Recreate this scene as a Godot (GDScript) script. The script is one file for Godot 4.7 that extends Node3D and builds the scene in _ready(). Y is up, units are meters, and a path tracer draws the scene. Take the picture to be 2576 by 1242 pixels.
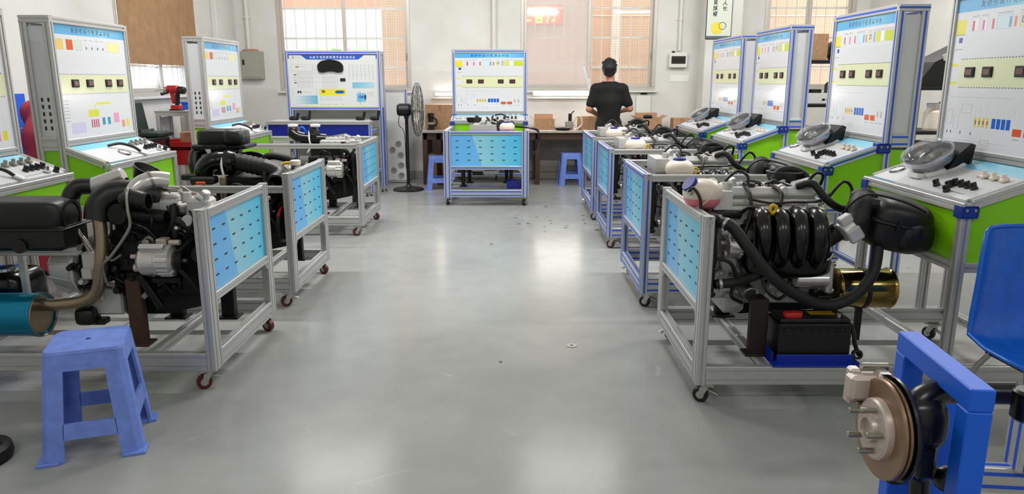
extends Node3D
# An engine training workshop: rows of aluminium-framed engine stands either side of a grey epoxy aisle.

class MB:
	var v := PackedVector3Array()
	var n := PackedVector3Array()
	var u := PackedVector2Array()
	func tri(a: Vector3, b: Vector3, c: Vector3, na: Vector3, nb: Vector3, nc: Vector3, ua := Vector2.ZERO, ub := Vector2.ZERO, uc := Vector2.ZERO) -> void:
		var g := (b - a).cross(c - a)
		if g.dot(na + nb + nc) > 0.0:
			v.append(a); v.append(c); v.append(b)
			n.append(na); n.append(nc); n.append(nb)
			u.append(ua); u.append(uc); u.append(ub)
		else:
			v.append(a); v.append(b); v.append(c)
			n.append(na); n.append(nb); n.append(nc)
			u.append(ua); u.append(ub); u.append(uc)
	func quad(a: Vector3, b: Vector3, c: Vector3, d: Vector3, out: Vector3, uva := Vector2(0, 0), uvb := Vector2(1, 0), uvc := Vector2(1, 1), uvd := Vector2(0, 1)) -> MB:
		var g := (b - a).cross(c - a).normalized()
		if g.dot(out) < 0.0: g = -g
		tri(a, b, c, g, g, g, uva, uvb, uvc)
		tri(a, c, d, g, g, g, uva, uvc, uvd)
		return self
	func box(c: Vector3, s: Vector3, bev := 0.0, bs := Basis.IDENTITY) -> MB:
		var h := s * 0.5
		var i := h - Vector3.ONE * bev
		for ax in 3:
			for sg in [-1.0, 1.0]:
				var d1 := (ax + 1) % 3
				var d2 := (ax + 2) % 3
				var q := []
				for k in [[-1, -1], [1, -1], [1, 1], [-1, 1]]:
					var p := Vector3.ZERO
					p[ax] = h[ax] * sg; p[d1] = i[d1] * k[0]; p[d2] = i[d2] * k[1]
					q.append(c + bs * p)
				var o := Vector3.ZERO
				o[ax] = sg
				quad(q[0], q[1], q[2], q[3], bs * o)
		if bev > 0.0:
			for ax in 3:
				var d1 := (ax + 1) % 3
				var d2 := (ax + 2) % 3
				for s1 in [-1.0, 1.0]:
					for s2 in [-1.0, 1.0]:
						var q := []
						for k in [[-1, 0], [1, 0], [1, 1], [-1, 1]]:
							var p := Vector3.ZERO
							p[ax] = i[ax] * k[0]
							p[d1] = (h[d1] if k[1] == 0 else i[d1]) * s1
							p[d2] = (i[d2] if k[1] == 0 else h[d2]) * s2
							q.append(c + bs * p)
						var o := Vector3.ZERO
						o[d1] = s1; o[d2] = s2
						quad(q[0], q[1], q[2], q[3], bs * o)
			for sx in [-1.0, 1.0]:
				for sy in [-1.0, 1.0]:
					for sz in [-1.0, 1.0]:
						var o := (bs * Vector3(sx, sy, sz)).normalized()
						tri(c + bs * Vector3(h.x * sx, i.y * sy, i.z * sz), c + bs * Vector3(i.x * sx, h.y * sy, i.z * sz), c + bs * Vector3(i.x * sx, i.y * sy, h.z * sz), o, o, o)
		return self
	func tube(pts: Array, r, sides := 10, caps := true) -> MB:
		var m := pts.size()
		var up := Vector3.UP
		var rings := []
		var dirs := []
		var rad := []
		var pa: Vector3 = pts[0]
		var pb: Vector3 = pts[1]
		var t0 := (pb - pa).normalized()
		if absf(t0.dot(up)) > 0.9: up = Vector3.RIGHT
		var sd := t0.cross(up).normalized()
		for k in m:
			var a: Vector3 = pts[maxi(k - 1, 0)]
			var b: Vector3 = pts[mini(k + 1, m - 1)]
			var t := (b - a).normalized()
			sd = (sd - t * sd.dot(t)).normalized()
			var w := t.cross(sd)
			var rr: float = r[k] if r is Array else float(r)
			var ring := []
			var dr := []
			for j in sides:
				var an := TAU * j / sides
				var d := sd * cos(an) + w * sin(an)
				dr.append(d)
				var pk: Vector3 = pts[k]
				ring.append(pk + d * rr)
			rings.append(ring); dirs.append(dr); rad.append(rr)
		for k in m - 1:
			for j in sides:
				var l := (j + 1) % sides
				tri(rings[k][j], rings[k][l], rings[k + 1][l], dirs[k][j], dirs[k][l], dirs[k + 1][l])
				tri(rings[k][j], rings[k + 1][l], rings[k + 1][j], dirs[k][j], dirs[k + 1][l], dirs[k + 1][j])
		if caps:
			for e in [0, m - 1]:
				var c: Vector3 = pts[e]
				var o: Vector3 = (c - pts[1 if e == 0 else m - 2]).normalized()
				for j in sides:
					tri(c, rings[e][j], rings[e][(j + 1) % sides], o, o, o)
		return self
	# prof: list of Vector2(radius, height) turned about the Y axis of xf
	func lathe(prof: Array, xf := Transform3D.IDENTITY, seg := 20, smooth := false, turn := TAU) -> MB:
		for k in prof.size() - 1:
			var p: Vector2 = prof[k]
			var q: Vector2 = prof[k + 1]
			var e := q - p
			if e.length() < 1e-6: continue
			var nn := Vector2(e.y, -e.x).normalized()
			var n0 := nn
			var n1 := nn
			if smooth:
				if k > 0: n0 = (nn + _nv(prof, k - 1)).normalized()
				if k < prof.size() - 2: n1 = (nn + _nv(prof, k + 1)).normalized()
			for j in seg:
				var a := turn * j / seg
				var b := turn * (j + 1) / seg
				var ca := Vector3(cos(a), 0, sin(a))
				var cb := Vector3(cos(b), 0, sin(b))
				var A := xf * (ca * p.x + Vector3.UP * p.y)
				var B := xf * (cb * p.x + Vector3.UP * p.y)
				var C := xf * (cb * q.x + Vector3.UP * q.y)
				var D := xf * (ca * q.x + Vector3.UP * q.y)
				var bs := xf.basis
				var nA := (bs * (ca * n0.x + Vector3.UP * n0.y)).normalized()
				var nB := (bs * (cb * n0.x + Vector3.UP * n0.y)).normalized()
				var nC := (bs * (cb * n1.x + Vector3.UP * n1.y)).normalized()
				var nD := (bs * (ca * n1.x + Vector3.UP * n1.y)).normalized()
				if p.x > 1e-6: tri(A, B, C, nA, nB, nC)
				if q.x > 1e-6: tri(A, C, D, nA, nC, nD)
		return self
	func _nv(prof: Array, k: int) -> Vector2:
		var e: Vector2 = prof[k + 1] - prof[k]
		return Vector2(e.y, -e.x).normalized()
	func cyl(a: Vector3, b: Vector3, r: float, seg := 16, bev := 0.0) -> MB:
		var y := (b - a)
		var l := y.length()
		y /= l
		var x := y.cross(Vector3.FORWARD if absf(y.z) < 0.9 else Vector3.RIGHT).normalized()
		return lathe([Vector2(0, 0), Vector2(r - bev, 0), Vector2(r, bev), Vector2(r, l - bev), Vector2(r - bev, l), Vector2(0, l)], Transform3D(Basis(x, y, x.cross(y)), a), seg)
	func prism(poly: Array, depth: float, xf := Transform3D.IDENTITY) -> MB:
		var pv := PackedVector2Array(poly)
		var ix := Geometry2D.triangulate_polygon(pv)
		var cw := Geometry2D.is_polygon_clockwise(pv)
		for s in [0.0, depth]:
			var o := xf.basis * Vector3(0, 0, -1.0 if s == 0.0 else 1.0)
			for k in range(0, ix.size(), 3):
				var q := []
				for m in 3: q.append(xf * Vector3(pv[ix[k + m]].x, pv[ix[k + m]].y, s))
				tri(q[0], q[1], q[2], o, o, o)
		for k in pv.size():
			var a := pv[k]
			var b := pv[(k + 1) % pv.size()]
			var e := b - a
			var nn := Vector2(e.y, -e.x)
			if cw: nn = -nn
			quad(xf * Vector3(a.x, a.y, 0), xf * Vector3(b.x, b.y, 0), xf * Vector3(b.x, b.y, depth), xf * Vector3(a.x, a.y, depth), xf.basis * Vector3(nn.x, nn.y, 0))
		return self
	# superellipsoid: e = 1 ball, small e = rounded box
	func blob(c: Vector3, r: Vector3, e := 1.0, bs := Basis.IDENTITY, seg := 16, rows := 10, ylo := -1.0, yhi := 1.0) -> MB:
		var P := []
		var N := []
		for i in rows + 1:
			var la := asin(clampf(ylo, -1, 1)) + (asin(clampf(yhi, -1, 1)) - asin(clampf(ylo, -1, 1))) * i / rows
			var pr := []
			var nr := []
			for j in seg + 1:
				var lo := TAU * j / seg
				var p := Vector3(_pw(cos(la), e) * _pw(cos(lo), e), _pw(sin(la), e), _pw(cos(la), e) * _pw(sin(lo), e))
				var q := Vector3(_pw(cos(la), 2 - e) * _pw(cos(lo), 2 - e), _pw(sin(la), 2 - e), _pw(cos(la), 2 - e) * _pw(sin(lo), 2 - e))
				pr.append(c + bs * (p * r))
				nr.append((bs * (q / r)).normalized())
			P.append(pr); N.append(nr)
		for i in rows:
			for j in seg:
				tri(P[i][j], P[i][j + 1], P[i + 1][j + 1], N[i][j], N[i][j + 1], N[i + 1][j + 1])
				tri(P[i][j], P[i + 1][j + 1], P[i + 1][j], N[i][j], N[i + 1][j + 1], N[i + 1][j])
		return self
	func _pw(x: float, e: float) -> float:
		return signf(x) * pow(absf(x), e)
	func mesh() -> ArrayMesh:
		var a := []
		a.resize(Mesh.ARRAY_MAX)
		a[Mesh.ARRAY_VERTEX] = v
		a[Mesh.ARRAY_NORMAL] = n
		a[Mesh.ARRAY_TEX_UV] = u
		var m := ArrayMesh.new()
		m.add_surface_from_arrays(Mesh.PRIMITIVE_TRIANGLES, a)
		return m

var M := {}
var names := {}
var cache := {}
var rng := RandomNumberGenerator.new()

func V(x: float, y: float, z: float) -> Vector3: return Vector3(x, y, z)

func numbered(called: String) -> String:
	var k: int = names.get(called, 0)
	names[called] = k + 1
	return called if k == 0 else "%s_%03d" % [called, k]

func obj(parent: Node, called: String, shape, m: Material, at := Vector3.ZERO, turn := Vector3.ZERO) -> MeshInstance3D:
	var o := MeshInstance3D.new()
	o.mesh = shape.mesh() if shape is MB else shape
	o.material_override = m
	o.name = numbered(called) if parent == self else called
	o.position = at
	o.rotation = turn
	parent.add_child(o, true)
	return o

func node(parent: Node, called: String, at := Vector3.ZERO, turn := Vector3.ZERO) -> Node3D:
	var o := Node3D.new()
	o.name = called
	o.position = at
	o.rotation = turn
	parent.add_child(o, true)
	return o

func tag(o: Node, label: String, category: String, group := "") -> Node:
	o.set_meta("label", label)
	o.set_meta("category", category)
	if group: o.set_meta("group", group)
	return o

func thing(called: String, label: String, category: String, at := Vector3.ZERO, turn := 0.0, group := "") -> Node3D:
	var o := node(self, numbered(called), at, Vector3(0, turn, 0))
	tag(o, label, category, group)
	return o

func struct(called: String, shape, m: Material) -> MeshInstance3D:
	var o := obj(self, called, shape, m)
	o.set_meta("kind", "structure")
	return o

func smooth(pts: Array, k := 5) -> Array:
	var c := Curve3D.new()
	var r := []
	for i in pts.size():
		var a: Vector3 = pts[maxi(i - 1, 0)]
		var b: Vector3 = pts[mini(i + 1, pts.size() - 1)]
		var t := (b - a) / 6.0
		c.add_point(pts[i], -t, t)
	for i in pts.size() - 1:
		for j in k: r.append(c.sample(i, float(j) / k))
	r.append(pts[pts.size() - 1])
	return r

# ---------- materials
func mat(key: String, c: Color, rough := 0.6, metal := 0.0) -> StandardMaterial3D:
	var m := StandardMaterial3D.new()
	m.albedo_color = c
	m.roughness = rough
	m.metallic = metal
	m.resource_name = key
	M[key] = m
	return m

func noise_tex(freq: float, lo: Color, hi: Color, s := 1, size := 512, oct := 4, offsets := [0.0, 1.0]) -> NoiseTexture2D:
	var f := FastNoiseLite.new()
	f.seed = s
	f.noise_type = FastNoiseLite.TYPE_SIMPLEX_SMOOTH
	f.frequency = freq
	f.fractal_octaves = oct
	var t := NoiseTexture2D.new()
	t.noise = f
	t.width = size; t.height = size
	t.seamless = true
	var g := Gradient.new()
	g.offsets = PackedFloat32Array(offsets)
	g.colors = PackedColorArray([lo, hi])
	t.color_ramp = g
	return t

func grain(m: StandardMaterial3D, tex: Texture2D, scale := 1.0, rough_tex: Texture2D = null) -> StandardMaterial3D:
	m.albedo_texture = tex
	m.uv1_triplanar = true
	m.uv1_world_triplanar = false
	m.uv1_scale = Vector3.ONE * scale
	if rough_tex:
		m.roughness_texture = rough_tex
	return m

func g8(x: float) -> Color: return Color(x, x, x)

func make_materials() -> void:
	var soft := noise_tex(0.01, g8(0.86), g8(1.0), 3)
	var patch := noise_tex(0.02, g8(0.55), g8(1.0), 7, 512, 5, [0.25, 0.7])
	var fine := noise_tex(0.08, g8(0.91), g8(1.0), 5)
	mat("alu", Color(0.76, 0.76, 0.755), 0.34, 0.5)
	mat("alu_cap", Color(0.66, 0.65, 0.63), 0.55, 0.2)
	mat("blue_strip", Color(0.10, 0.34, 0.82), 0.45)
	mat("blue_bracket", Color(0.06, 0.20, 0.55), 0.4)
	mat("green", Color(0.52, 0.80, 0.05), 0.35)
	mat("white_panel", Color(0.80, 0.81, 0.82), 0.35)
	mat("board_back", Color(0.85, 0.86, 0.87), 0.4)
	mat("socket", Color(0.02, 0.025, 0.04), 0.5)
	mat("black", Color(0.035, 0.035, 0.037), 0.42)
	mat("black_gloss", Color(0.022, 0.021, 0.022), 0.22)
	mat("rubber", Color(0.05, 0.052, 0.052), 0.6)
	mat("iron", Color(0.06, 0.06, 0.062), 0.5, 0.3)
	grain(mat("cast", Color(0.80, 0.80, 0.79), 0.38, 0.35), fine, 3.0)
	mat("silver", Color(0.84, 0.83, 0.82), 0.25, 0.65)
	mat("chrome", Color(0.86, 0.86, 0.87), 0.12, 1.0)
	mat("steel", Color(0.58, 0.52, 0.44), 0.26, 0.8)
	grain(mat("rust", Color(0.30, 0.21, 0.16), 0.7, 0.2), soft, 4.0)
	mat("bright_steel", Color(0.62, 0.61, 0.58), 0.3, 0.9)
	grain(mat("brown_iron", Color(0.17, 0.13, 0.11), 0.55, 0.2), soft, 4.0)
	mat("gold", Color(0.62, 0.52, 0.30), 0.16, 1.0)
	mat("teal_pipe", Color(0.06, 0.52, 0.68), 0.2, 0.6)
	mat("wheel", Color(0.33, 0.09, 0.07), 0.4)
	mat("wheel_black", Color(0.05, 0.05, 0.05), 0.45)
	mat("zinc", Color(0.72, 0.71, 0.69), 0.35, 0.85)
	mat("red", Color(0.68, 0.07, 0.08), 0.4)
	mat("pale_yellow", Color(0.93, 0.84, 0.25), 0.5)
	mat("yellow", Color(0.86, 0.70, 0.08), 0.45)
	mat("tray_blue", Color(0.03, 0.17, 0.62), 0.4)
	mat("deep_blue", Color(0.05, 0.12, 0.52), 0.35)
	mat("steel_blue", Color(0.015, 0.36, 0.84), 0.5)
	grain(mat("chair_blue", Color(0.03, 0.40, 0.86), 0.24), soft, 2.0)
	grain(mat("stool_blue", Color(0.48, 0.60, 0.95), 0.40), soft, 2.0)
	mat("white", Color(0.86, 0.86, 0.85), 0.4)
	mat("cream", Color(0.88, 0.84, 0.78), 0.35)
	mat("pink", Color(0.88, 0.50, 0.56), 0.3)
	mat("dark_red", Color(0.38, 0.20, 0.18), 0.2)
	mat("grey_knob", Color(0.55, 0.53, 0.50), 0.4)
	mat("orange", Color(0.80, 0.30, 0.08), 0.5)
	grain(mat("cardboard", Color(0.74, 0.58, 0.44), 0.85), soft, 3.0)
	grain(mat("brown_board", Color(0.67, 0.52, 0.37), 0.8), soft, 0.8)
	grain(mat("bench_top", Color(0.74, 0.70, 0.66), 0.45), soft, 1.0)
	grain(mat("bench_wood", Color(0.30, 0.19, 0.15), 0.6), fine, 1.0)
	mat("box_grey", Color(0.62, 0.62, 0.57), 0.45)
	mat("pvc", Color(0.84, 0.83, 0.80), 0.45)
	mat("skin", Color(0.72, 0.50, 0.39), 0.55)
	mat("hair", Color(0.03, 0.025, 0.025), 0.6)
	mat("shirt", Color(0.03, 0.03, 0.033), 0.85)
	mat("trousers", Color(0.07, 0.075, 0.09), 0.85)
	mat("red_cloth", Color(0.74, 0.25, 0.31), 0.85)
	mat("mesh_wire", Color(0.30, 0.30, 0.30), 0.5, 0.4)
	mat("brake_disc", Color(0.56, 0.46, 0.37), 0.34, 0.6)
	mat("hub", Color(0.76, 0.71, 0.68), 0.36, 0.4)
	mat("black_paint", Color(0.03, 0.03, 0.03), 0.3)
	mat("case_green", Color(0.04, 0.15, 0.10), 0.5)
	mat("frame_alu", Color(0.76, 0.74, 0.71), 0.45, 0.4)
	mat("bar_white", Color(0.90, 0.88, 0.85), 0.55)
	mat("paper", Color(0.90, 0.90, 0.88), 0.8)
	mat("clip_board", Color(0.74, 0.80, 0.76), 0.5)
	mat("facade", Color(0.91, 0.76, 0.61), 0.9)
	mat("facade_light", Color(0.97, 0.93, 0.84), 0.9)
	mat("sheet", Color(0.90, 0.79, 0.72), 0.7)
	mat("far_white", Color(0.92, 0.90, 0.88), 0.9)
	mat("far_orange", Color(0.82, 0.55, 0.42), 0.9)
	mat("leaf", Color(0.45, 0.62, 0.20), 0.8)
	mat("ground", Color(0.55, 0.54, 0.52), 0.9)
	grain(mat("wall", Color(0.875, 0.875, 0.865), 0.75), noise_tex(0.006, Color(0.93, 0.925, 0.91), g8(1.0), 11, 512, 5), 0.35)
	grain(mat("dado", Color(0.70, 0.68, 0.64), 0.7), soft, 0.5)
	mat("ceiling", Color(0.90, 0.90, 0.885), 0.9)
	var gl := mat("glass", Color(0.95, 0.97, 0.97, 0.08), 0.02)
	gl.transparency = BaseMaterial3D.TRANSPARENCY_ALPHA
	var hz := mat("dusty_glass", Color(0.93, 0.90, 0.88, 0.36), 0.06)
	hz.transparency = BaseMaterial3D.TRANSPARENCY_ALPHA
	var lens := mat("lens", Color(0.62, 0.65, 0.68, 0.10), 0.03)
	mat("reflector", Color(0.60, 0.60, 0.62), 0.22, 0.85)
	var rimm := mat("clear_rim", Color(0.86, 0.87, 0.88, 0.5), 0.1)
	rimm.transparency = BaseMaterial3D.TRANSPARENCY_ALPHA
	lens.transparency = BaseMaterial3D.TRANSPARENCY_ALPHA
	var glow := mat("tube_glow", Color(1, 1, 1), 0.5)
	glow.emission_enabled = true
	glow.emission = Color(1.0, 0.97, 0.93)
	glow.emission_energy_multiplier = 9.0

# ---------- drawing on images
const GLYPH := {
	"人": "504409 436799", "忙": "1315 2029 3234 6062 4393 535898", "更": "1090 2282862622 2484 505529 3699", "顺": "112809 2127 3129 4090 6252 52575286 5282 8286 636749 7799",
	"畅": "1242461612 1444 2029 5090 8052 52927989 64481 745859", "发": "201393 402709 445899 748409 7081", "动": "1040 0343 230747 3647 539379 702949", "机": "0242 2029 2306 2345 605849 60808898",
	"运": "4080 3393 533686 7587 1011 032327 071899", "行": "3012 3315 2429 5191 4494 747969", "检": "0242 2029 2306 2345 6043 6093 5575 5658 6667 8576 4999", "测": "0011 0313 0918 3036 306066 434728 4769 7076 909989",
	"实": "5051 1213 129294 3444 2656 0797 654709 6899", "训": "1011 03232836 524838 7077 9099", "台": "402464 7384 2585892925", "大": "0393 504409 4499", "众": "5014 5094 340649 2509 740659 7699",
	"工": "1181 5158 0898", "餐": "2012 2242 508044 504505 5095 2676 2777 26297976", "厅": "101509 3383 636848", "电": "1282866612 1484 50599999", "系": "7020 503373 3474 5549 3526 7586"}

func line(im: Image, a: Vector2, b: Vector2, w: float, c: Color) -> void:
	var k := int(maxf(absf(b.x - a.x), absf(b.y - a.y))) + 1
	var h := maxi(int(w), 1)
	for i in k + 1:
		var p := a.lerp(b, float(i) / k)
		im.fill_rect(Rect2i(int(p.x - h * 0.5), int(p.y - h * 0.5), h, h), c)

func write(im: Image, text: String, at: Vector2, size: float, gap: float, w: float, c: Color, down := false) -> void:
	for ch in text:
		if GLYPH.has(ch):
			for stroke in GLYPH[ch].split(" "):
				var st: String = stroke
				for k in range(0, st.length() - 3, 2):
					var a := Vector2(st[k].to_int(), st[k + 1].to_int()) * size / 9.0
					var b := Vector2(st[k + 2].to_int(), st[k + 3].to_int()) * size / 9.0
					line(im, at + a, at + b, w, c)
		at += Vector2(0, size + gap) if down else Vector2(size + gap, 0)

func rect(im: Image, x: float, y: float, w: float, h: float, c: Color) -> void:
	im.fill_rect(Rect2i(int(x * im.get_width()), int(y * im.get_height()), maxi(int(w * im.get_width()), 1), maxi(int(h * im.get_height()), 1)), c)

func frame_rect(im: Image, x: float, y: float, w: float, h: float, c: Color, t := 0.002) -> void:
	rect(im, x, y, w, t, c); rect(im, x, y + h, w, t, c); rect(im, x, y, t, h, c); rect(im, x + w, y, t, h, c)

func printed(key: String, im: Image, rough := 0.3) -> StandardMaterial3D:
	var m := mat(key, Color.WHITE, rough)
	m.albedo_texture = ImageTexture.create_from_image(im)
	m.texture_repeat = false
	return m

func tiny_text(im: Image, x: float, y: float, w: float, c: Color) -> void:
	var k := 0.0
	while k < w:
		rect(im, x + k, y, 0.004, 0.007, c)
		k += 0.0065

func board_base() -> Image:
	var im := Image.create(1024, 960, false, Image.FORMAT_RGB8)
	im.fill(Color(0.86, 0.87, 0.885))
	for x in 1024:
		var t := x / 1023.0
		var c := Color(0.36, 0.68, 0.87).lerp(Color(0.55, 0.80, 0.90), clampf(1.0 - absf(t - 0.65) * 3.0, 0, 1))
		im.fill_rect(Rect2i(x, 0, 1, 82), c)
	write(im, "发动机运行检测实训台", Vector2(235, 22), 40, 18, 4, Color(0.10, 0.28, 0.42))
	return im

func make_prints() -> void:
	var ink := Color(0.45, 0.47, 0.50)
	var dark := Color(0.16, 0.17, 0.20)
	var band := Color(0.86, 0.88, 0.72)
	# petrol engine board, for the right row and the middle stand
	var im := board_base()
	var yel := Color(0.90, 0.86, 0.22)
	for k in 46:
		var x := 0.12 + 0.86 * k / 46.0
		rect(im, x, 0.25, 0.0015, 0.15, Color(0.68, 0.70, 0.73))
		rect(im, x + 0.004, 0.59, 0.0015, 0.10 + 0.13 * fposmod(k * 0.37, 1.0), Color(0.66, 0.68, 0.71))
	rect(im, 0.10, 0.40, 0.885, 0.19, band)
	for k in 34:
		for y in [0.395, 0.586]: rect(im, 0.105 + k * 0.0262, y, 0.008, 0.008, dark)
		rect(im, 0.105 + k * 0.0262, 0.5 if k % 3 else 0.565, 0.006, 0.005, Color(0.7, 0.71, 0.6))
	rect(im, 0.105, 0.398, 0.88, 0.0015, dark); rect(im, 0.105, 0.589, 0.88, 0.0015, dark)
	rect(im, 0.01, 0.135, 0.095, 0.10, yel); rect(im, 0.01, 0.43, 0.07, 0.02, yel); rect(im, 0.01, 0.55, 0.07, 0.02, yel)
	for k in 5: rect(im, 0.02 + k * 0.018, 0.232, 0.008, 0.009, dark)
	for a in [[0.16, 0.07, Color(0.93, 0.90, 0.93)], [0.25, 0.06, Color(0.94, 0.90, 0.93)], [0.40, 0.13, Color(0.80, 0.89, 0.92)], [0.60, 0.05, Color(0.85, 0.88, 0.72)], [0.68, 0.022, Color(0.62, 0.70, 0.84)], [0.72, 0.06, Color(0.86, 0.86, 0.30)], [0.785, 0.06, Color(0.94, 0.94, 0.90)], [0.86, 0.125, Color(0.78, 0.84, 0.18)]]:
		rect(im, a[0], 0.135, a[1], 0.085, a[2])
		frame_rect(im, a[0], 0.135, a[1], 0.085, ink)
		tiny_text(im, a[0], 0.118, a[1], ink)
	for a in [[0.17, Color(0.80, 0.22, 0.34)], [0.265, Color(0.82, 0.40, 0.62)], [0.355, Color(0.85, 0.34, 0.42)], [0.55, Color(0.90, 0.50, 0.22)], [0.505, Color(0.40, 0.62, 0.80)]]:
		rect(im, a[0], 0.15, 0.02, 0.065, a[1])
	frame_rect(im, 0.612, 0.155, 0.022, 0.035, dark, 0.006)
	rect(im, 0.05, 0.255, 0.038, 0.036, Color(0.08, 0.18, 0.66))
	tiny_text(im, 0.02, 0.33, 0.08, ink)
	frame_rect(im, 0.03, 0.655, 0.60, 0.0, ink)
	for a in [[0.17, 0.70, 0.10, 0.06], [0.10, 0.78, 0.05, 0.09], [0.02, 0.74, 0.06, 0.1]]: frame_rect(im, a[0], a[1], a[2], a[3], ink)
	for k in 4:
		rect(im, 0.31 + k * 0.038, 0.785, 0.022, 0.065, Color(0.88, 0.78, 0.40)); rect(im, 0.318 + k * 0.038, 0.805, 0.01, 0.025, Color(0.45, 0.34, 0.12))
		rect(im, 0.475 + k * 0.043, 0.785, 0.036, 0.065, Color(0.10, 0.38, 0.78))
		rect(im, [0.04, 0.08, 0.18, 0.285][k], 0.885, 0.008, 0.02, dark)
	for k in 2:
		rect(im, 0.665 + k * 0.093, 0.838, 0.075, 0.046, Color(0.85, 0.36, 0.16)); tiny_text(im, 0.675 + k * 0.093, 0.9, 0.05, ink)
		rect(im, 0.86 + k * 0.055, 0.80, 0.022, 0.055, Color(0.72, 0.68, 0.66)); tiny_text(im, 0.85 + k * 0.055, 0.9, 0.035, ink)
	frame_rect(im, 0.03, 0.945, 0.60, 0.0, ink); frame_rect(im, 0.39, 0.93, 0.08, 0.03, dark)
	printed("print_petrol", im, 0.17)
	# diesel board for the left row
	im = board_base()
	for k in 40:
		var x := 0.04 + 0.9 * k / 40.0
		rect(im, x, 0.25, 0.0015, 0.18, Color(0.72, 0.73, 0.76))
		rect(im, x + 0.005, 0.61, 0.0015, 0.06 + 0.2 * fposmod(k * 0.61, 1.0), Color(0.72, 0.73, 0.76))
		rect(im, 0.02 + k * 0.024, 0.425, 0.008, 0.009, dark); rect(im, 0.02 + k * 0.024, 0.602, 0.008, 0.009, dark)
	rect(im, 0.01, 0.435, 0.98, 0.165, band)
	for a in [[0.02, 0.085, Color(0.90, 0.79, 0.42)], [0.145, 0.085, Color(0.86, 0.36, 0.15)], [0.265, 0.085, Color(0.80, 0.87, 0.80)], [0.73, 0.17, Color(0.92, 0.91, 0.62)]]:
		rect(im, a[0], 0.125, a[1], 0.09, a[2]); frame_rect(im, a[0], 0.125, a[1], 0.09, ink)
	for k in 4:
		frame_rect(im, 0.385 + k * 0.08, 0.16, 0.06, 0.06, Color(0.7, 0.72, 0.74)); rect(im, 0.405 + k * 0.08, 0.18, 0.018, 0.025, ink); tiny_text(im, 0.385 + k * 0.08, 0.12, 0.05, ink)
		rect(im, 0.36 + k * 0.03, 0.845, 0.018, 0.075, Color(0.74, 0.30, 0.40))
	rect(im, 0.46, 0.69, 0.22, 0.022, Color(0.88, 0.86, 0.20)); rect(im, 0.43, 0.70, 0.012, 0.06, Color(0.88, 0.86, 0.20)); rect(im, 0.33, 0.755, 0.155, 0.065, Color(0.82, 0.84, 0.16))
	rect(im, 0.52, 0.835, 0.045, 0.07, Color(0.22, 0.60, 0.72)); rect(im, 0.60, 0.835, 0.045, 0.07, Color(0.22, 0.60, 0.72))
	rect(im, 0.70, 0.80, 0.085, 0.095, Color(0.90, 0.62, 0.75)); rect(im, 0.82, 0.875, 0.05, 0.07, Color(0.92, 0.58, 0.60)); rect(im, 0.895, 0.87, 0.045, 0.07, Color(0.88, 0.84, 0.20))
	rect(im, 0.09, 0.865, 0.18, 0.09, Color(0.80, 0.79, 0.90)); frame_rect(im, 0.09, 0.865, 0.18, 0.09, ink)
	for k in 7: tiny_text(im, 0.02, 0.66 + 0.03 * k, 0.06, ink)
	printed("print_diesel", im, 0.17)
	# aisle panel with its two blues
	im = Image.create(512, 256, false, Image.FORMAT_RGB8)
	for y in 256:
		for x in 512:
			var t := x / 511.0
			var c := Color(0.40, 0.72, 0.95) if t < 0.30 + 0.14 * y / 255.0 else Color(0.56, 0.81, 0.89).lerp(Color(0.32, 0.76, 0.92), clampf((t - 0.45) * 2.0, 0, 1))
			im.set_pixel(x, y, c)
	printed("print_panel", im, 0.3)
	# top strip of the console
	im = Image.create(256, 128, false, Image.FORMAT_RGB8)
	im.fill(Color(0.80, 0.81, 0.82))
	for x in 256: im.fill_rect(Rect2i(x, 0, 1, 34), Color(0.40, 0.72, 0.86).lerp(Color(0.55, 0.80, 0.88), x / 255.0))
	rect(im, 0.70, 0.42, 0.22, 0.03, ink); rect(im, 0.62, 0.88, 0.3, 0.02, ink)
	printed("print_console", im, 0.28)
	# brake system board
	im = Image.create(1024, 620, false, Image.FORMAT_RGB8)
	im.fill(Color(0.83, 0.84, 0.84))
	for y in 62:
		var e := int(lerpf(150, 215, clampf((y - 12) / 50.0, 0, 1)))
		im.fill_rect(Rect2i(e, y, 1024 - 2 * e, 1), Color(0.14, 0.33, 0.72))
	rect(im, 0, 0, 1, 0.02, Color(0.14, 0.33, 0.72)); rect(im, 0, 0, 0.012, 0.09, Color(0.14, 0.33, 0.72)); rect(im, 0.988, 0, 0.012, 0.09, Color(0.14, 0.33, 0.72))
	write(im, "大众系电动机检测系运行实训台", Vector2(252, 22), 26, 12, 3, Color(0.92, 0.94, 0.97))
	write(im, "工", Vector2(46, 26), 24, 4, 4, dark); tiny_text(im, 0.075, 0.06, 0.06, dark)
	for k in 9: rect(im, 0.10 + k * 0.02, 0.31, 0.002, 0.32, ink)
	for y in [0.44, 0.53, 0.36]: rect(im, 0.08, y, 0.46, 0.003, ink)
	for k in 10: rect(im, 0.38 + k * 0.018, 0.40, 0.002, 0.25, ink); 
	for k in 10: rect(im, 0.345 + k * 0.026, 0.79, 0.002, 0.10, ink)
	frame_rect(im, 0.03, 0.19, 0.24, 0.13, ink); rect(im, 0.08, 0.225, 0.04, 0.03, Color(0.62, 0.52, 0.30)); tiny_text(im, 0.13, 0.235, 0.06, ink)
	frame_rect(im, 0.03, 0.645, 0.27, 0.33, ink)
	rect(im, 0.335, 0.655, 0.30, 0.13, Color(0.87, 0.84, 0.26)); rect(im, 0.36, 0.685, 0.04, 0.05, Color(0.55, 0.40, 0.08)); rect(im, 0.525, 0.69, 0.08, 0.06, Color(0.08, 0.36, 0.66)); rect(im, 0.51, 0.705, 0.11, 0.03, Color(0.08, 0.36, 0.66))
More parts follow.
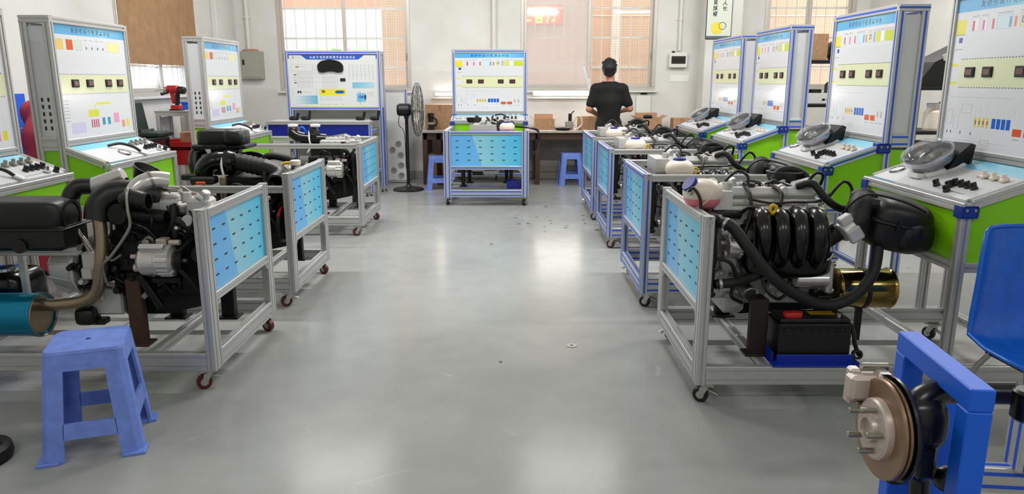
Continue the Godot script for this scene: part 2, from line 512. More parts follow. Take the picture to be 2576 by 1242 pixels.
	for y in 70:
		for x in 290:
			var t := clampf(x / 289.0 - 0.25 * sin(y * 0.30) - 0.1, 0, 1)
			if x < 260: im.set_pixel(728 + x, 330 + y, Color(0.45, 0.72, 0.82).lerp(Color(0.82, 0.87, 0.88), t * 0.8))
			im.set_pixel(28 + x, 485 + y, Color(0.84, 0.87, 0.87).lerp(Color(0.36, 0.64, 0.76), t))
			im.set_pixel(28 + x, 520 + y, Color(0.84, 0.87, 0.87).lerp(Color(0.36, 0.64, 0.76), t))
	for y in 6:
		rect(im, 0.68, 0.20 + y * 0.04, 0.28, 0.002, ink)
	for x in 7: rect(im, 0.68 + x * 0.045, 0.20, 0.002, 0.28, ink)
	rect(im, 0.755, 0.74, 0.10, 0.17, Color(0.46, 0.72, 0.84)); rect(im, 0.775, 0.79, 0.09, 0.05, Color(0.20, 0.48, 0.78)); rect(im, 0.845, 0.77, 0.015, 0.1, dark); rect(im, 0.79, 0.70, 0.006, 0.26, Color(0.5, 0.5, 0.68))
	for k in 3: tiny_text(im, 0.87, 0.73 + 0.03 * k, 0.08, ink)
	for k in 4: rect(im, 0.055, 0.385 + k * 0.05, 0.03, 0.018, dark if k % 3 == 0 else Color(0.7, 0.7, 0.7))
	for k in 4: tiny_text(im, 0.34 + k * 0.075, 0.955, 0.05, dark)
	rect(im, 0.085, 0.70, 0.045, 0.045, Color(0.10, 0.12, 0.16)); rect(im, 0.10, 0.72, 0.015, 0.03, Color(0.83, 0.84, 0.84)); tiny_text(im, 0.15, 0.72, 0.1, ink)
	printed("print_brake", im, 0.3)
	# slogan poster
	im = Image.create(300, 720, false, Image.FORMAT_RGB8)
	im.fill(Color(0.83, 0.86, 0.80))
	rect(im, 0, 0.965, 1, 0.035, Color(0.28, 0.38, 0.40))
	write(im, "行更顺畅", Vector2(70, 208), 50, 17, 7, Color(0.08, 0.10, 0.10), true)
	write(im, "工人忙", Vector2(190, 213), 50, 17, 7, Color(0.08, 0.10, 0.10), true)
	printed("print_poster", im, 0.4)
	# canteen sign of red diodes outside
	im = Image.create(400, 110, false, Image.FORMAT_RGB8)
	im.fill(Color(0.75, 0.10, 0.04))
	write(im, "工餐厅", Vector2(70, 12), 84, 22, 11, Color(1.0, 0.75, 0.15))
	var m := printed("print_sign", im, 0.5)
	m.emission_enabled = true
	m.emission_texture = m.albedo_texture
	m.emission = Color.WHITE
	m.emission_operator = BaseMaterial3D.EMISSION_OP_MULTIPLY
	m.emission_energy_multiplier = 2.4
	# floor: grey epoxy with scuffs, drips and stains
	var f := FastNoiseLite.new()
	f.seed = 21; f.frequency = 0.006; f.fractal_octaves = 5
	var f2 := FastNoiseLite.new()
	f2.seed = 5; f2.frequency = 0.05; f2.fractal_octaves = 3
	im = Image.create(768, 1152, false, Image.FORMAT_RGB8)
	for y in 1152:
		for x in 768:
			var t := 1.0 + 0.09 * f.get_noise_2d(x, y) + 0.03 * f2.get_noise_2d(x, y)
			im.set_pixel(x, y, Color(0.605 * t, 0.612 * t, 0.60 * t))
	rng.seed = 77
	for k in 90:
		var p := Vector2(rng.randf() * 768, rng.randf() * 1152)
		var d := Vector2(rng.randf_range(-1, 1), rng.randf_range(-1, 1)) * rng.randf_range(4, 40)
		line(im, p, p + d, 1, Color(0.65, 0.66, 0.65))
	for k in 60:
		var p := Vector2(rng.randf_range(340, 440), rng.randf_range(250, 330))
		if k > 30: p = Vector2(rng.randf() * 768, rng.randf() * 1152)
		im.fill_rect(Rect2i(int(p.x), int(p.y), rng.randi_range(1, 4), rng.randi_range(1, 3)), Color(0.24, 0.25, 0.25))
	printed("floor", im, 0.24)
	M.floor.metallic_specular = 0.22
	M.floor.roughness_texture = noise_tex(0.012, g8(0.75), g8(1.0), 31)

# ---------- camera, light, room
const XL := -4.2
const XR := 5.3
const ZF := -11.4
const ZB := 3.2
const HC := 4.2

func _ready() -> void:
	var cam := Camera3D.new()
	cam.name = "camera"
	cam.fov = 37.11
	cam.position = Vector3(0, 1.5, 0)
	cam.rotation_degrees = Vector3(-12.82, 0, 0)
	add_child(cam)
	cam.current = true
	var we := WorldEnvironment.new()
	var env := Environment.new()
	var sky := Sky.new()
	var sm := ProceduralSkyMaterial.new()
	sm.sky_top_color = Color(0.86, 0.90, 0.96)
	sm.sky_horizon_color = Color(0.97, 0.97, 0.97)
	sm.ground_bottom_color = Color(0.6, 0.6, 0.58)
	sm.ground_horizon_color = Color(0.9, 0.9, 0.88)
	sm.sky_energy_multiplier = 1.9
	sm.ground_energy_multiplier = 1.2
	sky.sky_material = sm
	env.background_mode = Environment.BG_SKY
	env.sky = sky
	env.tonemap_mode = Environment.TONE_MAPPER_LINEAR
	env.tonemap_exposure = 1.15
	env.sdfgi_enabled = true
	env.ssao_enabled = true
	env.ssil_enabled = true
	we.environment = env
	add_child(we)
	make_materials()
	make_prints()
	for x in [-2.2, 0.75, 3.7]:
		ceiling_lamp(x, -8.6, 5.6)
		ceiling_lamp(x, -5.7, 8.0)
	for x in [-2.2, 0.75, 3.7]: ceiling_lamp(x, 0.2, 3.0)
	room()
	outdoors()
	stations()
	foreground()
	back_wall_things()
	side_things()
	people()

func lamp_shape(L: float) -> Array:
	if not cache.has("lamp%f" % L):
		cache["lamp%f" % L] = [MB.new().box(V(0, 0.03, 0), V(L, 0.035, 0.07), 0.006).mesh(), MB.new().cyl(V(-L * 0.48, -0.005, 0), V(L * 0.48, -0.005, 0), 0.014, 12).mesh(), MB.new().box(V(-L * 0.49, 0, 0), V(0.02, 0.045, 0.035), 0.003).box(V(L * 0.49, 0, 0), V(0.02, 0.045, 0.035), 0.003).mesh()]
	return cache["lamp%f" % L]

func ceiling_lamp(x: float, z: float, e: float) -> void:
	var side := "over the left row" if x < -1 else ("over the aisle" if x < 2 else "by the right wall")
	var far := "far" if z < -7 else ("middle" if z < -3 else "near")
	var t := thing("ceiling_lamp", "white batten lamp with a glowing tube hanging %s, %s row" % [side, far], "lamp", V(x, 3.5, z), 0, "ceiling batten lamps")
	var s := lamp_shape(1.25)
	obj(t, "housing", s[0], M.white)
	obj(t, "tube", s[1], M.tube_glow)
	obj(t, "end_holders", s[2], M.white)
	obj(t, "hanger", MB.new().cyl(V(-0.45, 0.045, 0), V(-0.45, HC - 3.5, 0), 0.004, 6).mesh(), M.zinc)
	obj(t, "hanger", MB.new().cyl(V(0.45, 0.045, 0), V(0.45, HC - 3.5, 0), 0.004, 6).mesh(), M.zinc)
	for sd in [-1, 1]:   # a bare tube shines to both sides as well as down
		var l := AreaLight3D.new()
		l.name = "lamp_light"
		l.area_size = Vector2(1.2, 0.03)
		l.light_energy = e * 0.5
		l.light_color = Color(1.0, 0.993, 0.982)
		l.area_range = 30.0
		l.shadow_enabled = true
		l.rotation_degrees = Vector3(-90 + sd * 42, 0, 0)
		l.position = V(0, -0.025, -sd * 0.014)
		t.add_child(l, true)

# wall on plane z (far/back): boxes around openings, given as [x0, x1, y0, y1]
func holed(z0: float, z1: float, a: float, b: float, holes: Array) -> MB:
	var m := MB.new()
	var x := a
	for h in holes:
		m.box(V((x + h[0]) / 2, HC / 2, (z0 + z1) / 2), V(h[0] - x, HC, z1 - z0))
		m.box(V((h[0] + h[1]) / 2, h[2] / 2, (z0 + z1) / 2), V(h[1] - h[0], h[2], z1 - z0))
		m.box(V((h[0] + h[1]) / 2, (h[3] + HC) / 2, (z0 + z1) / 2), V(h[1] - h[0], HC - h[3], z1 - z0))
		x = h[1]
	m.box(V((x + b) / 2, HC / 2, (z0 + z1) / 2), V(b - x, HC, z1 - z0))
	return m

func room() -> void:
	var fl := MB.new().box(V((XL + XR) / 2, -0.06, (ZF + ZB) / 2), V(XR - XL + 0.5, 0.1, ZB - ZF + 0.5))
	fl.quad(V(XL, 0, ZF), V(XR, 0, ZF), V(XR, 0, ZB), V(XL, 0, ZB), Vector3.UP)
	struct("floor", fl, M.floor)
	struct("ceiling", MB.new().box(V((XL + XR) / 2, HC + 0.1, (ZF + ZB) / 2), V(XR - XL + 0.6, 0.2, ZB - ZF + 0.6)), M.ceiling)
	struct("wall_far", holed(ZF - 0.24, ZF, XL - 0.24, XR + 0.24, [[-3.50, -1.52, 1.33, 3.3], [0.13, 2.16, 1.34, 3.3], [3.75, 5.10, 1.34, 3.3]]), M.wall)
	var wl := holed(-0.12, 0.12, -ZB, -ZF, [[8.10, 10.10, 1.31, 3.3]])
	var o := struct("wall_left", wl, M.wall)
	o.position.x = XL - 0.12
	o.rotation.y = PI / 2
	struct("wall_right", MB.new().box(V(XR + 0.12, HC / 2, (ZF + ZB) / 2), V(0.24, HC, ZB - ZF)), M.wall)
	struct("wall_back", MB.new().box(V((XL + XR) / 2, HC / 2, ZB + 0.12), V(XR - XL + 0.48, HC, 0.24)), M.wall)
	struct("trim_1", MB.new().box(V(3.05, HC / 2, ZF + 0.2), V(0.52, HC, 0.4), 0.01), M.wall).set_meta("label", "white wall pillar that the poster hangs on")
	struct("trim_2", MB.new().box(V(XL + 0.04, HC / 2, ZF + 0.35), V(0.08, HC, 0.7), 0.01), M.wall).set_meta("label", "white pillar in the left corner")
	struct("baseboard_far", MB.new().box(V(0.3, 0.06, ZF + 0.012), V(4.9, 0.12, 0.024), 0.003), M.dado)
	struct("baseboard_left", MB.new().box(V(XL + 0.012, 0.06, -5.0), V(0.024, 0.12, 10.5), 0.003), M.dado)
	win("window_1", V(-2.51, 1.33, ZF), 1.98, 1.97, false)
	win("window_2", V(1.145, 1.34, ZF), 2.03, 1.96, true)
	win("window_3", V(4.425, 1.34, ZF), 1.35, 1.96, false)
	win("window_4", V(XL, 1.31, -9.1), 2.0, 1.99, false, PI / 2)

# aluminium sliding window: outer frame, two sashes, panes, security bars and wire netting outside
func win(called: String, at: Vector3, w: float, h: float, dusty: bool, turn := 0.0) -> void:
	var t := node(self, called, at, V(0, turn, 0))
	t.set_meta("kind", "structure")
	var f := 0.05
	var fr := MB.new()
	fr.box(V(0, f / 2, -0.06), V(w, f, 0.14), 0.004).box(V(0, h - f / 2, -0.06), V(w, f, 0.14), 0.004)
	fr.box(V(-w / 2 + f / 2, h / 2, -0.06), V(f, h - 2 * f, 0.14), 0.004).box(V(w / 2 - f / 2, h / 2, -0.06), V(f, h - 2 * f, 0.14), 0.004)
	obj(t, "window_frame", fr, M.frame_alu)
	obj(t, "window_sill", MB.new().box(V(0, -0.015, 0.02), V(w + 0.06, 0.03, 0.08), 0.004), M.white)
	for s in 2:
		var x0 := -w / 2 + f if s == 0 else -0.03
		var x1 := 0.03 if s == 0 else w / 2 - f
		var z := -0.03 if s == 0 else -0.075
		var sw := 0.042
		var sh := MB.new()
		sh.box(V((x0 + x1) / 2, f + sw / 2, z), V(x1 - x0, sw, 0.03), 0.003).box(V((x0 + x1) / 2, h - f - sw / 2, z), V(x1 - x0, sw, 0.03), 0.003)
		sh.box(V(x0 + sw / 2, h / 2, z), V(sw, h - 2 * f - 2 * sw, 0.03), 0.003).box(V(x1 - sw / 2, h / 2, z), V(sw, h - 2 * f - 2 * sw, 0.03), 0.003)
		var sa := obj(t, "sash", sh, M.frame_alu)
		obj(sa, "pane", MB.new().box(V((x0 + x1) / 2, h / 2, z), V(x1 - x0 - sw, h - 2 * f - sw, 0.005)), M.dusty_glass if dusty and s == 0 else M.glass)
		obj(sa, "latch", MB.new().box(V(x1 - sw / 2 if s else x0 + sw / 2, 0.5, z + 0.02), V(0.02, 0.11, 0.012), 0.003), M.alu_cap)
	var y := 0.35
	while y < h:
		obj(t, "cross_bar", MB.new().box(V(0, y, -0.19), V(w, 0.028, 0.02)), M.bar_white)
		y += 0.43
	var n := int(w / 0.142)
	for k in n:
		obj(t, "security_bar", MB.new().cyl(V(-w / 2 + w * (k + 0.5) / n, 0, -0.175), V(-w / 2 + w * (k + 0.5) / n, h, -0.175), 0.0065, 6), M.bar_white)
	var net := MB.new()
	var q := int(w / 0.036)
	for k in q: net.box(V(-w / 2 + w * k / q, h / 2, -0.215), V(0.0016, h, 0.0016))
	q = int(h / 0.036)
	for k in q: net.box(V(0, h * k / q, -0.215), V(w, 0.0016, 0.0016))
	obj(t, "wire_netting", net, M.mesh_wire).set_meta("kind", "stuff")

func outdoors() -> void:
	struct("ground", MB.new().box(V(0, -0.35, -24), V(60, 0.3, 24)).box(V(-14, -0.35, -2), V(19, 0.3, 20)), M.ground)
	var b := thing("building", "peach rendered wall of the neighbouring building close behind the right windows", "building", V(4.2, 0, -13.6))
	obj(b, "wall", MB.new().box(V(0, 3.5, -0.2), V(8.0, 7.4, 0.4)), M.facade)
	for k in 5: obj(b, "wall_joint", MB.new().box(V(0, 0.8 + k * 0.9, 0.004), V(8.0, 0.018, 0.012)), M.facade_light)
	obj(b, "drainpipe", MB.new().cyl(V(-2.37, -0.2, 0.09), V(-2.37, 6.5, 0.09), 0.075, 14), M.facade_light)
	obj(b, "roof_edge", MB.new().box(V(0, 7.25, 0.1), V(8.2, 0.12, 0.9)), M.facade_light)
	var c := thing("corrugated_sheet", "pale pink ribbed cladding outside the left half of the middle window", "cladding", V(0.62, 0, -12.75))
	for k in 9: obj(c, "rib_panel", MB.new().prism([Vector2(0, 0), Vector2(0.125, 0), Vector2(0.137, 0.022), Vector2(0.15, 0.022), Vector2(0.162, 0), Vector2(0.162, -0.01), Vector2(0, -0.01)], 3.6, Transform3D(Basis(V(1, 0, 0), V(0, 0, 1), V(0, -1, 0)), V(-0.75 + k * 0.162, 3.5, 0))), M.sheet)
	var s := thing("led_sign", "red and yellow lit canteen sign seen through the middle window", "sign", V(0.40, 2.52, -12.45))
	obj(s, "sign_box", MB.new().box(V(0, 0, -0.04), V(0.86, 0.32, 0.06), 0.004), M.black)
	obj(s, "sign_face", MB.new().quad(V(-0.42, 0.15, 0), V(0.42, 0.15, 0), V(0.42, -0.15, 0), V(-0.42, -0.15, 0), V(0, 0, 1)), M.print_sign)
	for x in [-0.3, 0.3]: obj(s, "wall_arm", MB.new().box(V(x, 0, -0.175), V(0.03, 0.03, 0.21)), M.frame_alu)
	var p := thing("building", "far pale building with orange bands seen through the left window", "building", V(-5.2, 0, -27))
	obj(p, "wall", MB.new().box(V(0, 4, -1), V(7, 8.4, 2)), M.far_white)
	for k in 3: obj(p, "band", MB.new().box(V(0, 1.6 + k * 2.6, 0.03), V(7, 0.5, 0.1)), M.far_orange)
	for j in 3:
		for k in 5: obj(p, "window", MB.new().box(V(-2.8 + k * 1.4, 2.9 + j * 2.6, 0.02), V(0.8, 1.1, 0.08), 0.01), M.frame_alu)
	var q := thing("building_pillar", "peach outdoor pillar behind the right edge of the left window", "pillar", V(-1.95, 0, -12.9))
	obj(q, "shaft", MB.new().box(V(0, 2.4, 0), V(0.42, 5.2, 0.42), 0.01), M.facade)
	obj(q, "plinth", MB.new().box(V(0, 0.0, 0), V(0.5, 0.4, 0.5), 0.01), M.facade_light)
	var tr := thing("shrub", "sunlit yellow green shrub outside the left window", "shrub", V(-4.4, -0.2, -20))
	obj(tr, "stem", MB.new().tube([V(0, 0, 0), V(0.05, 0.8, 0), V(0, 1.6, 0.1)], [0.06, 0.05, 0.02], 7), M.brown_iron)
	rng.seed = 4
	var lf := MB.new()
	for k in 420:
		var d := V(rng.randfn(), rng.randfn(), rng.randfn()).normalized() * pow(rng.randf(), 0.4)
		var ctr := V(0, 1.75, 0) + d * V(1.1, 0.75, 0.8)
		var e1 := V(rng.randfn(), rng.randfn(), rng.randfn()).normalized() * 0.11
		var e2 := V(rng.randfn(), rng.randfn(), rng.randfn()).normalized() * 0.06
		lf.quad(ctr - e1, ctr + e2, ctr + e1, ctr - e2, Vector3.UP)
	obj(tr, "foliage", lf, M.leaf).set_meta("kind", "stuff")

# ---------- slotted aluminium profile, nu x nv modules, length along local X, section centred
const U := 0.045
func profile_mesh(L: float, nu: int, nv: int) -> ArrayMesh:
	var key := "rail%.3f_%d_%d" % [L, nu, nv]
	if cache.has(key): return cache[key]
	var w := nu * U
	var h := nv * U
	var p := []
	var c := 0.003
	var sides := [[Vector2(-w / 2, -h / 2), Vector2(1, 0), w, nu], [Vector2(w / 2, -h / 2), Vector2(0, 1), h, nv], [Vector2(w / 2, h / 2), Vector2(-1, 0), w, nu], [Vector2(-w / 2, h / 2), Vector2(0, -1), h, nv]]
	for s in sides:
		var o: Vector2 = s[0]
		var d: Vector2 = s[1]
		var i := Vector2(-d.y, d.x)
		p.append(o + d * c)
		for k in s[3]:
			var m: Vector2 = o + d * (U * (k + 0.5))
			p.append(m - d * 0.005); p.append(m - d * 0.005 + i * 0.007); p.append(m + d * 0.005 + i * 0.007); p.append(m + d * 0.005)
		p.append(o + d * (s[2] - c))
	var mb := MB.new().prism(p, L, Transform3D(Basis(V(0, 0, 1), V(0, 1, 0), V(-1, 0, 0)), V(L / 2, 0, 0)))
	cache[key] = mb.mesh()
	return cache[key]

func strip_mesh(L: float, nu: int, nv: int) -> ArrayMesh:
	var key := "strip%.3f_%d_%d" % [L, nu, nv]
	if cache.has(key): return cache[key]
	var mb := MB.new()
	for s in [-1, 1]:
		for k in nu: mb.box(V(0, s * (nv * U / 2 - 0.001), -nu * U / 2 + U * (k + 0.5)), V(L, 0.005, 0.012))
		for k in nv: mb.box(V(0, -nv * U / 2 + U * (k + 0.5), s * (nu * U / 2 - 0.001)), V(L, 0.012, 0.005))
	cache[key] = mb.mesh()
	return cache[key]

# rail from a to b (centre line); wide = axis along which a two-module profile is doubled
func rail(p: Node, called: String, a: Vector3, b: Vector3, blue := false, wide := Vector3.ZERO) -> void:
	var x := b - a
	var L := snappedf(x.length(), 0.001)
	x = x.normalized()
	var y := Vector3.UP if absf(x.y) < 0.9 else V(1, 0, 0)
	y = (y - x * y.dot(x)).normalized()
	var z := x.cross(y)
	var nu := 1
	var nv := 1
	if wide != Vector3.ZERO:
		if absf(wide.dot(y)) > 0.7: nv = 2
		else: nu = 2
	var o := obj(p, called, profile_mesh(L, nu, nv), M.alu)
	o.transform = Transform3D(Basis(x, y, z), (a + b) / 2)
	if blue: obj(o, "blue_strip", strip_mesh(L, nu, nv), M.blue_strip)

func castor(p: Node, at: Vector3, turn: float, dark: bool) -> void:
	if not cache.has("castor"):
		var f := MB.new().box(V(0, 0.098, 0), V(0.085, 0.012, 0.06), 0.002).cyl(V(0, 0.08, 0), V(0, 0.094, 0), 0.024, 14)
		for s in [-1, 1]:
			f.prism([Vector2(-0.018, 0.082), Vector2(0.022, 0.082), Vector2(0.034, 0.034), Vector2(0.022, 0.026), Vector2(0.010, 0.034)], 0.003, Transform3D(Basis.IDENTITY, V(0, 0, s * 0.021 - 0.0015)))
		f.cyl(V(0.022, 0.037, -0.027), V(0.022, 0.037, 0.027), 0.008, 8)
		var w := MB.new().lathe([Vector2(0.018, -0.016), Vector2(0.034, -0.016), Vector2(0.0375, -0.010), Vector2(0.0375, 0.010), Vector2(0.034, 0.016), Vector2(0.018, 0.016)], Transform3D(Basis(V(1, 0, 0), V(0, 0, 1), V(0, -1, 0)), V(0.022, 0.0375, 0)), 24)
		var hb := MB.new().cyl(V(0.022, 0.0375, -0.0165), V(0.022, 0.0375, 0.0165), 0.019, 16)
		var lv := MB.new().box(V(-0.038, 0.062, 0), V(0.05, 0.005, 0.034), 0.002, Basis(V(0, 0, 1), 0.35))
		cache["castor"] = [f.mesh(), w.mesh(), hb.mesh(), lv.mesh()]
	var c: Array = cache["castor"]
	var n := node(p, "castor", at, V(0, turn, 0))
	obj(n, "fork", c[0], M.zinc)
	obj(n, "wheel", c[1], M.wheel_black if dark else M.wheel)
	obj(n, "wheel_hub", c[2], M.zinc)
	obj(n, "brake_lever", c[3], M.zinc)

func knob_mesh() -> ArrayMesh:
	if not cache.has("knob"):
		cache["knob"] = MB.new().lathe([Vector2(0, 0), Vector2(0.017, 0), Vector2(0.017, 0.006), Vector2(0.013, 0.012), Vector2(0.009, 0.03), Vector2(0, 0.03)], Transform3D.IDENTITY, 14).box(V(0, 0.02, 0), V(0.03, 0.022, 0.009), 0.002).mesh()
	return cache["knob"]

func toggle_mesh() -> ArrayMesh:
	if not cache.has("toggle"):
		cache["toggle"] = MB.new().box(V(0, 0.008, 0), V(0.036, 0.016, 0.028), 0.003).cyl(V(0, 0.012, 0), V(0.006, 0.035, 0), 0.01, 10, 0.002).mesh()
	return cache["toggle"]

# A stand: local X runs away from the aisle, 0 at the socket panel; z across it.
func station(d: Dictionary) -> Node3D:
	var W: float = d.W
	var bx: float = d.bx
	var top: float = d.top
	var bl: bool = d.blue
	var left: bool = d.left
	var h := U / 2
	var zc := W / 2 - h
	var t := thing("engine_training_stand", d.label, "training stand", d.at, d.turn, "engine training stands")
	# cart frame
	for s in [-1, 1]:
		rail(t, "post", V(h, 0.105, s * (W / 2 - U)), V(h, 0.90, s * (W / 2 - U)), bl, V(0, 0, 1))
		obj(t, "corner_cap", MB.new().box(V(h, 0.902, s * (W / 2 - h)), V(U + 0.001, 0.006, U), 0.002).cyl(V(h, 0.88, s * W / 2), V(h, 0.88, s * (W / 2 + 0.002)), 0.014, 12), M.alu_cap)
		rail(t, "base_rail", V(U, 0.15, s * zc), V(bx + 0.19, 0.15, s * zc), bl, V(0, 1, 0))
		for x in [0.06, bx + 0.10]:
			castor(t, V(x, 0, s * (W / 2 - 0.045)), (2.6 if s > 0 else 0.4) + x, d.dark_wheels)
	var ry: float = d.get("rail_y", 0.8775)
	if d.near_rail: rail(t, "top_rail", V(U, ry, zc * d.near_sign), V(d.rail_x, ry, zc * d.near_sign), false)
	if d.far_rail: rail(t, "top_rail", V(U, 0.8775, -zc * d.near_sign), V(1.14, 0.8775, -zc * d.near_sign), false)
	var zi := W / 2 - 2 * U
	rail(t, "panel_rail", V(h, 0.8775, -zi), V(h, 0.8775, zi), bl)
	rail(t, "panel_rail", V(h, 0.462, -zi), V(h, 0.462, zi), bl)
	rail(t, "base_rail", V(h, 0.15, -zi), V(h, 0.15, zi), bl, V(0, 1, 0))
	for s in [-1, 1]:
		obj(t, "gusset", MB.new().prism([Vector2(0, 0), Vector2(0.045, 0), Vector2(0, -0.045)], 0.035, Transform3D(Basis(V(0, 0, -s), V(0, 1, 0), V(s, 0, 0)), V(h - s * 0.0175, 0.4395, s * zi))), M.alu_cap)
	for x in [0.33, 0.66, bx + 0.17]: rail(t, "cross_beam", V(x, 0.172, -zc + h), V(x, 0.172, zc - h), bl and x > 1)
	# socket panel
	var sp := obj(t, "socket_panel", MB.new().quad(V(0.017, 0.855, -zi), V(0.017, 0.855, zi), V(0.017, 0.4845, zi), V(0.017, 0.4845, -zi), V(-1, 0, 0)).box(V(0.0215, 0.66975, 0), V(0.008, 0.3705, zi * 2)), M.print_panel)
	var sk := MB.new().box(V(0, 0, 0), V(0.002, 0.0085, 0.036), 0.0008).mesh()
	for i in 6:
		for j in 4:
			obj(sp, "socket", sk, M.socket, V(0.0162, 0.785 - j * 0.077, (-0.5 + (i + 0.55) / 6.1) * 2 * zi))
	# console stand
	var yf := 0.943
	var yb: float = d.yb
	var cx := 1.14
	for s in [-1, 1]:
		rail(t, "stand_post", V(cx + h, 0.195, s * zc), V(cx + h, yf, s * zc), bl)
		rail(t, "board_post", V(bx + h, 0.195, s * zc), V(bx + h, top - U, s * zc), bl)
		rail(t, "board_post", V(bx + 0.145 + h, 0.195, s * zc), V(bx + 0.145 + h, top - U, s * zc), bl)
		rail(t, "board_rail", V(bx, top - h, s * zc), V(bx + 0.19, top - h, s * zc), bl)
		rail(t, "side_rail", V(bx + U, yb + 0.02, s * zc), V(bx + 0.145, yb + 0.02, s * zc), bl, V(0, 1, 0))
		rail(t, "side_rail", V(cx + U, 0.67, s * zc), V(bx, 0.67, s * zc), bl)
		obj(t, "side_panel", MB.new().box(V(bx + 0.095, (top + yb) / 2 - 0.01, s * (zc + 0.006)), V(0.1, top - yb - 0.11, 0.006)), M.white_panel)
		obj(t, "side_panel", MB.new().box(V(bx + 0.095, 0.88, s * (zc + 0.006)), V(0.1, 0.36, 0.006)), M.green)
		obj(t, "side_panel", MB.new().prism([Vector2(cx + U, 0.6925), Vector2(bx, 0.6925), Vector2(bx, yb - 0.02), Vector2(cx + U, yf)], 0.006, Transform3D(Basis.IDENTITY, V(0, 0, s * zc - 0.003 + s * 0.004))), M.green)
	rail(t, "front_rail", V(cx + h, 0.67, -zc + h), V(cx + h, 0.67, zc - h), bl)
	rail(t, "front_rail", V(cx + h, 0.235, -zc + h), V(cx + h, 0.235, zc - h), bl)
	obj(t, "front_panel", MB.new().box(V(cx + h, 0.806, 0), V(0.006, 0.228, zc * 2 - U)), M.green)
	rail(t, "board_rail", V(bx + h, top - h, -zc + h), V(bx + h, top - h, zc - h), bl)
	rail(t, "board_rail", V(bx + h, yb + h, -zc + h), V(bx + h, yb + h, zc - h), false)
	rail(t, "board_rail", V(bx + 0.145 + h, top - h, -zc + h), V(bx + 0.145 + h, top - h, zc - h), bl)
	obj(t, "back_panel", MB.new().box(V(bx + 0.145 + h, (top + 0.7) / 2, 0), V(0.006, top - 0.7 - U, zc * 2 - U)), M.white_panel)
	# console with its rails, sloping up to the board
	var fr := V(cx, 0.965, 0)
	var s0 := V(bx - cx, yb - 0.965, 0)
	var Ls := s0.length()
	s0 = s0.normalized()
	var nm := V(-s0.y, s0.x, 0)
	rail(t, "console_rail", V(cx + h, yf + 0.0, -zc - h), V(cx + h, yf, zc + h), false)
	for s in [-1, 1]:
		rail(t, "console_rail", fr - nm * h + s0 * U + V(0, 0, s * zc), fr - nm * h + s0 * Ls + V(0, 0, s * zc), bl)
		if bl or d.brackets:
			for q in [[V(cx + 0.03, 0.925, 0), 0.075], [V(bx - 0.005, yb - 0.03, 0), 0.085]]:
				var c: Vector3 = q[0] + V(0, 0, s * (zc + h + 0.004))
				var br := obj(t, "corner_bracket", MB.new().box(c, V(q[1], q[1] * 0.75, 0.006), 0.008).box(c + V(-q[1] / 2 + 0.002, 0, -s * 0.03), V(0.006, q[1] * 0.75, 0.06), 0.002), M.blue_bracket)
				for bo in [-0.018, 0.02]: obj(br, "bolt", MB.new().cyl(c + V(bo, 0.01, 0), c + V(bo, 0.01, s * 0.008), 0.007, 8), M.zinc)
	var w2 := zc - h
	var A := fr + nm * -0.002 + s0 * 0.03
	var B := fr + nm * -0.002 + s0 * Ls
	var off := V(0, 0, w2)
	var cp := obj(t, "console_panel", MB.new().quad(B - off, B + off, A + off, A - off, nm).box((A + B) / 2 - nm * 0.006, V((B - A).length(), 0.01, w2 * 2), 0.0, Basis(s0, nm, V(0, 0, 1))), M.print_console)
	var cb := Basis(s0, nm, V(0, 0, 1))
	var lay := []
	if left:
		for k in 4: lay.append(["switch", toggle_mesh(), M.grey_knob, 0.66, 0.17 + k * 0.07])
		for k in 4: lay.append(["knob", knob_mesh(), M.black, 0.38, 0.22 + k * 0.05])
		lay.append(["key_switch", knob_mesh(), M.black, 0.16, 0.40])
		lay.append(["key_switch", toggle_mesh(), M.chrome, 0.2, 0.33])
	else:
		for k in 3: lay.append(["connector", toggle_mesh(), M.cream, 0.62, 0.24 + k * 0.075])
		for k in 4: lay.append(["knob", knob_mesh(), M.black, 0.33, 0.20 + k * 0.05])
		lay.append(["knob", knob_mesh(), M.black, 0.22, 0.11]); lay.append(["key_switch", knob_mesh(), M.black, 0.15, 0.25]); lay.append(["knob", knob_mesh(), M.black, 0.25, 0.20])
	for l in lay:
		var o := obj(cp, l[0], l[1], l[2])
		o.transform = Transform3D(cb, fr + s0 * (Ls * l[3]) + V(0, 0, l[4] * W))
	if left or d.gauges:
		var pz := -0.02 if left else 0.18
		var pl := obj(cp, "pedal_lever", MB.new().tube(smooth([fr + s0 * (Ls * 0.72) + nm * 0.012 + V(0, 0, pz - 0.10), fr + s0 * (Ls * 0.60) + nm * 0.035 + V(0, 0, pz - 0.02), fr + s0 * (Ls * 0.38) + nm * 0.03 + V(0, 0, pz + 0.04), fr + s0 * (Ls * 0.22) + nm * 0.012 + V(0, 0, pz + 0.06)], 5), 0.010, 8), M.black)
		obj(pl, "pedal_pad", MB.new().box(fr + s0 * (Ls * 0.17) + nm * 0.012 + V(0, 0, pz + 0.07), V(0.07, 0.012, 0.04), 0.004, cb), M.white)
	for k in 2 if d.gauges else 1:
		var gg := obj(cp, "gauge_ring", MB.new().lathe([Vector2(0.035, 0), Vector2(0.037, 0.008), Vector2(0.042, 0.008), Vector2(0.044, 0)], Transform3D(cb, fr + s0 * (Ls * 0.36) + V(0, 0, (-0.40 + k * 0.12) * W if not left else -0.1)), 20), M.chrome)
		obj(gg, "gauge_dial", MB.new().lathe([Vector2(0, 0.004), Vector2(0.036, 0.004)], Transform3D(cb, fr + s0 * (Ls * 0.36) + V(0, 0, (-0.40 + k * 0.12) * W if not left else -0.1)), 20), M.white)
	# display board
	var y0 := yb + U
	var y1 := top - U
